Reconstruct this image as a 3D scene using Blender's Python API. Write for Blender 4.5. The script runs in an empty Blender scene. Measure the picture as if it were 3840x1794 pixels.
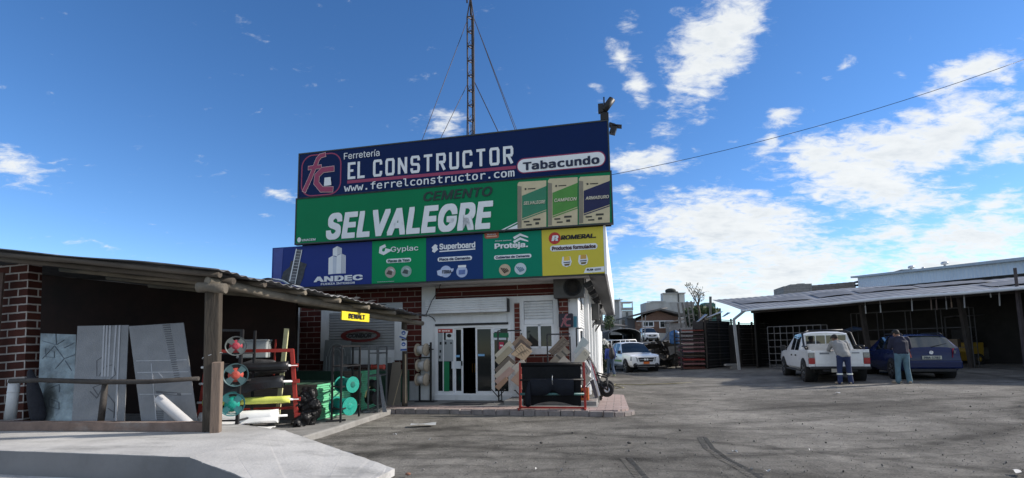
import bpy, bmesh, math, random
import numpy as np
from mathutils import Vector, Matrix, Euler
random.seed(7)
SC = bpy.context.scene
COL = SC.collection
R = math.radians

# ------------------------------------------------------------------ camera
F, PIT, ROLL, PPY, H = 1854.0, 0.1000, 0.0159, 1115.0, 1.55   # focal length (px of a 3840 wide frame), pitch, roll, eye height
cp, sp, cr, sr = math.cos(PIT), math.sin(PIT), math.cos(ROLL), math.sin(ROLL)
FW = Vector((0, cp, sp)); UP0 = Vector((0, -sp, cp)); RT0 = Vector((1, 0, 0))
RT = cr*RT0 - sr*UP0; UP = sr*RT0 + cr*UP0
cd = bpy.data.cameras.new('camera'); cam = bpy.data.objects.new('camera', cd); COL.objects.link(cam)
m = Matrix((RT, UP, -FW)).transposed().to_4x4(); m.translation = (0, 0, H); cam.matrix_world = m
cd.sensor_width = 36; cd.lens = 36*F/3840; cd.shift_y = (PPY-897)/3840
cd.clip_start = 0.05; cd.clip_end = 3000
SC.camera = cam

# ------------------------------------------------------------------ light, sky, exposure
SUN_EL, SUN_AZ = 29.0, 84.0          # azimuth measured from +Y (view direction) towards +X
sd = bpy.data.lights.new('sun', 'SUN'); sd.energy = 3.7; sd.angle = R(2.5); sd.color = (1.0, 0.92, 0.82)
so = bpy.data.objects.new('sun', sd); COL.objects.link(so)
sdir = Vector((math.sin(R(SUN_AZ))*math.cos(R(SUN_EL)), math.cos(R(SUN_AZ))*math.cos(R(SUN_EL)), math.sin(R(SUN_EL))))
so.rotation_euler = sdir.to_track_quat('Z', 'Y').to_euler()
SC.view_settings.view_transform = 'Standard'; SC.view_settings.look = 'None'
SC.view_settings.exposure = 0.7; SC.view_settings.gamma = 1.0

def ray(px, py):
    a = (px-1920)/F; b = -(py-PPY)/F
    return FW + a*RT + b*UP
def zg(x, y):
    z = 0.035*min(max(x-6.0, 0.0), 19.0)
    if x < -1.5 and y < 7.5:
        z -= 0.10*min(1, (-1.5-x)/1.2)*min(1, (7.5-y)/0.8)
    return z
def gnd(px, py, z=0.0):
    d = ray(px, py); t = (z-H)/d.z
    return Vector((d.x*t, d.y*t, z))
def dep(px, py, Y):
    d = ray(px, py); t = Y/d.y
    return Vector((d.x*t, Y, H+d.z*t))
def onplane(px, py, p, n):
    d = ray(px, py); o = Vector((0, 0, H)); t = (Vector(p)-o).dot(n)/d.dot(n)
    return o+d*t

w = bpy.data.worlds.new('World'); SC.world = w; w.use_nodes = True
def build_sky():
    nt = w.node_tree; N = nt.nodes; L = nt.links; N.clear()
    out = N.new('ShaderNodeOutputWorld')
    sky = N.new('ShaderNodeTexSky'); sky.sky_type = 'NISHITA'; sky.sun_disc = False
    sky.sun_elevation = R(SUN_EL); sky.sun_rotation = R(SUN_AZ); sky.altitude = 2800; sky.air_density = 1.0; sky.dust_density = 0.4; sky.ozone_density = 1.6
    bg = N.new('ShaderNodeBackground'); bg.inputs[1].default_value = 0.124
    hs = N.new('ShaderNodeHueSaturation'); hs.inputs['Saturation'].default_value = 1.24; hs.inputs['Hue'].default_value = 0.504; hs.inputs['Value'].default_value = 1.0
    L.new(sky.outputs[0], hs.inputs['Color']); L.new(hs.outputs[0], bg.inputs[0])
    tc = N.new('ShaderNodeTexCoord'); sx = N.new('ShaderNodeSeparateXYZ'); L.new(tc.outputs['Generated'], sx.inputs[0])
    def mth(op, a, b=None, c=None, clamp=False):
        n = N.new('ShaderNodeMath'); n.operation = op; n.use_clamp = clamp
        for i, v in enumerate((a, b, c)):
            if v is None: continue
            if isinstance(v, (int, float)): n.inputs[i].default_value = v
            else: L.new(v, n.inputs[i])
        return n.outputs[0]
    X, Y, Z = sx.outputs
    ys = mth('MAXIMUM', Y, 0.08)
    cg = N.new('ShaderNodeCombineXYZ'); L.new(mth('DIVIDE', X, ys), cg.inputs[0]); L.new(mth('DIVIDE', Z, ys), cg.inputs[1])
    # cloud sheet coordinates: where the direction meets a flat layer overhead
    zs = mth('ADD', mth('MAXIMUM', Z, 0.0), 0.22)
    cc = N.new('ShaderNodeCombineXYZ'); L.new(mth('DIVIDE', X, zs), cc.inputs[0]); L.new(mth('DIVIDE', Y, zs), cc.inputs[1])
    def noise(vec, scale, detail, rough, dist=0.0, off=(0, 0, 0), scl=(1, 1, 1)):
        mp = N.new('ShaderNodeMapping'); mp.inputs['Location'].default_value = off; mp.inputs['Scale'].default_value = scl
        L.new(vec, mp.inputs[0])
        n = N.new('ShaderNodeTexNoise'); n.inputs['Scale'].default_value = scale; n.inputs['Detail'].default_value = detail
        n.inputs['Roughness'].default_value = rough; n.inputs['Distortion'].default_value = dist
        L.new(mp.outputs[0], n.inputs['Vector']); return n.outputs['Fac']
    def wrap(vec, k):
        n = N.new('ShaderNodeTexNoise'); n.inputs['Scale'].default_value = 5.0; n.inputs['Detail'].default_value = 3
        L.new(vec, n.inputs['Vector'])
        s = N.new('ShaderNodeVectorMath'); s.operation = 'SUBTRACT'; L.new(n.outputs['Color'], s.inputs[0]); s.inputs[1].default_value = (.5, .5, .5)
        t = N.new('ShaderNodeVectorMath'); t.operation = 'SCALE'; L.new(s.outputs[0], t.inputs[0]); t.inputs['Scale'].default_value = k
        a = N.new('ShaderNodeVectorMath'); a.operation = 'ADD'; L.new(vec, a.inputs[0]); L.new(t.outputs[0], a.inputs[1])
        return a.outputs[0]
    cgw = wrap(cg.outputs[0], 0.10)
    # cloud groups (centre px, half axes px, tilt deg, weight): turned into world directions
    blobs = [(2690,150,270,125,-62,1.1),(2600,300,120,60,-55,.8),(2350,200,80,55,30,.95),(2395,290,85,48,60,.9),(2350,60,90,45,-20,.55),(2238,325,60,40,60,.42),
      (2350,420,70,40,0,.45),(2510,490,90,55,-50,.62),(2410,590,170,55,-5,1.05),(2320,718,60,26,0,.7),(2930,465,82,46,-15,.85),(2880,560,62,40,-10,.75),
      (3165,243,75,30,-30,.8),(2915,250,45,22,10,.45),(2990,265,50,24,10,.4),(3375,275,75,36,-20,.6),(3640,285,190,65,-14,1.0),(3440,530,480,110,-20,1.15),
      (3250,680,340,130,8,1.15),(3060,610,150,85,-20,1.0),(3780,540,150,80,-15,1.0),(2735,850,410,125,6,1.2),(2600,1030,290,80,-8,1.2),(2960,1010,360,95,-4,1.2),
      (3640,900,330,100,-8,1.1),(3330,890,240,50,-8,.85),(3720,765,180,55,-18,.75),(3560,1010,420,60,-6,1.0),(2600,720,160,30,-5,.45),(2780,770,240,40,5,.7),(2540,690,55,25,-20,.6),(3440,420,120,40,-8,.8),
      (60,600,150,62,22,.85),(210,588,75,13,4,.5),(120,690,130,16,8,.45),(1075,745,85,30,12,.75),(1655,470,95,58,10,.85),(1000,824,32,10,0,.5),(300,905,160,9,6,.35),(2700,1090,360,60,-4,1.1),(2300,900,70,110,60,.7),(3000,920,500,40,2,.8),(30,545,40,20,10,.6),(1920,1190,60,30,0,.3)]
    acc = None
    def gn(px, py):
        d = ray(px, py); return Vector((d.x/d.y, d.z/d.y))
    for (px, py, rx, ry, rot, wt) in blobs:
        c = gn(px, py); ca, sa = math.cos(R(rot)), math.sin(R(rot))
        ax = gn(px+rx*ca, py+rx*sa)-c; ay = gn(px-ry*sa, py+ry*ca)-c
        mp = N.new('ShaderNodeMapping'); mp.vector_type = 'TEXTURE'
        mp.inputs['Location'].default_value = (c.x, c.y, 0); mp.inputs['Rotation'].default_value = (0, 0, math.atan2(ax.y, ax.x))
        mp.inputs['Scale'].default_value = (ax.length*1.6, ay.length*1.7, 1)
        L.new(cgw, mp.inputs[0])
        g = N.new('ShaderNodeTexGradient'); g.gradient_type = 'SPHERICAL'; L.new(mp.outputs[0], g.inputs[0])
        v = mth('MULTIPLY', g.outputs['Fac'], wt)
        acc = v if acc is None else mth('SMOOTH_MAX', acc, v, 0.12)
    front = mth('GREATER_THAN', Y, 0.1)
    n1 = noise(cc.outputs[0], 3.2, 9, 0.60, 0.25)
    n2 = noise(cc.outputs[0], 15.0, 10, 0.64, 0.5, (3, 1, 0), (1.0, 1.6, 1))
    n3 = noise(cg.outputs[0], 26.0, 7, 0.6, 0.2, (0, 4, 0), (0.7, 1.3, 1))
    nn = mth('ADD', mth('MULTIPLY', n1, .28), mth('ADD', mth('MULTIPLY', n2, .42), mth('MULTIPLY', n3, .30)))
    back = mth('MULTIPLY', mth('SUBTRACT', 1.0, front), 0.60)  # unseen clouds behind the camera, thickened as fill light on the shop front
    cov = mth('ADD', mth('MULTIPLY', acc, front), back)
    # density: cover pushes the noise over its threshold
    d0 = mth('ADD', mth('MULTIPLY', mth('SUBTRACT', nn, 0.5), 7.5), mth('MULTIPLY', mth('SUBTRACT', cov, 0.40), 2.6))
    mr = N.new('ShaderNodeMapRange'); mr.interpolation_type = 'SMOOTHSTEP'; L.new(d0, mr.inputs[0])
    mr.inputs[1].default_value = -0.32; mr.inputs[2].default_value = 1.30; mr.inputs[3].default_value = 0; mr.inputs[4].default_value = 1
    hz = N.new('ShaderNodeMapRange'); L.new(Z, hz.inputs[0]); hz.inputs[1].default_value = -.02; hz.inputs[2].default_value = 0.05
    dn = mth('MULTIPLY', mth('MULTIPLY', mr.outputs[0], hz.outputs[0]), 0.96)
    thick = N.new('ShaderNodeMapRange'); L.new(d0, thick.inputs[0]); thick.inputs[1].default_value = .6; thick.inputs[2].default_value = 2.6
    shade = noise(cc.outputs[0], 6.0, 6, .6, .2, (5.3, 2.2, 0), (1, 1.5, 1))
    sh = mth('MULTIPLY', thick.outputs[0], mth('MULTIPLY', mth('SUBTRACT', shade, 0.34, None, True), 2.4, None, True), None, True)
    cr_ = N.new('ShaderNodeMix'); cr_.data_type = 'RGBA'; L.new(sh, cr_.inputs[0])
    cr_.inputs[6].default_value = (0.585, 0.60, 0.60, 1); cr_.inputs[7].default_value = (0.35, 0.39, 0.43, 1)
    cb = N.new('ShaderNodeBackground'); L.new(cr_.outputs[2], cb.inputs[0]); cb.inputs[1].default_value = 1.0
    ms = N.new('ShaderNodeMixShader'); L.new(dn, ms.inputs[0]); L.new(bg.outputs[0], ms.inputs[1]); L.new(cb.outputs[0], ms.inputs[2])
    L.new(ms.outputs[0], out.inputs[0])
build_sky()

# ------------------------------------------------------------------ materials
def lin(c):
    if isinstance(c, str):
        c = [int(c[i:i+2], 16)/255 for i in (0, 2, 4)]
        return tuple(x/12.92 if x <= .04045 else ((x+.055)/1.055)**2.4 for x in c)
    return c
MC = {}
def mat(name, col, rough=.6, var=.18, scale=5.0, bump=0.0, metal=0.0, spec=.4, bscale=None, coat=0.0, stain=None, stretch=(1, 1, 1), trans=0.0, alpha=1.0):
    if name in MC: return MC[name]
    c = lin(col); mt = bpy.data.materials.new(name); mt.use_nodes = True
    N = mt.node_tree.nodes; L = mt.node_tree.links; b = N['Principled BSDF']
    b.inputs['Roughness'].default_value = rough; b.inputs['Metallic'].default_value = metal
    b.inputs['Specular IOR Level'].default_value = spec; b.inputs['Coat Weight'].default_value = coat
    b.inputs['Transmission Weight'].default_value = trans; b.inputs['Alpha'].default_value = alpha
    tc = N.new('ShaderNodeTexCoord'); mp = N.new('ShaderNodeMapping'); mp.inputs['Scale'].default_value = stretch
    L.new(tc.outputs['Object'], mp.inputs[0])
    n = N.new('ShaderNodeTexNoise'); n.inputs['Scale'].default_value = scale; n.inputs['Detail'].default_value = 6; n.inputs['Roughness'].default_value = .65
    L.new(mp.outputs[0], n.inputs['Vector'])
    rp = N.new('ShaderNodeValToRGB'); e = rp.color_ramp.elements
    e[0].position = .3; e[1].position = .72
    e[0].color = tuple(max(0, x*(1-var)) for x in c)+(1,); e[1].color = tuple(min(1, x*(1+var)) for x in c)+(1,)
    L.new(n.outputs['Fac'], rp.inputs[0]); src = rp.outputs[0]
    if stain:
        n2 = N.new('ShaderNodeTexNoise'); n2.inputs['Scale'].default_value = stain[1]; n2.inputs['Detail'].default_value = 8; n2.inputs['Roughness'].default_value = .7
        mp2 = N.new('ShaderNodeMapping'); mp2.inputs['Scale'].default_value = stain[3] if len(stain) > 3 else (1, 1, 1)
        L.new(tc.outputs['Object'], mp2.inputs[0]); L.new(mp2.outputs[0], n2.inputs['Vector'])
        r2 = N.new('ShaderNodeMapRange'); r2.inputs[1].default_value = .5; r2.inputs[2].default_value = .72; L.new(n2.outputs['Fac'], r2.inputs[0])
        f = N.new('ShaderNodeMath'); f.operation = 'MULTIPLY'; f.inputs[1].default_value = stain[2]; L.new(r2.outputs[0], f.inputs[0])
        mx = N.new('ShaderNodeMix'); mx.data_type = 'RGBA'; L.new(f.outputs[0], mx.inputs[0]); L.new(src, mx.inputs[6]); mx.inputs[7].default_value = tuple(lin(stain[0]))+(1,)
        src = mx.outputs[2]
    L.new(src, b.inputs['Base Color'])
    if bump:
        nb = N.new('ShaderNodeTexNoise'); nb.inputs['Scale'].default_value = bscale or scale*6; nb.inputs['Detail'].default_value = 5
        L.new(mp.outputs[0], nb.inputs['Vector'])
        bp = N.new('ShaderNodeBump'); bp.inputs['Strength'].default_value = bump; bp.inputs['Distance'].default_value = .02
        L.new(nb.outputs['Fac'], bp.inputs['Height']); L.new(bp.outputs[0], b.inputs['Normal'])
    MC[name] = mt; return mt
def brickmat(name, c1, c2, mortar, bw, bh, ms, axes='xz', rough=.85, bump=.5):
    if name in MC: return MC[name]
    mt = bpy.data.materials.new(name); mt.use_nodes = True; N = mt.node_tree.nodes; L = mt.node_tree.links; b = N['Principled BSDF']
    b.inputs['Roughness'].default_value = rough; b.inputs['Specular IOR Level'].default_value = .25
    tc = N.new('ShaderNodeTexCoord'); s = N.new('ShaderNodeSeparateXYZ'); L.new(tc.outputs['Object'], s.inputs[0])
    cb = N.new('ShaderNodeCombineXYZ'); ix = {'x': 0, 'y': 1, 'z': 2}
    ad = N.new('ShaderNodeMath'); L.new(s.outputs[0], ad.inputs[0])
    if axes == 'xz': L.new(s.outputs[1], ad.inputs[1])
    else: ad.inputs[1].default_value = 0
    L.new(ad.outputs[0], cb.inputs[0]); L.new(s.outputs[ix[axes[1]]], cb.inputs[1])
    t = N.new('ShaderNodeTexBrick'); t.inputs['Scale'].default_value = 1; t.inputs['Brick Width'].default_value = bw; t.inputs['Row Height'].default_value = bh
    t.inputs['Mortar Size'].default_value = ms; t.inputs['Mortar Smooth'].default_value = .2
    t.inputs['Color1'].default_value = lin(c1)+(1,); t.inputs['Color2'].default_value = lin(c2)+(1,); t.inputs['Mortar'].default_value = lin(mortar)+(1,)
    wn = N.new('ShaderNodeTexNoise'); wn.inputs['Scale'].default_value = 9; wn.inputs['Detail'].default_value = 5; L.new(tc.outputs['Object'], wn.inputs['Vector'])
    wm = N.new('ShaderNodeVectorMath'); wm.operation = 'MULTIPLY_ADD'; L.new(wn.outputs['Color'], wm.inputs[0]); wm.inputs[1].default_value = (.02, .014, 0); L.new(cb.outputs[0], wm.inputs[2])
    L.new(wm.outputs[0], t.inputs['Vector'])
    mx = N.new('ShaderNodeMix'); mx.data_type = 'RGBA'; mx.blend_type = 'MULTIPLY'; mx.inputs[0].default_value = .75
    rp = N.new('ShaderNodeValToRGB'); rp.color_ramp.elements[0].color = (.5, .5, .5, 1); rp.color_ramp.elements[1].color = (1.25, 1.2, 1.2, 1); L.new(wn.outputs['Fac'], rp.inputs[0])
    L.new(t.outputs['Color'], mx.inputs[6]); L.new(rp.outputs[0], mx.inputs[7]); L.new(mx.outputs[2], b.inputs['Base Color'])
    bp = N.new('ShaderNodeBump'); bp.inputs['Strength'].default_value = bump; bp.inputs['Distance'].default_value = .012; bp.invert = True
    L.new(t.outputs['Fac'], bp.inputs['Height']); L.new(bp.outputs[0], b.inputs['Normal'])
    MC[name] = mt; return mt
def ribmat(name, col, axis, period, rough=.5, depth=.015, var=.12, metal=0.0, profile='SIN', spec=.4):
    """colour with a wave relief: roller-shutter slats, ribbed cladding"""
    if name in MC: return MC[name]
    mt = mat(name, col, rough, var, 3.0, metal=metal, spec=spec, stain=('3a3a38', 2.0, .35, (1, 1, 1))); N = mt.node_tree.nodes; L = mt.node_tree.links; b = N['Principled BSDF']
    tc = N.new('ShaderNodeTexCoord'); wv = N.new('ShaderNodeTexWave'); wv.bands_direction = axis; wv.wave_profile = profile
    wv.inputs['Scale'].default_value = 0.314159/period if profile == 'SIN' else 0.314159/period
    L.new(tc.outputs['Object'], wv.inputs['Vector'])
    bp = N.new('ShaderNodeBump'); bp.inputs['Strength'].default_value = 1; bp.inputs['Distance'].default_value = depth
    L.new(wv.outputs['Fac'], bp.inputs['Height']); L.new(bp.outputs[0], b.inputs['Normal'])
    return mt

# ------------------------------------------------------------------ mesh helpers
class MB:
    def __init__(s): s.v = []; s.f = []; s.m = []; s.sm = []
    def add(s, vs, fs, mi=0, smooth=False):
        o = len(s.v); s.v += [tuple(x) for x in vs]
        for f in fs: s.f.append([o+i for i in f]); s.m.append(mi); s.sm.append(smooth)
        return s
    def box(s, x0, x1, y0, y1, z0, z1, mi=0, M=None):
        vs = [Vector((x, y, z)) for x in (x0, x1) for y in (y0, y1) for z in (z0, z1)]
        if M is not None: vs = [M @ p for p in vs]
        return s.add(vs, [(0, 1, 3, 2), (4, 6, 7, 5), (0, 4, 5, 1), (2, 3, 7, 6), (0, 2, 6, 4), (1, 5, 7, 3)], mi)
    def bar(s, a, b, w, h=None, mi=0, up=(0, 0, 1)):
        a, b = Vector(a), Vector(b); h = h or w; d = b-a; l = d.length; d.normalize(); u = Vector(up)
        if abs(d.dot(u)) > .98: u = Vector((0, 1, 0))
        x = d.cross(u).normalized(); z = x.cross(d)
        vs = [p+x*i*w/2+z*j*h/2 for p in (a, b) for i in (-1, 1) for j in (-1, 1)]
        return s.add(vs, [(0, 1, 3, 2), (4, 6, 7, 5), (0, 4, 5, 1), (2, 3, 7, 6), (0, 2, 6, 4), (1, 5, 7, 3)], mi)
    def tube(s, pts, r, n=8, mi=0, cap=True, smooth=True, closed=False):
        pts = [Vector(p) for p in pts]; k = len(pts); rs = r if isinstance(r, (list, tuple)) else [r]*k
        vs = []; px = None
        for i, p in enumerate(pts):
            if closed: d = pts[(i+1) % k]-pts[i-1]
            else: d = pts[min(i+1, k-1)]-pts[max(i-1, 0)]
            d.normalize()
            if px is None:
                u = Vector((0, 0, 1)) if abs(d.z) < .9 else Vector((1, 0, 0)); px = d.cross(u).normalized()
            else:
                px = (px-d*px.dot(d)).normalized()
            py = d.cross(px)
            for j in range(n):
                a = 2*math.pi*j/n; vs.append(p+(px*math.cos(a)+py*math.sin(a))*rs[i])
        fs = []
        for i in range(k if closed else k-1):
            i2 = (i+1) % k
            for j in range(n): fs.append((i*n+j, i*n+(j+1) % n, i2*n+(j+1) % n, i2*n+j))
        s.add(vs, fs, mi, smooth)
        if cap and not closed: s.f.append([len(s.v)-k*n+j for j in range(n)][::-1]); s.m.append(mi); s.sm.append(False); s.f.append([len(s.v)-n+j for j in range(n)]); s.m.append(mi); s.sm.append(False)
        return s
    def lathe(s, prof, n=20, M=None, mi=0, smooth=True, cap=True):
        """prof: (radius, height) along local z"""
        vs = []
        for r, z in prof:
            for j in range(n):
                a = 2*math.pi*j/n; p = Vector((r*math.cos(a), r*math.sin(a), z)); vs.append(M @ p if M is not None else p)
        fs = [(i*n+j, i*n+(j+1) % n, (i+1)*n+(j+1) % n, (i+1)*n+j) for i in range(len(prof)-1) for j in range(n)]
        o = len(s.v); s.add(vs, fs, mi, smooth)
        if cap:
            k = len(prof); s.f += [[o+j for j in range(n)][::-1], [o+(k-1)*n+j for j in range(n)]]; s.m += [mi, mi]; s.sm += [False, False]
        return s
    def prism(s, poly, d, mi=0):
        """poly: 3d points in a plane; extruded by vector d"""
        poly = [Vector(p) for p in poly]; d = Vector(d); n = len(poly)
        return s.add(poly+[p+d for p in poly], [list(range(n)), list(range(2*n-1, n-1, -1))]+[(i, i+n, (i+1) % n+n, (i+1) % n) for i in range(n)], mi)
    def xz(s, poly, y0, y1, mi=0):
        return s.prism([(p[0], y0, p[1]) for p in poly], (0, y1-y0, 0), mi)
    def stroke(s, pts, wd, y0, y1, mi=0, closed=False, capext=0.0):
        """flat thick polyline in the xz plane with mitred joints"""
        pts = [Vector((p[0], p[1])) for p in pts]; k = len(pts); l = []; r = []
        for i, p in enumerate(pts):
            if closed: a, b = (p-pts[i-1]).normalized(), (pts[(i+1) % k]-p).normalized()
            else:
                a = (p-pts[i-1]).normalized() if i else (pts[1]-p).normalized(); b = (pts[i+1]-p).normalized() if i < k-1 else a
            if not closed and capext:
                if i == 0: p = p-b*capext
                if i == k-1: p = p+a*capext
            n = Vector((-a.y-b.y, a.x+b.x)); n.normalize(); c = max(.35, n.dot(Vector((-a.y, a.x))))
            l.append(p+n*wd/2/c); r.append(p-n*wd/2/c)
        for i in range(k if closed else k-1):
            j = (i+1) % k; s.xz([r[i], r[j], l[j], l[i]], y0, y1, mi)
        return s
    def grid(s, nx, ny, fn, mi=0, smooth=True):
        vs = [fn(i/nx, j/ny) for j in range(ny+1) for i in range(nx+1)]
        return s.add(vs, [(j*(nx+1)+i, j*(nx+1)+i+1, (j+1)*(nx+1)+i+1, (j+1)*(nx+1)+i) for j in range(ny) for i in range(nx)], mi, smooth)
    def mesh(s, name, mats, sharp=None):
        me = bpy.data.meshes.new(name); me.from_pydata(s.v, [], s.f)
        for x in (mats if isinstance(mats, (list, tuple)) else [mats]): me.materials.append(x)
        me.polygons.foreach_set('material_index', s.m); me.polygons.foreach_set('use_smooth', s.sm)
        if sharp is not None:
            me.polygons.foreach_set('use_smooth', [True]*len(s.f))
        me.update(); me.validate()
        bm = bmesh.new(); bm.from_mesh(me); bmesh.ops.recalc_face_normals(bm, faces=bm.faces); bm.to_mesh(me); bm.free()
        if sharp is not None: me.set_sharp_from_angle(angle=R(sharp))
        return me
    def build(s, name, mats, parent=None, sharp=None, bevel=0.0):
        me = s.mesh(name, mats, sharp); o = bpy.data.objects.new(name, me); COL.objects.link(o)
        if parent is not None: o.parent = parent
        if bevel:
            bv = o.modifiers.new('bevel', 'BEVEL'); bv.width = bevel; bv.segments = 2; bv.limit_method = 'ANGLE'; bv.angle_limit = R(40)
        return o
def tag(o, label=None, cat=None, group=None, kind=None):
    if label: o['label'] = label
    if cat: o['category'] = cat
    if group: o['group'] = group
    if kind: o['kind'] = kind
    return o
def thing(name, label, cat, loc=(0, 0, 0), rz=0.0, group=None, rot=None):
    o = bpy.data.objects.new(name, None); COL.objects.link(o); o.location = loc
    o.rotation_euler = rot if rot is not None else (0, 0, rz)
    o.empty_display_size = .2
    return tag(o, label, cat, group)
def place(o, loc, rz=0.0):
    o.location = loc; o.rotation_euler = (0, 0, rz); return o
def dup(root, loc, rz, label, group=None):
    r = root.copy(); COL.objects.link(r); r.location = loc; r.rotation_euler = (0, 0, rz); r['label'] = label
    if group: r['group'] = group
    for ch in list(root.children):
        c = ch.copy(); COL.objects.link(c); c.parent = r
        for g in ch.children:
            d = g.copy(); COL.objects.link(d); d.parent = c
    return r
MONO = SANS = None
try:
    import os
    fp = os.path.join(bpy.utils.resource_path('LOCAL'), 'datafiles', 'fonts', 'DejaVuSansMono.woff2')
    MONO = bpy.data.fonts.load(fp); SANS = bpy.data.fonts.load(fp.replace('DejaVuSansMono', 'Inter'))
except Exception:
    MONO = None
def text(s, name, mt, parent, x0, x1, z0, z1, y, th=.006, mono=False, bold=0.0, shear=0.0, space=1.0, rise=0.0):
    """lettering on a face looking towards -y of the parent, fitted into the box x0..x1, z0..z1"""
    c = bpy.data.curves.new('t', 'FONT'); c.body = s; c.size = 1; c.shear = shear; c.space_character = space; c.resolution_u = 3
    if mono and MONO: c.font = MONO
    elif SANS: c.font = SANS
    o = bpy.data.objects.new('t', c); me0 = o.to_mesh()
    vs = [Vector(v.co) for v in me0.vertices]; fs = [list(p.vertices) for p in me0.polygons]
    o.to_mesh_clear(); bpy.data.objects.remove(o); bpy.data.curves.remove(c)
    xs = [v.x for v in vs]; ys = [v.y for v in vs]; b = bold; ax, bx, ay, by = min(xs)-b, max(xs)+b, min(ys)-b*.7, max(ys)+b*.7
    kx, kz = (x1-x0)/(bx-ax), (z1-z0)/(by-ay)
    mb = MB()
    # heavier weights: the same outline struck several times around a small circle
    offs = [(0, 0)] if not b else [(0, 0)]+[(b*dx, b*.7*dz) for dx in (-1, -.33, .33, 1) for dz in (-1, -.33, .33, 1)]
    for i, (dx, dy) in enumerate(offs):
        mb.add([(x0+(v.x+dx-ax)*kx, y-th-.0005*i, z0+(v.y+dy-ay)*kz) for v in vs], fs)
    n = len(vs); mb.v += [(x0+(v.x-ax)*kx, y, z0+(v.y-ay)*kz) for v in vs]; nb = len(mb.v)-n
    ec = {}
    for f in fs:
        for i in range(len(f)):
            a, b2 = f[i], f[(i+1) % len(f)]; ec.setdefault((min(a, b2), max(a, b2)), []).append((a, b2))
    for l in ec.values():
        if len(l) == 1: a, b2 = l[0]; mb.f.append([b2, a, a+nb, b2+nb]); mb.m.append(0); mb.sm.append(False)
    me = bpy.data.meshes.new(name); me.from_pydata(mb.v, [], mb.f); me.materials.append(mt)
    ob = bpy.data.objects.new(name, me); COL.objects.link(ob); ob.parent = parent
    return ob
def rrect(x0, x1, z0, z1, r, n=6):
    out = []
    for cx, cz, a0 in ((x1-r, z1-r, 0), (x0+r, z1-r, 90), (x0+r, z0+r, 180), (x1-r, z0+r, 270)):
        for i in range(n+1):
            a = R(a0+90*i/n); out.append((cx+r*math.cos(a), cz+r*math.sin(a)))
    return out
def ell(cx, cz, rx, rz, n=24, a0=0, a1=360):
    return [(cx+rx*math.cos(R(a0+(a1-a0)*i/n)), cz+rz*math.sin(R(a0+(a1-a0)*i/n))) for i in range(n if a1-a0 == 360 else n+1)]
def remeshed(mb, name, mt, parent, voxel=.014, smooth=6, mats=None):
    me = mb.mesh('tmp', [mt]); o = bpy.data.objects.new('tmp', me); COL.objects.link(o)
    r = o.modifiers.new('r', 'REMESH'); r.mode = 'VOXEL'; r.voxel_size = voxel; r.use_smooth_shade = True
    if smooth:
        s = o.modifiers.new('s', 'SMOOTH'); s.iterations = smooth; s.factor = .5
    dg = bpy.context.evaluated_depsgraph_get(); dg.update()
    m2 = bpy.data.meshes.new_from_object(o.evaluated_get(dg)); m2.name = name
    m2.materials.clear(); m2.materials.append(mt)
    m2.polygons.foreach_set('use_smooth', [True]*len(m2.polygons))
    bpy.data.objects.remove(o)
    ob = bpy.data.objects.new(name, m2); COL.objects.link(ob); ob.parent = parent
    return ob
def caps(mb, pts, n=12):
    """tapered limb with round ends through pts [(p, r), ...]"""
    P = [Vector(p) for p, r in pts]; rs = [r for p, r in pts]
    d0 = (P[0]-P[1]).normalized(); d1 = (P[-1]-P[-2]).normalized()
    q = [P[0]+d0*rs[0]*.97, P[0]+d0*rs[0]*.7]+P+[P[-1]+d1*rs[-1]*.7, P[-1]+d1*rs[-1]*.97]
    rr = [rs[0]*.2, rs[0]*.72]+rs+[rs[-1]*.72, rs[-1]*.2]
    return mb.tube(q, rr, n)
def ball(mb, c, rx, ry, rz, n=14, k=9, M=None):
    prof = [(math.sin(math.pi*i/k), -math.cos(math.pi*i/k)) for i in range(k+1)]
    prof[0] = (.02, -1); prof[-1] = (.02, 1)
    T = Matrix.Translation(c) @ (M or Matrix.Identity(4)) @ Matrix.Diagonal((rx, ry, rz, 1))
    return mb.lathe(prof, n, T)
# ------------------------------------------------------------------ store frame: u right along the shop front, v into the building
YAW = 0.2128
Uv = Vector((math.cos(YAW), -math.sin(YAW), 0)); Vv = Vector((math.sin(YAW), math.cos(YAW), 0))
O = Vector((1.7150, 13.1511, 0))
def fw(u, v, z=0.0): return O+Uv*u+Vv*v+Vector((0, 0, z))
def fu(px, py, v=0.0):
    p = onplane(px, py, O+Vv*v, Vv); q = p-O
    return q.dot(Uv), p.z
def uv_of(p): q = Vector(p)-O; return q.dot(Uv), q.dot(Vv)

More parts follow.
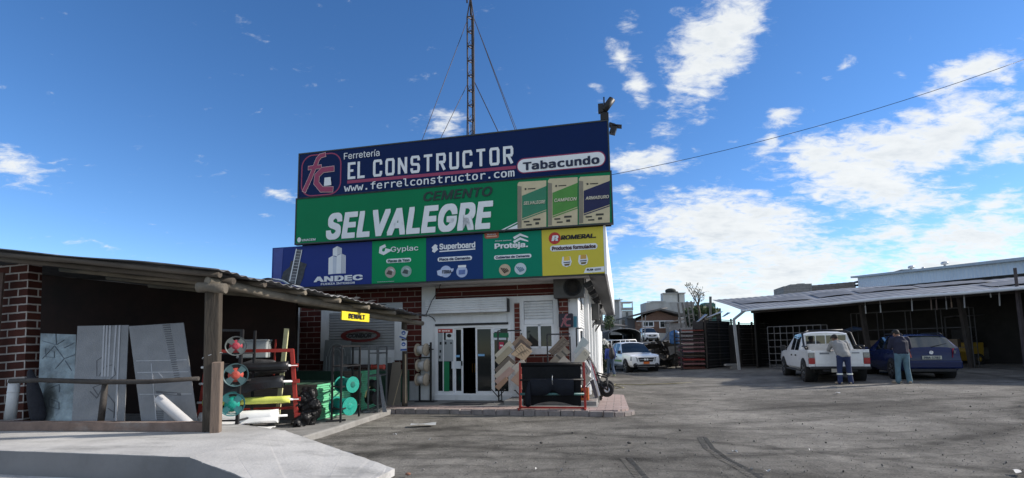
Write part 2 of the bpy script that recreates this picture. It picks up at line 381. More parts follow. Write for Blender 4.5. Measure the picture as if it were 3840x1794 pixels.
# ------------------------------------------------------------------ materials used widely
def ground_material():
    mt = mat('packed_dirt', (.17, .165, .155), .95, .16, .35, 0, spec=.15); N = mt.node_tree.nodes; L = mt.node_tree.links; b = N['Principled BSDF']
    tc = N.new('ShaderNodeTexCoord')
    def nz(scale, detail, stretch=(1, 1, 1), rot=0.0, dist=0.0, rough=.6):
        mp = N.new('ShaderNodeMapping'); mp.inputs['Scale'].default_value = stretch; mp.inputs['Rotation'].default_value = (0, 0, rot); L.new(tc.outputs['Object'], mp.inputs[0])
        n = N.new('ShaderNodeTexNoise'); n.inputs['Scale'].default_value = scale; n.inputs['Detail'].default_value = detail; n.inputs['Distortion'].default_value = dist; n.inputs['Roughness'].default_value = rough
        L.new(mp.outputs[0], n.inputs['Vector']); return n.outputs['Fac']
    big = nz(.30, 6, (1, 1, 1), 0, .6); mid = nz(2.2, 8, (1, 1, 1), 0, .4, .7); fine = nz(34, 6, (1, 1, 1), 0, 0, .75)
    st = nz(1.6, 6, (.35, 2.4, 1), .35, 1.2); grit = nz(120, 3)
    def mixc(f, a, bcol, k0, k1):
        r = N.new('ShaderNodeMapRange'); r.inputs[1].default_value = k0; r.inputs[2].default_value = k1; L.new(f, r.inputs[0])
        mx = N.new('ShaderNodeMix'); mx.data_type = 'RGBA'; L.new(r.outputs[0], mx.inputs[0])
        for i, c in ((6, a), (7, bcol)):
            if isinstance(c, tuple): mx.inputs[i].default_value = c+(1,)
            else: L.new(c, mx.inputs[i])
        return mx.outputs[2]
    c = mixc(big, (.098, .093, .086), (.250, .240, .224), .34, .66)
    c = mixc(st, c, (.080, .076, .071), .52, .76)
    for cx, cy, r, wdt, k in ((2, 22, 15.0, .26, .8), (2, 22, 16.7, .26, .8), (17, 3, 8.2, .24, .85), (17, 3, 9.9, .24, .85), (-5, -6, 14.6, .22, .8), (-5, -6, 16.2, .22, .8), (9, -14, 24.4, .3, .7), (9, -14, 26.0, .3, .7)):
        vd = N.new('ShaderNodeVectorMath'); vd.operation = 'DISTANCE'; L.new(tc.outputs['Object'], vd.inputs[0]); vd.inputs[1].default_value = (cx, cy, 0)
        s1 = N.new('ShaderNodeMath'); s1.operation = 'SUBTRACT'; L.new(vd.outputs['Value'], s1.inputs[0]); s1.inputs[1].default_value = r
        s2 = N.new('ShaderNodeMath'); s2.operation = 'ABSOLUTE'; L.new(s1.outputs[0], s2.inputs[0])
        s3 = N.new('ShaderNodeMath'); s3.operation = 'MULTIPLY_ADD'; L.new(mid, s3.inputs[0]); s3.inputs[1].default_value = .22; L.new(s2.outputs[0], s3.inputs[2])
        rg = N.new('ShaderNodeMapRange'); L.new(s3.outputs[0], rg.inputs[0]); rg.inputs[1].default_value = .10+wdt; rg.inputs[2].default_value = .06; rg.inputs[3].default_value = 0; rg.inputs[4].default_value = k
        mx = N.new('ShaderNodeMix'); mx.data_type = 'RGBA'; mx.blend_type = 'MULTIPLY'; L.new(rg.outputs[0], mx.inputs[0]); L.new(c, mx.inputs[6]); mx.inputs[7].default_value = (.42, .42, .42, 1); c = mx.outputs[2]
    c2 = mixc(mid, (.55, .55, .55), (1.3, 1.3, 1.28), .3, .7)
    c3 = mixc(fine, (.6, .6, .6), (1.35, 1.34, 1.3), .34, .68)
    for x in (c2, c3):
        mx = N.new('ShaderNodeMix'); mx.data_type = 'RGBA'; mx.blend_type = 'MULTIPLY'; mx.inputs[0].default_value = .8; L.new(c, mx.inputs[6]); L.new(x, mx.inputs[7]); c = mx.outputs[2]
    L.new(c, b.inputs['Base Color'])
    hsum = None
    for f, k in ((mid, .9), (fine, .28), (grit, .10), (st, .6)):
        m = N.new('ShaderNodeMath'); m.operation = 'MULTIPLY_ADD'; L.new(f, m.inputs[0]); m.inputs[1].default_value = k
        if hsum is None: m.inputs[2].default_value = 0
        else: L.new(hsum, m.inputs[2])
        hsum = m.outputs[0]
    bp = N.new('ShaderNodeBump'); bp.inputs['Strength'].default_value = .9; bp.inputs['Distance'].default_value = .05; L.new(hsum, bp.inputs['Height']); L.new(bp.outputs[0], b.inputs['Normal'])
    return mt
M_ground = ground_material()
M_conc = mat('pale_concrete', (.435, .43, .42), .85, .2, .9, .35, spec=.2, bscale=22, stain=((.20, .20, .195), 1.5, .9, (.55, 1.5, 1)))
M_concd = mat('grey_concrete', (.24, .235, .225), .9, .2, 2.5, .35, spec=.2, stain=((.12, .115, .11), 3.0, .6))
M_shadeface = mat('shaded_face_concrete', (.18, .183, .188), .85, .15, 2.0, .3, spec=.2, stain=((.16, .16, .165), 4.0, .8))  # apron concrete, colour lowered for the shade on its front face
M_white = mat('white_wall_paint', (.72, .73, .73), .6, .07, 1.5, .08, stain=((.33, .32, .30), 2.2, .55, (1, 1, .22)))
M_whmetal = mat('white_enamel', (.78, .79, .80), .4, .05, 3, stain=((.4, .38, .35), 6, .25))
M_shut = ribmat('white_shutter_slats', (.70, .71, .71), 'Z', .075, .45, .02)
M_brick = brickmat('shop_brick', '4a211c', '5c2a23', '8f857c', .46, .16, .012)
M_brickband = brickmat('brick_band', '4a201b', '5a2822', '8f857c', 3.2, .13, .010)
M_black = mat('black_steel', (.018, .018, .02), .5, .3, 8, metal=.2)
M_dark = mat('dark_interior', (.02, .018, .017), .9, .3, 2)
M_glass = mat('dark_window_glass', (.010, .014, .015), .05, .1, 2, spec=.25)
M_red = mat('red_frame_paint', '9c2f26', .5, .2, 9, stain=((.12, .05, .04), 9, .5))
M_alu = mat('aluminium', (.55, .56, .58), .35, .1, 9, metal=.8)
M_rubber = mat('black_rubber', (.017, .017, .018), .85, .25, 10)
M_wood = mat('weathered_wood', (.058, .048, .038), .85, .4, 5, .5, stretch=(1, 1, .12), stain=((.30, .26, .21), 3, .6, (1, 1, .2)))
M_log = mat('peeled_pole_wood', (.19, .165, .13), .8, .3, 4, .4, stretch=(.2, 1, 1), stain=((.12, .10, .08), 5, .6, (.3, 1, 1)))

# ------------------------------------------------------------------ ground and paving
GH = []
def ground():
    def ax(lo, hi, d0, c):
        xs = [c]; d = d0
        while xs[-1] < hi: xs.append(xs[-1]+d); d *= 1.09
        a = [c]; d = d0
        while a[-1] > lo: a.append(a[-1]-d); d *= 1.09
        return sorted(set(a+xs))
    xs = ax(-900, 900, .35, 3.0); ys = ax(-60, 1500, .28, 7.0)
    from mathutils import noise as nz
    def h(x, y):
        z = zg(x, y)
        k = max(0, 1-abs(y-10)/24)*max(0, 1-abs(x-4)/24)
        z += k*.028*(nz.noise((x*.55, y*.55, 1.3))+.5*nz.noise((x*1.7, y*1.7, 4)))-k*.012
        if y > 33:
            t = min(1, (y-33)/4.0)*min(1, max(0, (x-9.2)/2.0))
            z += 1.55*t*t*(3-2*t)
        return z
    GH.append(h)
    vs = [(x, y, h(x, y)) for y in ys for x in xs]; n = len(xs)
    fs = [(j*n+i, j*n+i+1, (j+1)*n+i+1, (j+1)*n+i) for j in range(len(ys)-1) for i in range(n-1)]
    mb = MB(); mb.add(vs, fs, 0, True)
    tag(mb.build('ground', M_ground), kind='structure')
ground()
def slab_edge(px, py): return gnd(px, py, .25)
# foreground concrete apron with a sloping ramp at its right end
mb = MB()
A = Vector((-4.04, 6.30, .25)); B = Vector((-3.75, 8.25, .25)); Cc = Vector((-1.49, 6.31, .075)); Dd = Vector((-1.75, 5.20, .081)); E_ = Vector((-2.29, 5.12, .118))
top = [Vector((-15, 8.57, .25)), A, B, Vector((-4.9, 9.0, .25)), Vector((-15, 10.2, .25))]
dn = Vector((0, 0, -.45))
mb.prism(top, dn, 0)
mb.prism([A, E_, Dd, Cc, B], dn, 0)
# steep front face, a little battered
ff = [Vector((-15, 8.565, .246)), Vector((-4.04, 6.294, .246)), Vector((-2.30, 5.114, .114)), Vector((-2.38, 5.04, -.3)), Vector((-4.10, 6.22, -.3)), Vector((-15, 8.48, -.3))]
mb.add(ff, [(0, 1, 4, 5), (1, 2, 3, 4)], 1)
ap = tag(mb.build('concrete_apron', [M_conc, M_shadeface]), kind='structure')
def roughen(ob, cuts, amp):
    from mathutils import noise as nz
    bm = bmesh.new(); bm.from_mesh(ob.data); bmesh.ops.remove_doubles(bm, verts=bm.verts, dist=.001)
    bmesh.ops.subdivide_edges(bm, edges=[e for e in bm.edges if e.calc_length() > .5], cuts=cuts, use_grid_fill=True)
    for v in [v for v in bm.verts if any(len(e.link_faces) == 2 and e.calc_face_angle(0) > .5 for e in v.link_edges)]:
        n = nz.noise_vector(v.co*6)+nz.noise_vector(v.co*19)*.6; v.co += Vector((n.x, n.y, n.z*.6))*amp
    bm.to_mesh(ob.data); bm.free()
roughen(ap, 40, .013)
mb = MB(); q = [gnd(-900, 1730, -.05), gnd(0, 1760, -.05), gnd(415, 1776, -.05), gnd(462, 1796, -.05), Vector((-4.2, 4.6, -.05)), Vector((-6, 2.5, -.05)), Vector((-15, 4, -.05))]
mb.prism(q, (0, 0, -.2)); tag(mb.build('lower_pavement', M_conc, bevel=.01), kind='structure')
# concrete floor under the lean-to, running up to the shop
mb = MB(); q = [Vector((-15, 9.9, .10)), Vector((-4.95, 8.8, .10)), Vector((-3.62, 8.35, .10)), Vector((-3.35, 9.6, .10)), Vector((-3.02, 11.6, .10)), fw(-4.35, -1.9, .10), fw(-4.35, .0, .10), fw(-9, 0, .10), Vector((-15, 16.5, .10))]
mb.prism(q, (0, 0, -.25)); tag(mb.build('shed_floor', M_concd, bevel=.03), kind='structure')
# shop pavement: concrete strip plus pink pavers with a kerb
M_paver = brickmat('pink_pavers', (.34, .265, .245), (.40, .325, .305), (.17, .155, .15), .36, .18, .012, 'xy', .9, .6)
M_kerb = mat('stone_kerb', (.235, .205, .195), .9, .25, 5, .5, stain=((.15, .15, .13), 6, .6))
def local_build(mb, name, mats, **k):
    o = mb.build(name, mats, **k); return place(o, O, -YAW)
mb = MB(); mb.box(-4.35, .52, -1.28, .05, -.1, .115)
tag(local_build(mb, 'pavement', M_concd), kind='structure')
mb = MB(); mb.box(-4.7, .52, -1.86, -1.28, -.1, .108); mb.prism([(.52, -1.86, .108), (1.0, -1.72, .105), (1.25, -1.3, .085), (1.15, 2.2, .06), (.52, 2.6, .06)], (0, 0, -.2))
tag(local_build(mb, 'paver_path', M_paver), kind='structure')
mb = MB(); x = -4.8; rnd = random.Random(3)
while x < .62:
    l = rnd.uniform(.24, .34); dz = rnd.uniform(-.018, .006); dy = rnd.uniform(-.015, .02)
    mb.box(x, x+l-.012, -1.99+dy, -1.862, -.1, .11+dz); x += l
for i in range(5):
    a = R(-82+i*21); c = Vector((.72, -1.35, 0)); p = c+Vector((math.cos(a)*.56, math.sin(a)*.60, 0)); t = Vector((-math.sin(a), math.cos(a), 0))
    M = Matrix.Translation(p) @ Matrix.Rotation(a, 4, 'Z'); mb.box(-.05, .09, -.11, .11, -.1, .10-.012*i, 0, M)
tag(local_build(mb, 'kerb', M_kerb, bevel=.012), kind='structure')
# shop step on the right
mb = MB(); mb.box(-1.78, .50, -1.06, .02, .10, .215); tag(local_build(mb, 'porch_step', M_concd, bevel=.01), kind='structure')

# ------------------------------------------------------------------ the shop
shop = thing('hardware_shop', 'single storey white and dark red brick corner shop below the stacked signs', 'building', O, -YAW)
BV = 15.5
W = MB()
def wb(u0, u1, z0, z1, v0=0.0, v1=.22): W.box(u0, u1, v0, v1, z0, z1)
wb(-4.39, -3.98, .05, 3.30, -.02, .25)                     # pier
wb(-3.98, -1.80, 2.18, 2.92); wb(-1.80, .04, 2.78, 2.92)
wb(-1.80, -1.43, .05, 2.78); wb(-.63, .04, .05, 2.78); wb(-.20, .04, 2.92, 3.30)
wb(-1.43, -.63, 1.34, 1.50, -.03, .2); wb(-1.43, -.63, .05, .42)
wb(-3.98, -1.80, 2.92, 3.30, .03, .25); wb(-1.8, -.2, 2.92, 3.30, .03, .25)
wb(-3.98, -1.80, .05, .25, -.09, .2)                       # door sill
# left part of the front
wb(-8.62, -8.32, .05, 3.30, -.015, .2); wb(-7.58, -7.32, 1.22, 2.72, -.03, .12); wb(-5.22, -4.98, 1.22, 2.72, -.03, .12); wb(-7.32, -5.22, 1.10, 1.30, -.03, .12); wb(-7.32, -5.22, 2.62, 2.72, -.03, .12)
wb(-4.98, -4.39, .05, .62, -.012, .2)
# side wall on the right, with pilasters
for v0, v1, z0, z1 in ((.22, .7, .05, 3.3), (.7, 2.1, .05, 1.2), (.7, 2.1, 2.8, 3.3), (2.1, 2.7, .05, 3.3), (2.7, 3.7, 2.55, 3.3), (3.7, 4.3, .05, 3.3), (4.3, 5.7, .05, .9), (4.3, 5.7, 2.75, 3.3), (5.7, 6.3, .05, 3.3), (6.3, 7.6, 2.5, 3.3), (7.6, BV, .05, 3.3)):
    W.box(-.18, .04, v0, v1, z0, z1)
for v in (2.3, 3.9, 5.9, 8.2): W.box(.04, .17, v, v+.3, .05, 3.3)
W.box(.04, .15, 9.6, BV-1, .05, 2.3)                        # projecting white bay at the far end
W.box(-8.62, -8.42, .2, BV, .05, 3.3)
W.build('wall', M_white, shop)
Bk = MB()
Bk.box(-3.97, -.21, -.015, .03, 2.93, 3.24)
band = Bk.build('brick_band', M_brickband, shop)
Bk = MB()
for u0, u1, z0, z1 in ((-8.32, -7.58, .05, 3.3), (-7.58, -4.98, 2.72, 3.3), (-7.58, -4.98, .05, 1.22), (-4.98, -4.39, .62, 3.3), (-1.43, -.62, .42, 1.34)): Bk = MB(); Bk.box(u0, u1, .0, .18 if u0 < -2 else .15, z0, z1); Bk.build('brick_panel', M_brick, shop)
M_brickcol = brickmat('brick_column', '5e2d26', '713a30', 'a0958c', .9, .13, .012)
mb = MB(); mb.box(-1.69, -1.55, -.03, .0, .9, 2.74); mb.build('brick_column', M_brickcol, shop)
mb = MB(); mb.box(-.47, -.22, -.04, .0, .6, 2.80); mb.box(-.46, -.24, -.10, -.04, 2.2, 2.82); mb.build('brick_column', M_brickcol, shop)
# roof slab with overhang
mb = MB(); mb.box(-8.6, .42, -1.05, BV+.3, 3.30, 3.42); mb.build('roof_slab', mat('soffit_paint', (.74, .73, .71), .8, .12, 2, stain=((.2, .19, .18), 1.3, .5)), shop)
mb = MB(); mb.box(.42, .80, -1.10, BV+.3, 3.24, 3.36); mb.box(-8.4, .42, -1.13, -1.09, 3.25, 3.30); mb.build('eave_beam', mat('dark_eave_metal', (.05, .05, .052), .6, .2, 4), shop)
for v in (.9, 2.9, 5.4, 8.2): mb = MB(); mb.prism([(.10, v, 3.3), (.42, v, 3.3), (.42, v, 3.14), (.30, v, 3.06)], (0, .12, 0)); mb.build('eave_bracket', mat('dark_eave_metal', 'ffffff'), shop)
mb = MB(); mb.box(.805, .86, -1.16, BV+.3, 3.26, 4.50); mb.build('side_fascia', M_whmetal, shop)
# interior
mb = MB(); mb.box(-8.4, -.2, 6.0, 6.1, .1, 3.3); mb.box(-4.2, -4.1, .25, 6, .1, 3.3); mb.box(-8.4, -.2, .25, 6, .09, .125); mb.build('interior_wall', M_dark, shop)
# roller shutters
mb = MB()
def shutter_profile(u0, u1, z0, z1, v, parent, name='roller_shutter', pitch=.075):
    mb = MB(); n = max(1, int((z1-z0)/pitch)); dz = (z1-z0)/n
    for i in range(n):
        a = z0+i*dz; mb.prism([(u0, v, a+.006), (u0, v-.018, a+dz*.25), (u0, v-.018, a+dz*.75), (u0, v, a+dz-.002), (u0, v+.01, a+dz), (u0, v+.01, a)], (u1-u0, 0, 0))
    return mb.build(name, M_shutplain, parent)
M_shutplain = mat('white_shutter', (.68, .69, .69), .45, .07, 2.0, stain=((.30, .29, .28), 2.4, .4, (1, 1, .4)))
bx = MB(); bx.box(-4.15, -1.84, -.34, -.0, 2.50, 2.89)
sh1 = bx.build('shutter_box', M_shutplain, shop)
shutter_profile(-4.14, -1.85, 2.56, 2.88, -.342, sh1, 'box_slat', .06)
mb = MB(); mb.box(-3.97, -1.9, -.05, -.0, 2.19, 2.44); mb.build('shutter_curtain', M_shutplain, shop)
mb = MB(); mb.box(-3.97, -1.86, -.07, -.05, 2.16, 2.22); mb.box(-1.9, -1.82, -.28, -.02, 2.5, 2.86); mb.build('shutter_rail', M_black, shop)
s2 = shutter_profile(-1.42, -.64, 2.14, 2.77, .02, shop)
mb = MB(); mb.box(-1.42, -.64, -.01, .04, 2.145, 2.26); mb.build('bottom_bar', M_whmetal, s2)
o_l = shutter_profile(-7.32, -5.22, 1.52, 2.62, -.005, shop); o_l.data.materials[0] = mat('shaded_white_shutter', (.34, .35, .355), .5, .1, 2, stain=((.15, .15, .15), 2, .5))  # white shutter, shade under the lean-to put into its colour
mb = MB(); mb.box(-7.32, -5.22, -.03, .0, 1.30, 1.52); mb.build('shutter_rail', M_whmetal, shop)
shut = shutter_profile(.0, 1.4, 2.05, 2.8, 0, None)
shut.parent = shop; shut.location = (.02, .7, 0); shut.rotation_euler = (0, 0, R(90))
# window with frame and two panes
mb = MB()
for a, b_, c, d in ((-1.43, -1.37, 1.5, 2.14), (-.69, -.63, 1.5, 2.14), (-1.05, -.98, 1.5, 2.14), (-1.37, -.69, 1.5, 1.55), (-1.37, -.69, 2.09, 2.14)): mb.box(a, b_, .0, .06, c, d)
wf = mb.build('window', M_whmetal, shop)
M_wglass = mat('window_glass', (.03, .035, .036), .05, .2, 2, spec=.35)
for a, b_ in ((-1.37, -1.05), (-.98, -.69)): mb = MB(); mb.box(a, b_, .03, .036, 1.55, 2.09); mb.build('pane', M_wglass, wf)
mb = MB(); mb.box(-1.36, -1.2, .05, .06, 1.56, 1.85); mb.build('poster', mat('dim_cardboard', (.16, .13, .10)), wf)
# side windows and doors
def side_open(v0, v1, z0, z1, nm='side_window', bars=2):
    mb = MB(); mb.box(-.05, .0, v0, v0+.06, z0, z1); mb.box(-.05, .0, v1-.06, v1, z0, z1); mb.box(-.05, .0, v0+.06, v1-.06, z0, z0+.06); mb.box(-.05, .0, v0+.06, v1-.06, z1-.06, z1)
    for i in range(1, bars): v = v0+(v1-v0)*i/bars; mb.box(-.045, -.005, v-.025, v+.025, z0+.06, z1-.06)
    o = mb.build(nm, M_whmetal, shop); mb = MB(); mb.box(-.035, -.03, v0+.06, v1-.06, z0+.06, z1-.06); mb.build('pane', M_wglass, o)
side_open(.7, 2.1, 1.2, 2.05); side_open(2.7, 3.7, .2, 2.55, 'side_door'); side_open(4.3, 5.7, .9, 2.75, bars=3); side_open(6.3, 7.6, .2, 2.5, 'side_door')
# sliding glass door: frame, stiles, panes and the notices on it
mb = MB(); mb.box(-3.98, -3.90, -.03, .06, .25, 2.18); mb.box(-1.86, -1.80, -.03, .06, .25, 2.18); mb.box(-3.90, -1.86, -.03, .06, 2.10, 2.18); mb.box(-3.90, -1.86, -.03, .06, .25, .29)
door = mb.build('sliding_door', M_whmetal, shop)
def pane(px0, px1, fr=True, wd=.05, v=0.0, nm='door_leaf'):
    u0, u1 = fu(px0, 1330)[0], fu(px1, 1330)[0]; mb = MB()
    for a, b_, c, d in ((u0, u0+wd, .29, 2.10), (u1-wd, u1, .29, 2.10), (u0+wd, u1-wd, .29, .29+wd*1.3), (u0+wd, u1-wd, 2.10-wd, 2.10)): mb.box(a, b_, v-.012, v+.03, c, d)
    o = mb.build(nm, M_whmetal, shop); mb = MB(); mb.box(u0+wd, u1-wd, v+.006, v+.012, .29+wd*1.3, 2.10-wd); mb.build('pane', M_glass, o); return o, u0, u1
l1, a1, b1 = pane(1636, 1704); l2, a2, b2 = pane(1702, 1735, v=.04); l3, a3, b3 = pane(1783, 1848, v=.02); l4, a4, b4 = pane(1848, 1912)
def flat(parent, nm, col, pts, v=-.02, th=.004, rough=.6):
    P = [fu(*p) for p in pts]; mb = MB(); mb.xz(P, v, v-th); return mb.build(nm, mat('print_'+nm+str(col), col, rough, .05), parent)
Dp = lambda x, y: (1500+.4989*x, 1000+.4989*y)
def rect(f, x0, y0, x1, y1): return [f(x0, y1), f(x1, y1), f(x1, y0), f(x0, y0)]
flat(l1, 'red_banner', 'b03a30', rect(Dp, 287, 470, 397, 497), -.02)
for k, (x0, x1) in enumerate(((294, 308), (318, 340), (343, 358), (362, 377))): flat(l1, 'banner_mark', 'e8d8d0', rect(Dp, x0, 479, x1, 489), -.026)
flat(l1, 'grey_notice', '9aa0a2', rect(Dp, 288, 500, 322, 712)); flat(l1, 'grey_notice', '9aa0a2', rect(Dp, 332, 552, 402, 712)); flat(l1, 'white_notice', 'd8dcdc', rect(Dp, 346, 500, 398, 550)); 
P = [fu(*Dp(372+17*math.cos(t), 520+14*math.sin(t))) for t in [i*math.pi/8 for i in range(16)]]; mb = MB(); mb.xz(P, -.026, -.029); mb.build('notice_mark', mat('print_black', (.02, .02, .02)), l1)
for x0, y0, x1, y1 in ((301, 567, 315, 588), (296, 670, 308, 692), (338, 566, 352, 586), (380, 570, 392, 582), (300, 628, 312, 648)): flat(l1, 'notice_mark', '22262a', rect(Dp, x0, y0, x1, y1), -.026)
flat(l1, 'green_sticker', '157a4e', rect(Dp, 332, 714, 372, 938)); 
mb = MB(); mb.box(*[fu(*Dp(x, 700))[0] for x in (323, 331)], -.02, .0, .3, 2.1); mb.build('mullion', M_whmetal, l1)
flat(l2, 'white_notice', 'cfd6da', rect(Dp, 388, 712, 458, 768), -.0); flat(l2, 'blue_tape', '7fb0d6', rect(Dp, 416, 666, 446, 682), .03); flat(l3, 'blue_tape', '7fb0d6', rect(Dp, 586, 658, 636, 674), .0)
flat(l4, 'white_notice', 'd5dade', rect(Dp, 704, 470, 756, 492)); flat(l4, 'green_sticker', '1d6a48', rect(Dp, 704, 500, 822, 534)); flat(l4, 'white_notice', 'cfd6da', rect(Dp, 704, 536, 800, 552)); flat(l4, 'red_notice', 'b5324c', rect(Dp, 744, 568, 782, 624))
flat(l4, 'notice_mark', 'e8e0e0', rect(Dp, 752, 588, 776, 600), -.026)
mb = MB(); mb.box(b2-.035, b2-.015, -.03, .03, 1.05, 1.18); mb.build('handle', M_black, l2)
# teal notice painted at the corner
flat(shop, 'painted_notice', '4f93a8', rect(Dp, 1304, 374, 1330, 458), -.003)
# shop fittings seen through the open door
rack = thing('display_shelf', 'dark shelf of yellow tool handles just inside the open sliding door', 'shelf', fw(-3.05, 2.2, .125), -YAW)
mb = MB(); [mb.box(-.6, .6, -.15, .15, z, z+.03) for z in (.05, .55, 1.05, 1.55)]; [mb.box(x-.02, x+.02, -.16, .16, 0, 1.9) for x in (-.6, .6)]; mb.build('shelf_frame', M_black, rack)
mb = MB(); [mb.box(x, x+.03, -.14, -.1, .62, .92) for x in (-.5, -.42, -.34, -.2, -.12, -.04, .1, .18, .3, .38)]; mb.build('yellow_handles', mat('tool_yellow', 'c08a1e'), rack)

# ------------------------------------------------------------------ wall equipment
def aircon(u, v, z, rz, label):
    t = thing('air_conditioner', label, 'air conditioner', fw(u, v, z), rz, 'air conditioners high on the shop wall')
    mb = MB(); mb.box(-.40, .40, 0, .32, 0, .55); mb.build('casing', mat('grey_ac_metal', (.075, .075, .073), .6, .2, 5, stain=((.05, .05, .05), 4, .6)), t, bevel=.015)
    M = Matrix.Translation((.10, -.004, .27)) @ Matrix.Rotation(R(90), 4, 'X'); mb = MB(); mb.lathe([(.235, 0), (.235, .02), (.20, .02), (.20, 0.0)], 22, M); mb.build('fan_guard', M_black, t)
    mb = MB(); mb.lathe([(.2, -.01), (.05, .012)], 18, M); [mb.box(-.2, .2, -.012, -.008, .27+k*.05-.004, .27+k*.05+.004, 0, Matrix.Translation((.1, 0, 0))) for k in range(-3, 4)]; mb.build('fan', M_dark, t)
    mb = MB(); mb.bar((-.3, .1, 0), (-.3, .32, -.3), .03); mb.bar((.3, .1, 0), (.3, .32, -.3), .03); mb.build('bracket', M_black, t)
    return t
aircon(-.16, -.36, 2.80, -YAW, 'grey air conditioner under the eave above the fC plaque at the shop corner')
aircon(.42, 4.6, 2.45, -YAW+R(90), 'dark air conditioner high on the white side wall, nearer one')
aircon(.42, 7.2, 2.4, -YAW+R(90), 'dark air conditioner high on the white side wall, farther one')
def eave_lamp(v, label):
    t = thing('floodlight', label, 'floodlight', fw(.28, v, 3.28), -YAW, 'floodlights hanging below the side eave')
    mb = MB(); mb.bar((0, 0, 0), (0, 0, -.12), .03); mb.build('bracket', M_black, t)
    mb = MB(); mb.box(-.11, .11, -.08, .08, -.24, -.10, 0, Matrix.Rotation(R(-25), 4, 'Y')); mb.build('housing', M_black, t, bevel=.01)
eave_lamp(-.35, 'black floodlight under the side eave, nearest the yellow sign'); eave_lamp(1.6, 'black floodlight under the side eave, middle of three'); eave_lamp(4.0, 'black floodlight under the side eave, farthest back')
# plaque with the fC emblem
def fc_emblem(parent, f, y, mr, mo, k=1.0, th=.006):
    """f maps emblem pixel coordinates into local (x, z)"""
    P = lambda l: [f(*p) for p in l]
    f1 = [(238, 528), (270, 458), (300, 385), (322, 330), (340, 310), (362, 304)]; cbar = [(270, 386), (335, 378)]; c1 = [(415, 391), (352, 399), (318, 432), (312, 480), (345, 520), (408, 520)]
    sc = (Vector(f(415, 391))-Vector(f(238, 391))).length/177
    mb = MB()
    for l, wd in ((f1, 27), (cbar, 25), (c1, 34)): mb.stroke(P(l), wd*sc, y, y-th, capext=10*sc)
    mb.build('emblem_outline', mo, parent)
    mb = MB()
    for i, (l, wd) in enumerate(((f1, 20), (cbar, 18), (c1, 27))): mb.stroke(P(l), wd*sc, y-th-.001-i*.0015, y-2*th-i*.0015, capext=7*sc)
    mb.build('emblem_letters', mr, parent)
M_emred = mat('emblem_red', '8c3452', .5, .08); M_emout = mat('emblem_outline_pale', 'c8a8ac', .5, .05)
u0, z0 = fu(*Dp(1195, 460), -.16); u1, z1 = fu(*Dp(1300, 352), -.16)
pl = thing('fc_plaque', 'small square dark plaque with a red fC emblem on the corner column', 'sign', fw((u0+u1)/2, -.13, z0), -YAW)
mb = MB(); mb.xz(rrect(-(u1-u0)/2, (u1-u0)/2, 0, z1-z0, .03), -.06, .0); mb.build('panel', mat('plaque_dark', '2a2430', .5, .1), pl)
s_ = (u1-u0)/2.6/110
fc_emblem(pl, lambda x, y: ((x-328)*s_, .5*(z1-z0)+(418-y)*s_*1.0), -.06, mat('plaque_red', 'a0505a', .5, .08), M_emout, th=.004)
# ------------------------------------------------------------------ signs
M_ltr = mat('sign_white', (.74, .77, .80), .5, .03)
M_navy = mat('sign_navy', '001e4e', .55, .06, 1, .16, spec=.15, bscale=1.2); M_navytext = mat('sign_navy_text', '14213f', .5, .05)
M_pink = mat('sign_wine_red', '93355a', .5, .06)
M_frame = mat('sign_frame_dark', (.03, .035, .04), .5, .2)
Cp = lambda x, y: (1000+.5985*x, 400+.5985*y)
Kp = lambda x, y: (1000+.25233*x, 880+.25233*y)
Lp = lambda x, y: (1580+.28727*x, 830+.28727*y)
class Sign:
    def __init__(s, name, label, u0, u1, z0, z1, v, mt, th=.10, cat='sign', edge=None):
        s.uc, s.z0, s.v = (u0+u1)/2, z0, v; s.t = thing(name, label, cat, fw(s.uc, v, z0), -YAW)
        mb = MB(); mb.box(u0-s.uc, u1-s.uc, 0, th, 0, z1-z0); s.panel = mb.build('panel', mt, s.t)
        if edge:
            e = .035; h = z1-z0; a, b = u0-s.uc, u1-s.uc; mb = MB(); mb.box(a-e, a, -.012, th, -e, h+e); mb.box(b, b+e, -.012, th, -e, h+e); mb.box(a, b, -.012, th, h, h+e); mb.box(a, b, -.012, th, -e, 0); mb.build('frame', edge, s.t)
    def f(s, p):
        u, z = fu(p[0], p[1], s.v); return u-s.uc, z-s.z0
    def text(s, st, bl, tr, mt, nm='lettering', y=-.003, **k):
        x0, z0 = s.f(bl); x1, z1 = s.f(tr); return text(st, nm, mt, s.t, x0, x1, z0, z1, y, **k)
    def poly(s, pts, mt, nm, y=-.002, th=.004, fn=None, par=None):
        P = [s.f(fn(*p) if fn else p) for p in pts]; mb = MB(); mb.xz(P, y, y-th); return mb.build(nm, mt, par or s.t)
    def pill(s, bl, tr, mt, nm, y=-.002, th=.004, grow=0.0):
        x0, z0 = s.f(bl); x1, z1 = s.f(tr); mb = MB(); r = (z1-z0)/2+grow; mb.xz(rrect(x0-grow, x1+grow, z0-grow, z1+grow, r*.97, 8), y, y-th); return mb.build(nm, mt, s.t)
    def disc(s, c, r, mt, nm, y=-.002, th=.004, k=1.0):
        x, z = s.f(c); mb = MB(); rr = r; mb.xz(ell(x, z, rr, rr*k), y, y-th); return mb.build(nm, mt, s.t)
    def stroke(s, pts, wd, mt, nm, y=-.002, th=.004, fn=None, **k):
        mb = MB(); mb.stroke([s.f(fn(*p) if fn else p) for p in pts], wd, y, y-th, **k); return mb.build(nm, mt, s.t)

# top navy board
S = Sign('name_board', 'long navy shop name board with white lettering, topmost of the stacked signs', -7.57, .99, 5.80, 7.06, -1.25, M_navy, .12, 'sign', M_frame)
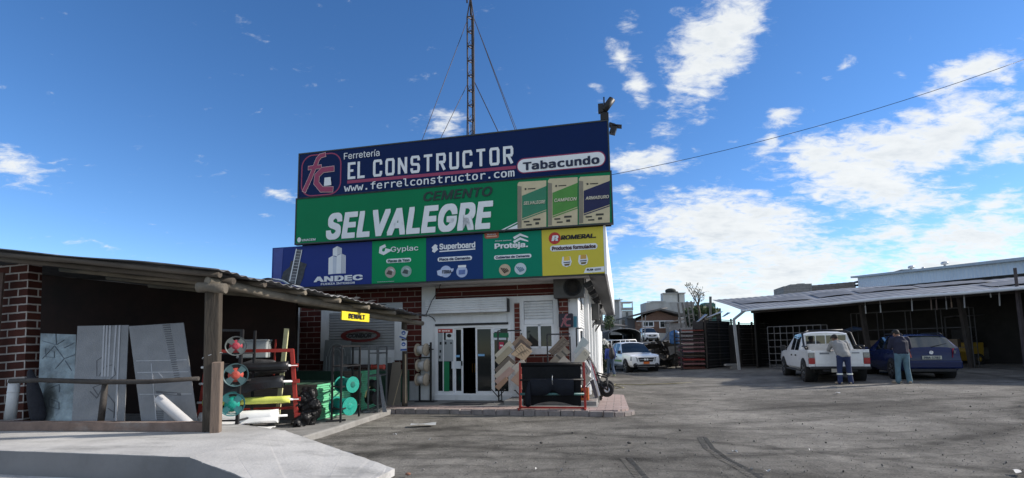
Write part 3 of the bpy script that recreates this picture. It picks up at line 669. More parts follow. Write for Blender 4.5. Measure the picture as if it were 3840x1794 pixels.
# block capitals drawn from strokes
LET = {'E': [[(1, 0), (0, 0), (0, 1), (1, 1)], [(0, .5), (.85, .5)]], 'L': [[(0, 1), (0, 0), (1, 0)]], 'C': [[(1, .72), (1, .9), (.9, 1), (.1, 1), (0, .9), (0, .1), (.1, 0), (.9, 0), (1, .1), (1, .28)]],
  'O': [[(.1, 0), (.9, 0), (1, .1), (1, .9), (.9, 1), (.1, 1), (0, .9), (0, .1)]], 'N': [[(0, -.06), (0, 1.06)], [(0, 1.0), (1, 0)], [(1, -.06), (1, 1.06)]], 'S': [[(1, .75), (1, .9), (.9, 1), (.1, 1), (0, .9), (0, .62), (.1, .52), (.9, .48), (1, .38), (1, .1), (.9, 0), (.1, 0), (0, .1), (0, .25)]],
  'T': [[(-.1, 1), (1.1, 1)], [(.5, 1), (.5, -.06)]], 'R': [[(0, -.06), (0, 1), (.9, 1), (1, .9), (1, .6), (.9, .48), (.1, .48)], [(.5, .48), (1, -.06)]], 'U': [[(0, 1.06), (0, .1), (.1, 0), (.9, 0), (1, .1), (1, 1.06)]]}
x0, z0 = S.f(Cp(508, 458)); x1, z1 = S.f(Cp(1545, 246))
wd = (z1-z0)*.150; zb0, zb1 = z0+wd/2, z1-wd/2
k_ = (x1-x0)/1043
CH = [('E', 0, 52), ('L', 66, 48)]+[(c, 170+81.3*i, 60) for i, c in enumerate('CONSTRUCTOR')]
for word in (CH[:2], CH[2:]):
    mb = MB()
    for ch, xo, wl in word:
        xa = x0+xo*k_+wd/2; lw = wl*k_-wd
        for si, stp in enumerate(LET[ch]):
            mb.stroke([(xa+p[0]*lw, zb0+p[1]*(zb1-zb0)) for p in stp], wd, -.004-.0012*si, -.012-.0012*si, closed=ch == 'O', capext=wd/2 if ch in 'EL' and si == 0 else 0)
    if word is CH[:2] or word[0][0] == 'E': mb.build('lettering', M_ltr, S.t)
mb.build('lettering', M_ltr, S.t)
S.text('Ferretería', Cp(485, 334), Cp(709, 268), M_ltr, bold=.004)
S.text('www.ferrelconstructor.com', Cp(485, 536), Cp(1553, 388), M_ltr, mono=True, bold=.012)
S.stroke([(505, 474), (1562, 381)], .085, M_pink, 'red_underline', fn=Cp)
S.pill(Cp(1568, 424), Cp(2122, 275), M_pink, 'pill_border', y=-.006); S.pill(Cp(1574, 418), Cp(2116, 283), M_ltr, 'pill', y=-.011)
S.text('Tabacundo', Cp(1606, 404), Cp(2084, 306), M_navytext, mono=True, bold=.03, y=-.016)
x0, z0 = S.f(Cp(217, 566)); x1, z1 = S.f(Cp(467, 287)); rr = rrect(x0, x1, z0, z1, .33, 8)
mb = MB(); mb.stroke(rr, .035, -.002, -.007, closed=True); mb.build('emblem_border', M_pink, S.t)
fc_emblem(S.t, lambda x, y: S.f(Cp(x, y)), -.004, M_pink, M_emout)
# small plain bag motif in the emblem
S.poly([(362, 500), (366, 448), (404, 444), (408, 494)], M_ltr, 'emblem_bag', fn=Cp, y=-.022)
# green cement board
M_sgreen = mat('sign_green', '00764c', .55, .07, .6, .16, spec=.15, bscale=1.2)
S = Sign('cement_board', 'wide green cement board below the navy one, three sacks printed at its right', -7.62, 1.02, 4.50, 5.76, -1.25, M_sgreen, .12, 'sign', M_frame)
S.text('CEMENTO', Cp(982, 596), Cp(1415, 500), mat('sign_black_green', '12302c', .5, .05), shear=.2, bold=.024)
S.text('SELVALEGRE', Cp(372, 838), Cp(1420, 588), M_ltr, shear=.2, bold=.044, space=1.08)
S.disc(Cp(204, 836), .058, M_ltr, 'maker_mark', k=1.2); S.text('UNACEM', Cp(222, 846), Cp(308, 826), M_ltr, bold=.03)
S.poly([(1450, 783), (1574, 722), (1574, 727), (1470, 782)], M_ltr, 'white_wedge', fn=Cp); S.poly([(1482, 782), (1574, 738), (1574, 770)], M_ltr, 'white_wedge', fn=Cp)
M_cream = mat('sack_cream', 'c4b898', .6, .1, 3); M_creamd = mat('sack_side', '857f6f', .6, .12, 3)
def sack(xa, xb, yt, yb, band, bnm, word, sk):
    dy = -.058*(xb-xa)
    q = lambda fx, fy: (xa+fx*(xb-xa), yt+fy*(yb-yt)+dy*fx)
    o = S.poly([q(.0, .04), q(.05, 0), q(1, 0), q(1, 1), q(0, 1)], M_cream, 'sack_print', fn=Cp)
    S.poly([q(0, .08), q(.14, .1), q(.14, .98), q(.0, .98)], M_creamd, 'sack_edge', fn=Cp, y=-.007, par=o)
    S.poly([q(.16, .30), q(1, .12), q(1, .62), q(.16, .78)], mat('sack_'+bnm, band, .5, .08), 'sack_band', fn=Cp, y=-.008, par=o)
    S.poly([q(.16, .80), q(1, .64), q(1, .66), q(.16, .82)], mat('sack_'+bnm, band), 'sack_stripe', fn=Cp, y=-.008, par=o)
    S.text(word, Cp(*q(.22, .50)), Cp(*q(.97, .42)), mat('sack_word', 'd8d2bd', .5, .04), y=-.014, bold=.02, shear=.15).parent = S.t
    for a, b, c, d in ((.22, .84, .42, .87), (.55, .80, .8, .84), (.3, .91, .5, .94), (.62, .88, .75, .93)): S.poly([q(a, b), q(c, b), q(c, d), q(a, d)], mat('sack_ink', '3a3a34', .6), 'sack_mark', fn=Cp, y=-.008, par=o)
    S.poly([q(.25, .14), q(.31, .14), q(.31, .18), q(.25, .18)], mat('sack_ink', '3a3a34'), 'sack_mark', fn=Cp, y=-.008, par=o)
    S.poly([q(.36, .15), q(.62, .15), q(.62, .17), q(.36, .17)], mat('sack_ink', '3a3a34'), 'sack_mark', fn=Cp, y=-.008, par=o)
sack(1572, 1752, 474, 768, '2c7a5c', 'teal', 'SELVALEGRE', 0); sack(1762, 1948, 454, 752, '4a8a3a', 'leaf', 'CAMPEON', 1); sack(1956, 2150, 442, 738, '0c1648', 'navyband', 'ARMADURO', 2)
# row of five panels
def row(name, label, u0, u1, col, key):
    return Sign(name, label, u0, u1, 3.29, 4.445, -1.155, mat('panel_'+key, col, .55, .06, .8, spec=.15), .09, 'sign', None)
S = row('steel_sign', 'indigo reinforcing steel sign with a white tower emblem, left end of the lower row', -8.43, -5.352, '23367c', 'indigo')
S.poly([(100, 660), (105, 212), (250, 205), (215, 660)], mat('panel_indigo_light', '35458e', .45), 'tint', fn=Kp)
M_rock = ribmat('print_rebar', (.10, .105, .12), 'Z', .05, .6, .004, .6)
S.poly([(222, 658), (250, 555), (345, 480), (362, 394), (450, 385), (600, 440), (570, 515), (545, 640), (490, 765), (330, 740)], mat('print_rock', (.045, .05, .06), .6, .6, 9), 'print', fn=Kp, y=-.004)
S.poly([(320, 700), (445, 215), (530, 228), (430, 740)], M_rock, 'print', fn=Kp, y=-.009); S.stroke([(345, 700), (448, 215)], .03, M_ltr, 'print', fn=Kp, y=-.014); S.stroke([(425, 740), (530, 228)], .02, M_ltr, 'print', fn=Kp, y=-.014)
for i, y in enumerate(range(240, 700, 44)): S.stroke([(452-(y-215)*.255, y), (520-(y-215)*.2, y+6)], .022, mat('print_grey', (.3, .31, .33), .5, .3), 'print', fn=Kp, y=-.0135)
M_ltr2 = mat('sign_pale', (.52, .57, .66), .5, .04)
for pts, mt in (([(918, 594), (922, 352), (985, 315), (985, 588)], M_ltr), ([(985, 588), (985, 318), (1040, 335), (1035, 583)], M_ltr2), ([(1035, 583), (1042, 320), (1112, 285), (1108, 580)], M_ltr), ([(985, 313), (985, 212), (1053, 172), (1053, 325)], M_ltr)): S.poly(pts, mt, 'tower_emblem', fn=Kp)
for i in range(5): x = 1114+i*13; S.poly([(x, 580), (x+2, 284+i*6), (x+10, 290+i*6), (x+8, 578)], M_ltr, 'tower_emblem', fn=Kp)
for i in range(5): x = 1056+i*13; S.poly([(x, 305-i*5), (x, 176+i*6), (x+9, 180+i*6), (x+9, 300-i*5)], M_ltr, 'tower_emblem', fn=Kp)
S.text('ANDEC', Kp(703, 712), Kp(1432, 594), M_ltr, bold=.045, space=1.05); S.text('FUERZA INTERIOR', Kp(808, 756), Kp(1316, 700), M_ltr, bold=.03)
def circ2(S, fn, a, b, r, c1, c2, c3, c4, key):
    for (x, y), ca, cb in ((a, c1, c2), (b, c3, c4)):
        S.disc(fn(x, y), r, mat('disc_'+key+ca, ca, .5, .06), 'product_disc')
        S.poly([(x-60, y+25), (x-25, y-30), (x+30, y-12), (x+22, y+42)], mat('disc_'+key+cb, cb, .5, .2), 'product_print', fn=fn, y=-.007)
        S.poly([(x-10, y-52), (x+42, y-40), (x+58, y-8), (x+35, y-15)], mat('disc_'+key+'lt', 'c9cfcf', .5), 'product_print', fn=fn, y=-.008)
S = row('plasterboard_sign', 'bright green plasterboard sign, second of the lower row', -5.348, -3.802, '008a55', 'gyp')
S.stroke([(1768, 165), (1700, 198), (1692, 262), (1740, 282), (1815, 240), (1760, 228)], .085, M_ltr, 'emblem', fn=Kp); S.text('Gyplac', Kp(1845, 281), Kp(2257, 160), M_ltr, bold=.012)
S.pill(Kp(1778, 428), Kp(2148, 345), M_ltr, 'pill'); M_inkg = mat('ink_green', '1c5a52', .5); S.text('Placas de Yeso', Kp(1802, 418), Kp(2128, 358), M_inkg, bold=.03, y=-.007)
circ2(S, Kp, (1838, 562), (2075, 548), .15, 'a89c94', '4a423c', '8fa8a2', '3c4a48', 'g'); S.text('WWW.GYPLAC.COM.EC', Kp(1645, 712), Kp(1898, 692), M_ltr, bold=.04)
S = row('cement_sheet_sign', 'dark blue cement sheet sign, middle of the lower row', -3.798, -2.252, '14366e', 'sup')
S.poly([(135, 345), (180, 300), (212, 318), (205, 345), (222, 368), (172, 413), (140, 395), (150, 368)], M_ltr, 'emblem', fn=Lp); S.text('Superboard', Lp(237, 392), Lp(706, 268), M_ltr, bold=.035); S.stroke([(237, 397), (706, 363)], .03, M_ltr, 'underline', fn=Lp)
S.pill(Lp(213, 532), Lp(662, 450), M_ltr, 'pill'); M_ink = mat('ink_navy', '22305c', .5); S.text('Placa de Cemento', Lp(236, 520), Lp(640, 462), M_ink, bold=.03, y=-.007)
S.disc(Lp(320, 658), .155, mat('disc_blue', 'a9b8d8', .5, .06), 'product_disc'); S.poly([(205, 650), (260, 632), (425, 618), (415, 655), (262, 722), (215, 705)], mat('disc_blue2', 'b8c4de', .5, .1), 'product_print', fn=Lp, y=-.007); S.text('FIBRA', Lp(275, 686), Lp(396, 636), mat('ink_grey', '3c4358'), bold=.04, y=-.012)
S.disc(Lp(530, 660), .15, mat('disc_blue', 'ffffff'), 'product_disc'); S.poly([(480, 605), (482, 578), (585, 572), (584, 602)], M_ltr, 'product_print', fn=Lp, y=-.007); S.poly([(488, 700), (490, 640), (575, 632), (572, 692)], mat('ink_blue2', '5a70a8', .5, .3), 'product_print', fn=Lp, y=-.007)
S = row('roofing_sign', 'teal green roofing sign with white chevrons and an orange tab', -2.248, -.722, '007d63', 'pro')
S.poly([(825, 152), (1013, 142), (1010, 205), (995, 220), (845, 230), (826, 212)], mat('tab_orange', 'a3533c', .5, .08), 'tab', fn=Lp); S.text('NUEVO', Lp(862, 186), Lp(975, 164), M_ltr, y=-.007, bold=.02); S.poly([(852, 212), (852, 196), (988, 186), (988, 202)], mat('tab_peach', 'd8a890', .5), 'tab_mark', fn=Lp, y=-.007)
for dy in (0, 52): S.poly([(1200, 216+dy), (1200, 208+dy), (1290, 160+dy), (1395, 202+dy), (1395, 218+dy), (1290, 192+dy), (1215, 238+dy)], M_ltr, 'chevron', fn=Lp)
S.text('Ahora somos', Lp(962, 268), Lp(1176, 242), M_ltr, bold=.03); S.text('Proteja.', Lp(958, 382), Lp(1392, 266), M_ltr, bold=.035)
S.pill(Lp(950, 504), Lp(1437, 424), M_ltr, 'pill'); S.text('Cubiertas de Cemento', Lp(972, 492), Lp(1415, 436), M_ink, bold=.03, y=-.007)
for (x, y), cs in (((1090, 637), ('b9a58c', '3c2c22')), ((1293, 622), ('b8c8d0', '5a7a90'))):
    S.disc(Lp(x, y), .15, mat('disc_p'+cs[0], cs[0], .5, .06), 'product_disc')
    for k in range(4): S.poly([(x-58+k*24, y-26+k*2), (x-46+k*24, y-30+k*3), (x+8+k*16, y+40-k*8), (x-6+k*16, y+46-k*8)], mat('disc_p'+cs[1], cs[1], .5, .1), 'product_print', fn=Lp, y=-.007)
S = row('paint_sign', 'yellow sign with a red round emblem and two buckets, right end of the lower row', -.718, .80, 'cbbd48', 'rom')
S.disc(Lp(1740, 223), .15, mat('rom_red', 'b5302c', .5, .05), 'emblem_disc'); S.text('R', Lp(1702, 262), Lp(1790, 186), M_ltr, y=-.007, bold=.05, shear=.15); S.text('ROMERAL.', Lp(1820, 246), Lp(2278, 160), mat('ink_black', '17161c', .5), bold=.04, shear=.15)
S.pill(Lp(1682, 398), Lp(2298, 286), M_ltr, 'pill'); S.text('Productos formulados', Lp(1706, 384), Lp(2276, 300), mat('ink_wine', '47242c', .5), y=-.007, bold=.035)
for x, y, c in ((1897, 527, 'd8b848'), (2112, 505, 'c89a48')):
    S.poly([(x-66, y+20), (x-55, y-60), (x+45, y-68), (x+66, y), (x+50, y+55), (x, y+72), (x-50, y+58)], M_ltr, 'bucket_print', fn=Lp); S.poly([(x-36, y-8), (x-34, y-62), (x+40, y-66), (x+42, y-14)], mat('bucket_'+c, c, .5, .15), 'bucket_mark', fn=Lp, y=-.007); S.poly([(x-40, y+10), (x+50, y+2), (x+44, y+14), (x-38, y+22)], M_ink, 'bucket_mark', fn=Lp, y=-.007); S.poly([(x-32, y+34), (x+44, y+26), (x+32, y+52), (x-24, y+58)], mat('bucket_d', '6a5a2c', .5, .3), 'bucket_mark', fn=Lp, y=-.007)
S.poly([(2120, 678), (2150, 612), (2385, 590), (2388, 660)], M_ltr, 'white_tag', fn=Lp); S.text('PLAN', Lp(2162, 648), Lp(2242, 620), mat('ink_black', 'ffffff'), y=-.007, bold=.04); S.stroke([(2262, 635), (2345, 624)], .05, mat('ink_greyl', '8a8c94', .5), 'tag_mark', fn=Lp, y=-.007)
# steelwork carrying the upper boards
mb = MB()
for u in (-7.2, -5.6, -3.6, -1.6, .6): mb.bar((u, -1.10, 3.42), (u, -1.10, 7.0), .08); mb.bar((u, -1.06, 6.6), (u, .6, 3.42), .06)
mb.bar((-7.5, -1.10, 4.47), (1.0, -1.10, 4.47), .05)
o = mb.build('sign_scaffold', M_black); place(o, O, -YAW); tag(o, 'black steel frame behind the stacked sign boards on the shop roof', 'sign frame')
# lamps on the top corner of the boards
cu, cz = fu(2276, 452, -1.2)
t = thing('floodlight', 'black cylindrical spotlight standing on the top right corner of the navy board', 'floodlight', fw(.93, -1.19, 7.095), -YAW)
mb = MB(); mb.bar((0, 0, 0), (0, 0, .62), .035); mb.box(-.15, -.02, -.06, .06, .22, .44); mb.box(-.10, .10, -.05, .05, .02, .2); mb.build('bracket', M_black, t)
mb = MB(); M = Matrix.Translation((-.02, 0, .26)) @ Matrix.Rotation(R(38), 4, 'Y'); mb.lathe([(.06, 0), (.09, .02), (.09, .36), (.08, .36), (.08, .30), (.02, .35)], 16, M); mb.build('lamp_housing', M_black, t)
t = thing('floodlight', 'flat black floodlight hooked outward on the navy board corner under the spotlight', 'floodlight', fw(1.04, -1.19, 6.85), -YAW)
mb = MB(); mb.bar((0, 0, .18), (.14, 0, .12), .04); mb.box(-.03, .28, -.1, .1, .10, .12, 0, Matrix.Rotation(R(12), 4, 'Y')); mb.build('visor', M_black, t); mb = MB(); mb.box(.02, .16, -.08, .08, -.08, .1, 0, Matrix.Rotation(R(20), 4, 'Y')); mb.build('housing', M_black, t)
# gap strip lamp bar at the lower right of the green board
# ------------------------------------------------------------------ lattice mast with guy wires on the roof
mv = 3.0; mu, _ = fu(1769, 490, mv); base = fw(mu, mv, 3.42)
mast = thing('radio_mast', 'tall thin triangular lattice mast with guy wires rising behind the boards', 'mast', base, -YAW)
M_mast = mat('mast_steel', (.06, .05, .05), .6, .3, 9, metal=.3)
hw = (fu(1781, 400, mv)[0]-fu(1757, 400, mv)[0])/2
zt = fu(1768, 66, mv)[1]-3.42
legs = [(-hw, -hw*.55), (hw, -hw*.55), (0, hw*1.1)]
mb = MB()
for x, y in legs: mb.tube([(x, y, 0), (x, y, zt)], .028, 6)
mb.build('leg_tubes', M_mast, mast)
n = 18
for i in range(n+1):
    z = zt*i/n; mb = MB()
    for a in range(3):
        p, q = legs[a], legs[(a+1) % 3]; mb.bar((p[0], p[1], z), (q[0], q[1], z), .03); 
        if i < n: mb.tube([(p[0], p[1], z), ((p[0]+q[0])/2, (p[1]+q[1])/2, z+.2), (q[0], q[1], z)], .010, 4)
    mb.build('rung', M_mast, mast)
mb = MB(); [mb.bar((x, y, zt), (x*.15, y*.15, zt+.7), .035) for x, y in legs]; mb.tube([(0, 0, zt+.1), (0, 0, zt+2.6)], .035, 6); mb.bar((-.14, 0, zt+.6), (-.14, 0, zt+1.5), .05); mb.box(-.24, -.1, -.05, .05, zt+1.4, zt+1.5); mb.build('top_pole', M_mast, mast)
mb = MB(); mb.tube([(.05, 0, 0), (.03, .05, zt*.5), (.06, 0, zt)], .02, 5); mb.tube([(-.06, .1, 0), (-.04, .05, zt*.6)], .016, 5); mb.build('cable', M_black, mast)
zm = fu(1768, 310, mv)[1]-3.42
def guy(z, s, px, py, v, r=.012):
    u_, zz = fu(px, py, v); a = Vector((s*hw, 0, z)); b = Vector((u_-mu, v-mv, zz-3.42)); d = b-a; k = (0-a.z)/d.z if d.z < 0 else 1
    e = a+d*k; mb = MB(); mb.tube([a, (a+e)/2-Vector((0, 0, .05)), e], r, 5); mb.build('guy_wire', M_mast, mast)
guy(zt-.05, -1, 1580, 530, 3.0); guy(zt-.05, 1, 1934, 490, 3.0, .013); guy(zm, -1, 1650, 522, 3.2); guy(zm, 1, 1872, 500, 3.2, .016); guy(zt-.05, 1, 1940, 490, 4.2, .01); guy(zm, -1.2, 1750, 500, 3.0, .01)
# ------------------------------------------------------------------ overhead cable across the yard
a = fw(1.05, -1.15, 5.72); b = dep(3845, 222, 11.0)
mb = MB(); pts = [a.lerp(b, i/14) for i in range(15)]
for i, p in enumerate(pts): t_ = i/14; p.z -= .22*4*t_*(1-t_)
mb.tube(pts, .007, 5); o = mb.build('overhead_cable', M_black); tag(o, 'thin black cable running from the sign boards across the sky to the right', 'cable')
# ------------------------------------------------------------------ left lean-to shed
P1 = Vector((-4.88, 8.27, .25)); P2 = Vector((-2.74, 12.63, .10)); P0 = Vector((-8.95, 8.78, .25))
def rz_(x, y): return 2.87-.1265*(x+4.75)-.0414*(y-7.8)
shed = thing('lean_to_shed', 'dark open pole shed with a thin corrugated roof left of the shop', 'shed', (-4.88, 8.27, .25))
def ws(p): return Vector(p)-Vector((-4.88, 8.27, .25))
M_tin = mat('old_roof_tin', (.10, .10, .105), .5, .35, 2, metal=.55, stain=((.30, .31, .32), 1.5, .5, (1, 1, 1)))
def roofpt(s, t):
    a = Vector((-12.5, 8.95)).lerp(Vector((-4.72, 7.80)), s); b = Vector((-12.5, 15.4)).lerp(Vector((-2.15, 12.45)), s)
    p = a.lerp(b, t); z = rz_(p.x, p.y)+.016*math.sin(t*math.pi*2*34)+.012*math.sin(s*17+t*5)+(.015*math.sin(t*40)*max(0, s-.9)*10)
    return ws((p.x, p.y, z))
mb = MB(); mb.grid(24, 272, roofpt); r_ = mb.build('roof', M_tin, shed)
sol = r_.modifiers.new('thick', 'SOLIDIFY'); sol.thickness = .012
# curled loose sheet edges along the eave
mb = MB()
for k in range(9):
    t = .18+k*.09; a = Vector((-4.72, 7.8)).lerp(Vector((-2.15, 12.45)), t); z = rz_(a.x, a.y)+.03; l = .3
    mb.grid(6, 1, lambda i, j, a=a, z=z: ws((a.x-.25+.3*i, a.y+.02+j*.34, z+.05*math.sin(i*3.0+k)*i+.02*j)))
mb.build('roof_flashing', mat('bright_tin', (.42, .43, .45), .45, .3, 6, metal=.5), shed)
# poles carrying the roof
M_shadelog = mat('shaded_pole_wood', (.075, .062, .05), .85, .4, 4, .4, stretch=(.2, 1, 1))  # pole wood with shade put into the colour, for front beam and rafters
def pole(mb, a, b, r, n=10, k=6):
    a, b = Vector(a), Vector(b); rnd = random.Random(int(a.x*100+b.y*10))
    pts = [a.lerp(b, i/k)+Vector((rnd.uniform(-1, 1), rnd.uniform(-1, 1), rnd.uniform(-1, 1)))*.012 for i in range(k+1)]
    mb.tube([ws(p) for p in pts], [r*rnd.uniform(.9, 1.08) for _ in pts], n)
mb = MB(); pole(mb, (-9.3, 8.75, rz_(-9.3, 8.7)-.12), (-4.62, 8.12, rz_(-4.62, 8.1)-.13), .06); mb.build('beam_pole', M_shadelog, shed)
mb = MB(); pole(mb, (-4.95, 7.95, 2.68), (-3.42, 11.05, 2.40), .078); mb.build('beam_pole', M_log, shed)
mb = MB(); pole(mb, (-3.55, 10.9, 2.36), (-2.35, 12.9, 2.20), .06); mb.build('beam_pole', M_log, shed)
for k in range(7):
    t = .02+k*.155; a = Vector((-4.72, 7.8)).lerp(Vector((-2.15, 12.45)), t); e = Vector((a.x-.05, a.y, rz_(a.x, a.y)-.07)); f_ = Vector((e.x-5.4, e.y+.75, rz_(e.x-5.4, e.y+.75)-.07))
    mb = MB(); pole(mb, e, f_, .05); mb.build('rafter_pole', M_shadelog if k < 2 else M_log, shed)
# posts
mb = MB()
def post(a, b, w, h): mb.bar(ws(a), ws(b), w, h, up=(1, .3, 0))
post((-4.98, 8.30, .2), (-4.93, 8.12, 2.62), .20, .22); mb.build('post', M_wood, shed, bevel=.02)
mb = MB(); post((-4.83, 8.17, .2), (-4.80, 8.10, 1.38), .17, .14); mb.build('short_post', mat('brown_post_wood', (.16, .12, .095), .85, .3, 5, .4, stretch=(1, 1, .15)), shed, bevel=.012)
mb = MB(); pole(mb, (-5.10, 7.99, 2.60), (-4.66, 7.97, 2.57), .08, k=3); mb.build('capital_log', mat('grey_log', (.12, .105, .085), .85, .35, 4, .4), shed)
mb = MB(); [mb.tube([ws((-4.98+.14*math.cos(a), 8.24+.14*math.sin(a), 1.48+.05*math.cos(a))) for a in [i*math.pi/8 for i in range(16)]], .008, 5, closed=True)]; mb.build('tie_wire', M_alu, shed)
mb = MB(); pole(mb, (-2.72, 12.6, .05), (-2.74, 12.55, 2.3), .07, 8); mb.build('post', M_wood, shed)
# sill, walls and pillar
mb = MB(); q0, q1 = Vector((-11.2, 9.04, .25)), Vector((-5.02, 8.28, .25)); mb.bar(ws(q0+Vector((0, 0, .075))), ws(q1+Vector((0, 0, .075))), .16, .15); mb.build('sill', mat('clay_sill', (.20, .145, .12), .9, .3, 3, .4, stain=((.27, .26, .25), 3, .8, (.5, 1, 1))), shed, bevel=.012)
M_pil = brickmat('pillar_brick', (.055, .018, .014), (.085, .028, .02), (.42, .40, .38), .40, .155, .016, 'xz', .9, .8)
d_ = (Vector((-9.3, 9.6))-Vector((-8.7, 9.5)))
mb = MB(); mb.box(-1.9, .0, 0, .25, 0, 3.12); o = mb.build('brick_wall', M_pil, shed); o.location = ws((-9.18, 9.42, .2)); o.rotation_euler = (0, R(-3), -.12)
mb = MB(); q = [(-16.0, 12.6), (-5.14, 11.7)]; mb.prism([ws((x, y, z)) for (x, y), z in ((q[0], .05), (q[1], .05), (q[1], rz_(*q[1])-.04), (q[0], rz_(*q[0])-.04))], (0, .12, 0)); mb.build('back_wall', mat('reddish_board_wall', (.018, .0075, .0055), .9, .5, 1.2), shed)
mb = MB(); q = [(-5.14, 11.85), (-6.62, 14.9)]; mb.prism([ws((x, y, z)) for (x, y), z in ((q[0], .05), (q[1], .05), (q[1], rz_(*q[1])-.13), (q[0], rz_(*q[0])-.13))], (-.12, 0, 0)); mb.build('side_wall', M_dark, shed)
mb = MB(); mb.box(-.25, .0, 0, .04, 0, 2.9); o = mb.build('edge_plank', mat('dull_plank', (.075, .05, .042), .85, .3, 3), shed); o.location = ws((-9.62, 9.25, .2))
# front rail on a stub post
rail = thing('pole_rail', 'dark round pole rail across the shed opening on a stub post', 'rail', dep(385, 1580, 8.75))
o0 = rail.location
mb = MB(); pts = [dep(x, y, 8.62) for x, y in ((38, 1430), (150, 1426), (385, 1433), (560, 1432), (745, 1420))]; mb.tube([p-o0 for p in pts], [.042, .04, .045, .04, .036], 9); mb.build('rail', mat('dark_pole', (.05, .045, .042), .8, .3, 8, .3), rail)
mb = MB(); mb.tube([dep(395, 1432, 8.66)-o0, dep(388, 1500, 8.68)-o0, dep(376, 1600, 8.7)-o0], [.045, .05, .05], 8); mb.build('stub_post', mat('dark_pole', 'ffffff'), rail)
pp = thing('pvc_pipe', 'upright white plastic pipe at the foot of the brick pillar', 'pipe', gnd(46, 1590, .25)); pp.location = dep(46, 1578, 8.98); y_ = pp.location.y
mb = MB(); a = dep(38, 1573, y_)-pp.location; b = dep(54, 1432, y_)-pp.location; r = .082; mb.tube([a, b], r, 14); mb.tube([b-(b-a)*.02, b+(b-a)*.06], r*1.12, 14); mb.tube([a.lerp(b, .72), a.lerp(b, .74)], r*1.05, 14); mb.build('pipe', mat('grey_white_pvc', (.55, .57, .58), .45, .08, 4, stain=((.3, .29, .28), 5, .4)), pp)
# leaning sheets
Ap = lambda x, y: (.7432*x, 900+.7432*y)
def sheet(nm, label, cat, pts, Yb, lean, mt, th=.012, extra=None, parent=None, fn=Ap):
    """board leaning back: bottom edge at depth Yb, top edge lean metres deeper"""
    ys = [p[1] for p in pts]; y0, y1 = min(ys), max(ys)
    W_ = [dep(*fn(x, y), Yb+lean*(y1-y)/(y1-y0)) for x, y in pts]
    c = sum(W_, Vector())/len(W_); c.z = min(p.z for p in W_); n = (W_[1]-W_[0]).cross(W_[2]-W_[0]).normalized()
    if n.y < 0: n = -n
    t = thing(nm, label, cat, c); mb = MB(); mb.prism([p-c for p in W_], n*th); mb.build('board', mt, t)
    if extra:
        for part, lst, mt2, wd in extra:
            mb = MB()
            for l in lst:
                for (xa, ya), (xb, yb) in zip(l, l[1:]):
                    pa, pb = [dep(*fn(x, y), Yb+lean*(y1-y)/(y1-y0)) for x, y in ((xa, ya), (xb, yb))]
                    mb.bar(pa-c-n*.004, pb-c-n*.004, wd, .012, up=n)
            mb.build(part, mt2, t)
    return t
M_tinsheet = mat('shiny_patterned_tin', (.19, .225, .23), .30, .5, 3, .8, metal=.6, bscale=6)
hexl = [[(215, 510), (285, 530), (325, 505)], [(285, 530), (282, 475)], [(215, 600), (275, 535), (325, 600), (280, 650)], [(325, 600), (378, 580)], [(230, 545), (275, 565), (275, 595), (232, 590), (230, 545)], [(325, 545), (375, 520)], [(330, 610), (362, 660)], [(250, 750), (300, 730), (300, 770)], [(248, 800), (298, 820), (298, 855), (250, 840), (248, 800)]]
sheet('patterned_tin_sheet', 'shiny tin sheet embossed with cube pattern, leftmost of the leaning sheets', 'metal sheet', [(205, 472), (384, 478), (368, 914), (186, 914)], 9.05, .35, M_tinsheet, extra=[('embossing', hexl, mat('tin_ridge', (.10, .12, .13), .3, .2, metal=.6), .012)])
M_greysheet = mat('grey_panel_sheet', (.225, .233, .245), .5, .12, 3, .35, metal=.15, bscale=60)
M_ridge = mat('pale_ridge', (.38, .39, .41), .45, .1, metal=.2); M_groove = mat('groove_dark', (.10, .105, .115), .6)
sheet('embossed_panel_sheet', 'grey embossed panel with vertical ridges, middle of the leaning sheets', 'metal sheet', [(391, 435), (649, 430), (628, 914), (362, 914)], 8.95, .45, M_greysheet,
      extra=[('ridge', [[(x, 433), (x-(x-440)*.03-8, 690)] for x in (527, 542, 558)]+[[(588, 432), (570, 690)], [(606, 432), (585, 914)]], M_ridge, .03), ('groove', [[(500, 690), (530, 640), (575, 630), (585, 680), (540, 720), (470, 745), (500, 790)], [(455, 765), (490, 800), (520, 740)], [(490, 690), (490, 610), (520, 590)], [(530, 760), (580, 825), (575, 900)], [(545, 850), (575, 870)]], M_groove, .014)])
rib = [[(822+k*0.6+(k*1.9), 432+k*11), (858+k*2.1, 430+k*11)] for k in range(26)]
sheet('ribbed_panel_sheet', 'grey panel with a ladder of short ribs, tilted, rightmost of the leaning sheets', 'metal sheet', [(650, 436), (926, 418), (996, 914), (712, 914)], 8.85, .45, M_greysheet,
      extra=[('rib', rib+[[(790, 765+k*6), (915, 775+k*5)] for k in range(3)]+[[(790, 865+k*10), (825, 865+k*10)] for k in range(6)], M_groove, .016), ('ridge', [[(688, 612), (944, 606)], [(694, 670), (952, 666)], [(706, 780), (968, 778)], [(765, 625), (790, 910)], [(770, 668), (800, 668), (822, 695)]], M_ridge, .014)])
t = thing('plastic_tube', 'short pale plastic tube leaning inside the shed sill by the post', 'tube', dep(*Ap(940, 925), 8.55))
mb = MB(); a, b = dep(*Ap(955, 935), 8.5)-t.location, dep(*Ap(803, 803), 8.66)-t.location; mb.tube([a, b], .088, 16, cap=False); mb.tube([b, a], .076, 16, cap=False); mb.build('tube', mat('pale_grey_plastic', (.50, .50, .51), .5, .1, 4), t)
t = thing('dark_sack', 'dark limp sack standing by the brick pillar behind the rail', 'sack', dep(*Ap(175, 910), 9.0))
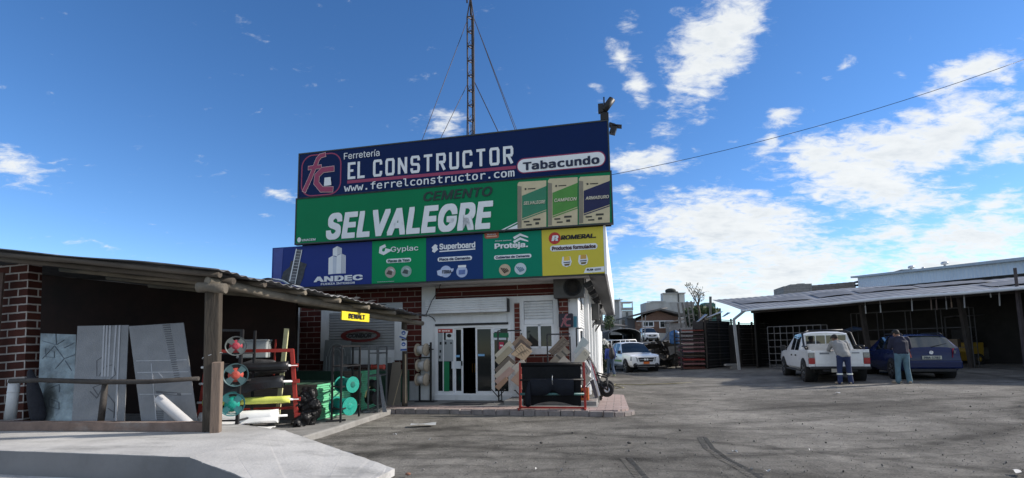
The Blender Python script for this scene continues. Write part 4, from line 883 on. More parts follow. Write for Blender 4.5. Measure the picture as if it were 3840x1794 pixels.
mb = MB(); caps(mb, [((.06, 0, .06), .12), ((-.04, 0, .45), .11), ((-.17, .02, .86), .05)]); remeshed(mb, 'sack_body', mat('dark_cloth', (.02, .022, .03), .9, .3, 6, .4), t, .03, 3)
Bp = lambda x, y: (700+.5818*x, 1000+.5818*y)
Gp = lambda x, y: (1080+.43225*x, 1080+.43225*y)
Hp = lambda x, y: (1750+.34904*x, 1150+.34904*y)
# ------------------------------------------------------------------ red roll rack in the shed opening
ra = thing('roll_rack', 'red steel rack holding plastic film rolls beside the wooden post', 'rack', (-4.975, 9.45, .10), R(13.6))
for s in (-1, 1):
    mb = MB(); mb.bar((s*.85, 0, 0), (s*.72, 0, 1.47), .075, .06); mb.bar((s*.85, -.02, .32), (s*.82, .55, .30), .05)
    mb.bar((s*.84, .5, 0), (s*.80, .5, .34), .05)
    mb.build('side_frame', M_red, ra, bevel=.006)
mb = MB(); mb.bar((-.74, 0, 1.45), (.74, 0, 1.45), .065, .065); mb.bar((-.80, .5, .3), (.80, .5, .3), .05); mb.build('cross_bar', M_red, ra)
for z in (1.16, .86, .52, .22): mb = MB(); x = .85-.13*z/1.47; mb.bar((x-.02, -.04, z), (x+.10, -.04, z), .06, .07); mb.build('clamp', M_red, ra)
M_film = mat('black_film', (.016, .017, .019), .35, .3, 5, .25); M_lime = mat('lime_film', (.66, .70, .14), .45, .14, 4, .2); M_wfilm = mat('white_film', (.88, .88, .87), .35, .05, 4)
def roll(nm, label, z, r, x0, x1, mt, skirt=None, sag=0.0):
    t = thing(nm, label, 'film roll', ra.location+Vector((0, 0, z)), R(13.6), 'rolls on the red rack')
    mb = MB(); n = 10; mb.tube([(x0+(x1-x0)*i/n, -.05, -sag*math.sin(math.pi*i/n)) for i in range(n+1)], [r*(1+.03*math.sin(i*2.1)) for i in range(n+1)], 20); mb.build('film', mt, t)
    mb = MB(); mb.tube([(x0-.1, -.05, 0), (x1+.16, -.05, 0)], .022, 10); mb.build('rod', M_whmetal, t)
    if skirt:
        mb = MB(); mb.grid(14, 5, lambda i, j: Vector((x0+.05+(x1-x0-.05)*i, -.05-r*.98-.015*math.sin(i*9)-.05*j, -j*(skirt*(.7+.3*math.sin(i*4+1)))))); mb.build('hanging_film', mt, t)
    return t
roll('film_roll', 'black film roll on the uppermost rod of the red rack', 1.16, .085, -.72, .68, M_film, sag=.02)
roll('film_roll', 'thick black film roll with a drooping grey sheet, second rod of the red rack', .86, .12, -.74, .60, M_film, .25, .03)
roll('film_roll', 'lime yellow film roll on the third rod of the red rack', .52, .068, -.76, .72, M_lime)
roll('film_roll', 'thick glossy white film roll on the lowest rod of the red rack', .22, .125, -.80, .52, M_wfilm, .14)
t = thing('folded_sheeting', 'white folded sheeting on the floor under the white film roll', 'sheeting', (-5.2, 9.12, .10), R(12))
mb = MB(); mb.grid(10, 6, lambda i, j: Vector((-.7+1.5*i, -.25+.4*j, .03+.05*abs(math.sin(i*7+j*3))*(1-i*.4)))); mb.build('sheet', M_wfilm, t)
t = thing('blue_bundle', 'blue plastic bundle on the floor under the white sheeting', 'bundle', (-4.95, 8.95, .10), R(20)); mb = MB(); caps(mb, [((-.28, 0, .05), .055), ((.0, .02, .06), .06), ((.3, 0, .04), .045)]); mb.build('bundle', mat('blue_plastic', (.06, .12, .25), .5, .3, 8), t)
# handles and bins behind
def stick(nm, label, pts, Y, mt, w, cat='board', fn=Bp, lean=0.0, group=None):
    P = [dep(*fn(x, y), Y+(lean if i == len(pts)-1 else 0)) for i, (x, y) in enumerate(pts)]
    t = thing(nm, label, cat, P[0], 0, group); mb = MB()
    for a, b in zip(P, P[1:]): mb.bar(a-P[0], b-P[0], w, w*.5)
    mb.build('stick', mt, t); return t
stick('yellow_plank', 'pale yellow plank leaning upright behind the red rack', [(575, 1050), (600, 840), (645, 400)], 10.1, mat('pale_yellow_plank', (.55, .53, .30), .6, .15, 4), .085)
stick('red_handled_broom', 'red handled broom standing upright behind the red rack', [(560, 700), (575, 470)], 10.2, M_red, .03, 'broom')
t = thing('plastic_bin', 'grey translucent plastic bin behind the top bar of the red rack', 'bin', dep(*Bp(430, 590), 10.0), R(12)); mb = MB(); mb.box(-.28, .28, -.15, .2, 0, .36); mb.box(-.30, .30, -.17, .22, .33, .37); mb.build('bin', mat('cloudy_plastic', (.33, .36, .36), .4, .2, 4), t, bevel=.02)
for k, (x, y, l) in enumerate(((470, 640, 'nearer'), (540, 690, 'farther'))):
    t = thing('folded_tarp', 'crumpled dark grey tarp stuffed between rolls of the red rack, %s the post' % ('nearer to' if k == 0 else 'farther from'), 'tarp', dep(*Bp(x, y), 9.75), R(10), 'tarps stuffed in the red rack')
    mb = MB(); caps(mb, [((-.4, 0, -.02), .05), ((-.1, .02, .05), .085), ((.25, 0, .06), .05)]); mb.build('cloth', mat('dull_grey_tarp', (.06, .06, .064), .6, .5, 9, .5), t)
# reel stand next to the post
rk = thing('reel_stand', 'black steel reel stand right beside the wooden post', 'rack', gnd(888, 1612, .16)); Yr = rk.location.y
hz = dep(898, 1238, Yr).z-.16
mb = MB(); mb.bar((0, 0, 0), (.03, 0, hz), .05); mb.bar((-.42, .0, 0), (-.40, .0, hz), .05); mb.bar((0.02, .45, 0), (.03, .45, hz), .04); mb.bar((-.42, 0, hz), (.05, 0, hz-.01), .04)
for z in (hz-.42, hz-.92, .16): mb.bar((-.42, 0, z), (.03, 0, z), .03); mb.bar((.02, 0, z), (.02, .45, z), .03)
mb.build('frame', M_black, rk)
def reel(nm, label, c, axis, Rr, wdt, cflange, cdrum, spokes=True, group=None, drumr=.6):
    """spool with two slotted flanges; c = centre of the near flange, axis points to the far flange"""
    q = Vector(axis).normalized().to_track_quat('Z', 'Y')
    t = bpy.data.objects.new(nm, None); COL.objects.link(t); t.location = c; t.rotation_euler = q.to_euler(); tag(t, label, 'reel', group)
    mb = MB(); mb.lathe([(.03, -.02), (Rr*drumr, 0.01), (Rr*drumr, wdt)], 20); mb.build('drum', cdrum, t)
    for z, nmf in ((0, 'flange'), (wdt, 'flange')):
        mb = MB()
        if spokes:
            mb.lathe([(Rr, z-.008), (Rr, z+.008), (Rr*.9, z+.008), (Rr*.9, z-.008), (Rr, z-.008)], 26, cap=False)
            mb.lathe([(Rr*.28, z-.012), (Rr*.28, z+.006), (.02, z+.006)], 14)
            for k in range(4):
                a = R(45+90*k); M = Matrix.Translation((0, 0, z)) @ Matrix.Rotation(a, 4, 'Z'); mb.add([M @ Vector(p) for p in ((.02, -.03, -.006), (Rr*.92, -Rr*.30, -.006), (Rr*.92, Rr*.30, -.006), (.02, .03, -.006), (.02, -.03, .006), (Rr*.92, -Rr*.30, .006), (Rr*.92, Rr*.30, .006), (.02, .03, .006))], [(0, 1, 2, 3), (7, 6, 5, 4), (0, 4, 5, 1), (1, 5, 6, 2), (2, 6, 7, 3), (3, 7, 4, 0)])
        else: mb.lathe([(Rr, z-.01), (Rr, z+.01), (.02, z+.02)], 26)
        mb.build(nmf, cflange, t)
    return t
M_rgrey = mat('reel_grey_plastic', (.10, .115, .115), .45, .2, 5); M_rteal = mat('reel_teal_plastic', (.03, .14, .15), .45, .2, 5); M_rblue = mat('reel_slate_plastic', (.06, .115, .125), .45, .2, 5)
M_hred = mat('red_hose', (.42, .07, .05), .5, .2, 12, .3); M_crim = mat('crimson_cord', (.33, .04, .06), .6, .2, 12, .3); M_tealrope = mat('teal_rope', (.0, .26, .20), .6, .25, 20, .4); M_blued = mat('navy_reel', (.03, .06, .17), .5, .2)
ax_ = (-.45, .85, 0)
reel('cord_reel', 'grey spoked reel with crimson cord, topmost on the reel stand by the post', dep(*Bp(318, 512), Yr-.10), ax_, .175, .30, M_rgrey, M_crim, group='reels on the stand beside the post')
reel('cord_reel', 'slate reel with red hose, second from the top of the reel stand', dep(*Bp(316, 700), Yr-.10), ax_, .205, .30, M_rblue, M_hred, group='reels on the stand beside the post')
reel('cord_reel', 'teal reel with teal rope, third on the reel stand by the post', dep(*Bp(292, 890), Yr-.10), ax_, .205, .28, M_rteal, M_tealrope, group='reels on the stand beside the post')
reel('cord_reel', 'navy reel with orange red hose, lowest on the reel stand', dep(*Bp(335, 1050), Yr+.25), ax_, .12, .3, M_blued, M_hred, group='reels on the stand beside the post')
# ------------------------------------------------------------------ boards, stands and spools in front of the left shutter
M_gface = mat('green_board_edge', (.13, .50, .27), .7, .2, 3, stain=((.30, .55, .40), 5, .7, (1, 1, 3))); M_gtop = mat('green_board_face', (.06, .13, .085), .7, .2, 2); M_bside = mat('brown_board_edges', (.16, .135, .11), .8, .25, 4, stretch=(.3, .3, 9))
def stack(nm, label, p, q, h, depth, mf, ms, mtop, n=16):
    """pile of boards: front edge from p to q on the floor, running back"""
    p, q = Vector(p), Vector(q); d = (q-p); d.z = 0; L_ = d.length; rz = math.atan2(d.y, d.x)
    t = thing(nm, label, 'board stack', p, rz); rnd = random.Random(int(h*100)); dz = h/n
    fm = MB()
    for i in range(n):
        o = rnd.uniform(-.018, .018); e = rnd.uniform(-.012, .012)
        z0, z1 = i*dz+.001, (i+1)*dz-.003
        vs = [(x, y, z) for x in (0+e, L_+e) for y in (o, depth+o) for z in (z0, z1)]
        fm.add(vs, [(0, 1, 3, 2)], 1); fm.add(vs, [(4, 6, 7, 5)], 1); fm.add(vs, [(0, 4, 5, 1)], 0); fm.add(vs, [(2, 3, 7, 6)], 0); fm.add(vs, [(0, 2, 6, 4)], 2); fm.add(vs, [(1, 5, 7, 3)], 2)
    fm.build('boards', [mf, ms, mtop], t); return t
p = gnd(*Gp(248, 1150), .11); q = gnd(*Gp(560, 1075), .11)
hS = dep(*Gp(232, 838), p.y).z-.11
stack('plasterboard_stack', 'tall stack of green edged plasterboards behind the first black reel stand', p, q, hS, 2.2, M_gface, M_bside, M_gtop)
p2 = gnd(*Gp(632, 1060), .11); q2 = gnd(*Gp(770, 1030), .11); h2 = dep(*Gp(632, 722), p2.y).z-.11
stack('plasterboard_stack', 'narrow stack of green boards between the two black stands', p2, q2, h2, .5, M_gface, M_bside, M_gtop, 18)
t = thing('long_green_board', 'long dark green board lying along the shop wall under the left shutter', 'board', fw(-8.2, -.55, .1), -YAW); mb = MB(); mb.box(0, 3.5, 0, .4, 0, .84); mb.build('board', M_gtop, t)
t = thing('embossed_door_panel', 'pale embossed door panel with arch pattern leaning below the left shutter', 'door panel', fw(-7.32, -.30, .86), -YAW, rot=None)
mb = MB(); mb.xz([(0, 0), (.88, 0), (.88, .93), (.06, .97)], .0, .03); mb.build('panel', mat('dull_white_panel', (.22, .235, .235), .6, .15, 3, stain=((.18, .19, .19), 4, .5)), t)
mb = MB()
for k in range(3): mb.stroke(ell(.44, .5, .14+.07*k, .2+.08*k, 14, 0, 180), .03, -.002, -.016)
for x in (.1, .2, .35, .5, .64, .78): mb.box(x, x+.03, -.016, -.002, .06, .5)
mb.build('relief', mat('dull_white_relief', (.30, .315, .315), .6, .1), t)
u0, z0 = fu(*Gp(455, 475), -.12); u1, z1 = fu(*Gp(800, 352), -.12)
t = thing('oval_sign', 'red oval ring sign with black lettering on the left roller shutter', 'sign', fw((u0+u1)/2, -.10, z0), -YAW)
a_, b_ = (u1-u0)/2, (z1-z0)/2
mb = MB(); M2 = ell(0, b_, a_, b_, 36); I2 = ell(.03, b_, a_*.80, b_*.62, 36)
for i in range(36): j = (i+1) % 36; mb.xz([M2[i], M2[j], I2[j], I2[i]], 0, -.02)
mb.build('ring', mat('oval_red', (.13, .02, .018), .5, .1), t); text('CONDOR', 'lettering', mat('ink_dark', (.02, .02, .02), .6), t, -a_*.62, a_*.58, b_*.66, b_*1.32, -.012, bold=.05, shear=.1)
def frame_stand(nm, label, pts_front, pts_back, base_px, topy, mt, rungs, Yd=None, wd=.035, d=.5):
    """upright steel stand given by the feet and the top in the picture"""
    fr = [gnd(*Gp(x, y), .11) for x, y in base_px]; o = fr[0].copy(); t = thing(nm, label, 'stand', o)
    mb = MB(); h = dep(*Gp(base_px[0][0], topy), o.y).z-.11
    c = [p-o for p in fr]
    for p in c: mb.bar(p, p+Vector((0, 0, h)), wd)
    for z in rungs+[1.0]:
        for p, q_ in ((0, 1), (2, 3), (0, 2), (1, 3)): mb.bar(c[p]+Vector((0, 0, h*z)), c[q_]+Vector((0, 0, h*z)), wd*.8)
    mb.bar(c[0]+Vector((-.1, -.05, .015)), c[0]+Vector((.25, .1, .015)), wd); mb.build('frame', mt, t); return t, h
s1, h1 = frame_stand('spool_stand', 'tall black steel stand holding two teal rope spools', None, None, [(378, 1160), (455, 1168), (555, 1080), (615, 1115)], 508, M_black, [.17, .46, .73])
s2_, h2_ = frame_stand('spool_stand', 'dark grey steel stand holding black spools, nearest the end post', None, None, [(695, 1080), (778, 1080), (770, 1040), (852, 1045)], 512, mat('grey_steel', (.12, .125, .13), .5, .2, 6, metal=.4), [.03, .55, .9])
ys = s1.location.y
tl = (-.75, .6, 0)
def spool2(label, px, py, Y, Rr, wd, mt, mf, ax=(-.8, .5, 0)):
    return reel('rope_spool', label, dep(*Gp(px, py), Y), ax, Rr, wd, mf, mt, spokes=False, drumr=.82)
spool2('dull teal rope spool, upper one in the tall black reel frame', 560, 840, ys+.15, .165, .36, mat('deep_teal_rope', (.0, .12, .095), .7, .3, 16, .4), M_tealrope)
spool2('bright teal rope spool, lower one in the tall black reel frame', 535, 1028, ys+.15, .185, .42, M_tealrope, M_tealrope)
ys2 = s2_.location.y+.15
M_blks = mat('black_cable_spool', (.025, .024, .024), .6, .3, 14, .4)
spool2('small black cable spool, upper one in the grey reel frame', 775, 840, ys2, .12, .2, M_blks, M_blks); spool2('large black cable spool, lower one in the grey reel frame', 778, 955, ys2, .17, .25, M_blks, M_blks)
spool2('short red roll lying across the top of the grey spool stand', 832, 685, ys2+.1, .06, .3, M_hred, M_hred, (-.97, .2, 0)); spool2('dark brown cable roll across the upper part of the reel frames', 770, 682, ys2+.3, .06, .75, mat('brown_cable', (.07, .05, .05), .7, .3, 8), M_blks, (-.97, .22, 0))
sheet('corrugated_strip', 'grey corrugated strip leaning on the grey spool stand', 'metal sheet', [(785, 752), (800, 752), (858, 1078), (820, 1080)], ys2-.2, .12, mat('grey_strip', (.19, .19, .21), .55, .25, 30, .4), fn=Gp)
sheet('plywood_board', 'brown plywood board leaning against the wall by the end post', 'board', [(905, 645), (978, 642), (976, 1015), (858, 1025)], 13.0, .3, mat('brown_ply', (.20, .17, .13), .7, .2, 2, stretch=(1, 1, .2)), .02, fn=Gp)
sheet('dark_board', 'dark grey board standing behind the brown plywood', 'board', [(855, 652), (940, 650), (905, 1005), (855, 1010)], 13.25, .1, mat('dark_ply', (.055, .05, .045), .7, .2, 2), .02, fn=Gp)
stick('wooden_stick', 'thin light wooden stick leaning by the end post of the shed', [(907, 1035), (1003, 668)], 12.6, mat('light_stick', (.42, .33, .22), .7, .15, 5), .028, 'stick', Gp)
stick('wooden_batten', 'thin upright batten tied to the end post of the shed', [(1022, 1000), (1020, 575)], 12.5, mat('light_stick', 'ffffff'), .03, 'stick', Gp)
stick('yellow_hook_tool', 'small yellow handled tool hanging on the grey spool stand', [(670, 950), (680, 900), (712, 858)], ys2-.15, mat('tool_handle', (.5, .42, .20), .6, .1), .03, 'tool', Gp)
t = thing('black_bag_pile', 'heap of black plastic bags between red rack and green boards', 'bags', gnd(*Gp(165, 1190), .10))
def crumple(ob, amp, fr):
    from mathutils import noise as nz
    for v in ob.data.vertices:
        d = nz.noise(v.co*fr)*amp+abs(nz.noise(v.co*fr*2.3))*amp*.8; v.co += v.normal*d
mb = MB(); rnd = random.Random(5)
for i in range(26): a = rnd.uniform(0, 6.28); zz = rnd.uniform(.06, .60); rr = rnd.uniform(0, .20)*(1-.7*zz); ball(mb, Vector((rr*math.cos(a)*1.3, rr*math.sin(a), zz)), .10, .10, .13, 10, 7, Matrix.Rotation(rnd.uniform(-.8, .8), 4, 'Y'))
bo = remeshed(mb, 'bags', mat('black_bag_plastic', (.010, .010, .011), .4, .4, 7, .8, spec=.2, bscale=11), t, .02, 1); crumple(bo, .07, 7)
# yellow tool sign hanging under the eave
n_ = (P2-P1).cross(Vector((0, 0, 1))).normalized(); base_ = P1+n_*.30
c4 = [onplane(*Bp(x, y), base_, n_) for x, y in ((1000, 343), (1177, 359), (1177, 308), (1000, 284))]
d_ = (c4[1]-c4[0]); d_.z = 0; rzs = math.atan2(d_.y, d_.x); L_ = d_.length; hh = ((c4[3]-c4[0]).z+(c4[2]-c4[1]).z)/2
t = thing('yellow_tool_sign', 'small yellow sign board with black lettering hung under the pole eave', 'sign', c4[0], rzs, rot=(0, math.atan2(-(c4[1]-c4[0]).z, L_), rzs))
mb = MB(); mb.box(0, L_, 0, .03, 0, hh); mb.build('panel', mat('sign_yellow', 'e8cf1e', .45, .05), t); M_ik = mat('ink_black', 'ffffff')
text('DEWALT', 'lettering', M_ik, t, L_*.22, L_*.82, hh*.24, hh*.80, -.003, bold=.03)
# conduit on the shed roof, board on the brick wall, cables on the front
t = thing('grey_conduit', 'bent blue grey conduit drooping over the shed eave below the indigo sign', 'conduit', dep(*Bp(560, 88), 10.4)); o0 = t.location.copy()
mb = MB(); mb.tube([dep(*Bp(x, y), Y)-o0 for x, y, Y in ((540, 86, 10.6), (590, 85, 10.4), (625, 95, 10.2), (660, 118, 10.0), (705, 160, 9.75), (740, 205, 9.6))], .022, 8); mb.build('conduit', mat('conduit_grey', (.25, .30, .34), .5, .1), t)
ua, za = fu(*Gp(715, 180), -.03); ub, zb = fu(*Gp(992, 126), -.03)
t = thing('white_board', 'narrow white board fixed on the brick wall above the lean-to roof', 'board', fw((ua+ub)/2, -.03, za), -YAW); mb = MB(); mb.box(-(ub-ua)/2, (ub-ua)/2, 0, .03, 0, zb-za); mb.build('board', mat('dull_white_board', (.42, .44, .45), .6, .1, 3), t)
for lab, pts in (('thin black cable hanging from the eave over the left end of the shutter box', ((305, 130), (292, 175), (262, 225), (238, 260), (215, 320), (195, 362))), ('black cable sagging from the lean-to roof to the door frame corner', ((165, 360), (215, 368), (245, 385), (268, 412))), ('thin cable looping below the air conditioner at the shop corner', ((1255, 95), (1252, 150), (1238, 215), (1232, 245))), ('pale cable hanging from the eave beside the air conditioner', ((1266, 150), (1270, 210), (1272, 268)))):
    P = [Vector((u_, -.05, z_)) for u_, z_ in [fu(*Dp(x, y), -.05 if 'shutter' not in lab else -.36) for x, y in pts]]; v0 = -.36 if 'shutter' in lab else -.05
    t = thing('cable', lab, 'cable', fw(P[0].x, v0, P[0].z), -YAW, 'cables on the shop front'); mb = MB(); mb.tube([Vector((p.x-P[0].x, 0, p.z-P[0].z)) for p in P], .011, 6); mb.build('wire', mat('cable_pale', (.4, .41, .42)) if 'pale' in lab else M_black, t)
# two safety notices on the end post
def notice(label, pts, z):
    c = [dep(*Gp(x, y), 12.44) for x, y in pts]; o = (c[0]+c[1])/2; t = thing('safety_notice', label, 'sign', o, 0, 'safety notices on the end post')
    P = [(p.x-o.x, p.z-o.z) for p in c]; mb = MB(); mb.xz(P, 0, .006); mb.build('plate', mat('notice_white', (.62, .64, .66), .5, .05), t)
    cx = sum(p[0] for p in P)/4; cz = P[0][1]*.4+P[2][1]*.6; cz = sum(p[1] for p in P)/4+.04; r = (P[1][0]-P[0][0])*.34
    mb = MB(); mb.xz(ell(cx, cz, r, r), -.002, -.005); mb.build('blue_disc', mat('notice_blue', (.04, .10, .33), .5, .05), t); mb = MB(); mb.xz(ell(cx, cz-r*.15, r*.5, r*.3), -.006, -.008); mb.build('symbol', mat('notice_white', 'fff'), t)
    mb = MB(); a, b = Vector(P[0]), Vector(P[1]); u = Vector(P[3])-a; mb.xz([a+u*.04, b+u*.04, b+u*.22, a+u*.22], -.002, -.005); mb.build('blue_strip', mat('notice_blue', 'fff'), t)
notice('tilted blue and white safety notice, upper one on the end post', [(965, 432), (1018, 450), (1042, 378), (985, 360)], 0); notice('straight blue and white safety notice, lower one on the end post', [(976, 550), (1029, 548), (1029, 456), (976, 460)], 0)
# ------------------------------------------------------------------ wire spool stand left of the door
def fz(px, py, v, f=Dp): u, z = fu(*f(px, py), v); return u, z
st_u0, st_z0 = fz(142, 1005, -.55); st_u1, st_z1 = fz(226, 570, -.55)
t = thing('spool_stand', 'black steel stand for white wire spools left of the glass door', 'stand', fw((st_u0+st_u1)/2, -.50, .115), -YAW)
hw_ = (st_u1-st_u0)/2; hS = st_z1-.115
mb = MB(); mb.bar((-hw_, 0, 0), (-hw_, 0, hS*.75), .04); mb.bar((hw_, 0, 0), (hw_, 0, hS), .045); mb.bar((-hw_, 0, .02), (hw_, 0, .02), .04); mb.bar((-hw_, 0, hS*.74), (hw_, 0, hS*.74), .04); mb.bar((hw_-.05, -.02, hS*.88), (hw_+.09, -.02, hS*.88), .03); mb.box(-hw_-.1, hw_+.14, -.12, .14, 0, .02)
[mb.bar((-hw_*1.05, -.03, z), (hw_, -.03, z), .025) for z in (1.62-.115, 1.14-.115, .68-.115)]
mb.build('frame', M_black, t); mb = MB(); mb.box(-hw_+.02, hw_-.02, .03, .05, .04, hS*.72); mb.build('back_plate', mat('off_white_plate', (.60, .61, .60), .6, .1, 3, stain=((.3, .29, .28), 4, .4)), t)
M_spf = mat('wooden_spool_flange', (.42, .35, .26), .7, .2, 5); M_spw = mat('white_wire', (.66, .66, .65), .6, .1, 20, .3)
for (x0, x1, y), lab in (((128, 206, 627), 'topmost'), ((135, 212, 745), 'middle'), ((130, 208, 850), 'lowest')):
    ua, z = fz(x0, y, -.62); ub, _ = fz(x1, y, -.62)
    sp_ = bpy.data.objects.new('wire_spool', None); COL.objects.link(sp_); sp_.location = fw(ua, -.60, z); sp_.rotation_euler = Euler((0, R(90), 0)).to_matrix().to_4x4().to_euler(); sp_.rotation_euler = (Matrix.Rotation(-YAW-.18, 3, 'Z') @ Matrix.Rotation(R(90), 3, 'Y')).to_euler()
    tag(sp_, 'white wire spool with wooden flanges, %s on the stand by the door' % lab, 'spool', 'wire spools beside the door')
    Lw = ub-ua; rad = .17
    mb = MB(); mb.lathe([(.02, .03), (.105, .03), (.115, Lw*.5), (.105, Lw-.03), (.02, Lw-.03)], 20); mb.build('wire', M_spw, sp_)
    for z_ in (0, Lw-.03): mb = MB(); mb.lathe([(.015, z_), (rad, z_), (rad, z_+.022), (.015, z_+.022)], 22); mb.build('flange', M_spf, sp_)
# ------------------------------------------------------------------ tiles on V-armed racks
M_rackb = mat('tile_rack_steel', (.03, .028, .03), .5, .3, 9, metal=.2)
def tile_rack(label, vpost, xs, ytop, ybase, arms, v=-.62):
    ua, z0 = fu(*Hp(xs[0], ybase), v); ub, _ = fu(*Hp(xs[1], ybase), v); z1 = fu(*Hp(xs[0], ytop), v)[1]; z0 = max(z0, .218 if ua > -1.9 else .118)
    t = thing('tile_rack', label, 'rack', fw((ua+ub)/2, v, z0), -YAW, 'tile display racks in front of the shop'); h = (ub-ua)/2; mb = MB()
    mb.bar((-h, 0, 0), (-h, 0, z1-z0), .035); mb.bar((h, .0, 0), (h, 0, (z1-z0)*.96), .035); mb.bar((-h, 0, .012), (h, 0, .012), .03); mb.bar((-h, 0, z1-z0), (h, 0, z1-z0), .035); mb.bar((-h, 0, 0.012), (-h, .35, .012), .03); mb.bar((h, 0, .012), (h, .35, .012), .03); mb.bar((-h, .35, .012), (-h, .05, (z1-z0)*.7), .025)
    for s, zz in arms:
        x = s*h; mb.bar((x, -.03, zz), (x-.18, -.03, zz+.20), .022); mb.bar((x, -.03, zz), (x+.18, -.03, zz+.20), .022); mb.bar((x-.18, -.03, zz+.2), (x-.18, -.14, zz+.2), .02); mb.bar((x+.18, -.03, zz+.2), (x+.18, -.14, zz+.2), .02)
    mb.build('frame', M_rackb, t); return t
tile_rack('black tile rack in front of the fixed glass pane', 0, (345, 600), 262, 1025, [(-1, .12), (1, .1)])
tile_rack('black tile rack below the shop window, behind the black sheeting', 0, (880, 1128), 300, 1010, [(-1, .25), (1, .25)], -.60)
tile_rack('black tile rack at the right corner of the shop', 0, (1200, 1250), 235, 1005, [(1, .2)], -.62)
M_tiles = {}
def tile(pts, col, label, v, var=.12, relief=None, rough=.5):
    P = [fu(*Hp(x, y), v) for x, y in pts]; zb = min(p[1] for p in P); uc = sum(p[0] for p in P)/len(P)
    t = thing('floor_tile', label, 'tile', fw(uc, v, zb), -YAW, 'sample tiles on the display racks')
    mb = MB(); mb.xz([(p[0]-uc, p[1]-zb) for p in P], 0, .016); mb.build('tile', mat('tile_'+col, tuple(min(1, x*k) for x, k in zip(lin(col), (1.42, 1.34, 1.24))), rough, var, 4, .1, stretch=(1, 1, 1)), t, bevel=.003)
    if relief:
        mb = MB()
        for l, wd in relief: mb.stroke([(a-uc, b-zb) for a, b in [fu(*Hp(x, y), v) for x, y in l]], wd, -.001, -.004)
        mb.build('tile_pattern', mat('tilepat_'+col, tuple(min(1, x*.55) for x in lin(col)), .6, .2), t)
    return t
rr_ = lambda x0, y0, x1, y1: None
tile([(297, 522), (458, 363), (503, 412), (340, 572)], 'a9a598', 'pale grey beige long tile, highest of the left column on the door side rack', -.72)
tile([(298, 578), (452, 424), (502, 470), (345, 626)], '8d8674', 'olive beige long tile just below the highest pale one', -.75)
tile([(293, 682), (450, 530), (528, 600), (372, 755)], '5f574f', 'dark taupe long tile in the middle of the left column', -.73)
tile([(290, 745), (455, 580), (505, 628), (338, 792)], 'a59f94', 'light greige long tile under the dark taupe one', -.76)
tile([(293, 800), (462, 645), (515, 690), (345, 850)], '9b847c', 'pinkish grey long tile, second lowest of the left column', -.78)
tile([(298, 862), (420, 755), (448, 788), (345, 900)], '8f7562', 'tan wood tile, lowest of the left column', -.80)
tile([(480, 400), (585, 298), (706, 405), (600, 505)], '7d6b5c', 'brown wood grain tile at the top of the right column', -.72, .25)
tile([(505, 440), (580, 350), (700, 448), (655, 520)], '564b45', 'dark brown tile peeking between the wood tiles', -.74)
chev = [([(480+k*24, 508-k*21), (520+k*24, 470-k*19), (560+k*24, 510-k*8), (600+k*20, 480-k*5)], .012) for k in range(4)]+[([(520+k*30, 545-k*10), (575+k*22, 500-k*14), (600+k*25, 540-k*16)], .010) for k in range(4)]
tile([(472, 515), (583, 392), (705, 482), (622, 582)], 'b09a80', 'light wood tile with herringbone pattern', -.78, .1, chev)
tile([(488, 655), (588, 570), (652, 612), (520, 727)], 'aaa49a', 'pale plain tile below the herringbone tile', -.76)
tile([(470, 790), (560, 690), (640, 800), (600, 895)], 'a08778', 'pink beige marbled tile, lowest of the right column', -.77, .15, [([(585, 720), (590, 800), (605, 880)], .012), ([(570, 780), (620, 830)], .008)])
tile([(873, 485), (1035, 318), (1110, 395), (935, 530)], '6a5f55', 'dark brown stone tile at the top of the window rack', -.70, .3, [([(900+k*30, 500-k*28), (945+k*30, 520-k*28)], .008) for k in range(6)]+[([(905, 490), (1060, 345)], .008), ([(925, 508), (1085, 368)], .008)])
tile([(885, 592), (1050, 425), (1116, 490), (950, 640)], '7d756a', 'mixed grey mosaic tile under the stone tile', -.73, .35, [([(960, 520), (1010, 560)], .05), ([(1020, 480), (1075, 530)], .045)])
tile([(975, 602), (1045, 530), (1122, 600), (1045, 680)], 'a39c92', 'plain pale tile at the foot of the window rack', -.76)
tile([(1148, 492), (1245, 320), (1320, 385), (1192, 522)], '9aa3a6', 'bluish white tile at the top of the corner rack', -.70, .06)
tile([(1145, 545), (1245, 425), (1335, 500), (1215, 640)], 'a5a7a6', 'white grey tile, second of the corner rack', -.73, .06)
tile([(1145, 600), (1262, 458), (1322, 515), (1232, 645)], 'a7a396', 'cream tile with a small diamond mark on the corner rack', -.76, .06, [([(1258, 500), (1275, 485), (1290, 505), (1275, 528), (1258, 500)], .008)])
tile([(1215, 705), (1270, 592), (1342, 700), (1275, 792)], '93908f', 'grey veined marble tile on the corner rack', -.74, .2, [([(1235, 690), (1280, 650), (1300, 690), (1280, 740)], .014), ([(1262, 620), (1300, 700)], .01)])
tile([(1205, 842), (1250, 702), (1346, 772), (1282, 852)], '9d9a92', 'pale grey tile, lowest of the corner rack', -.77)
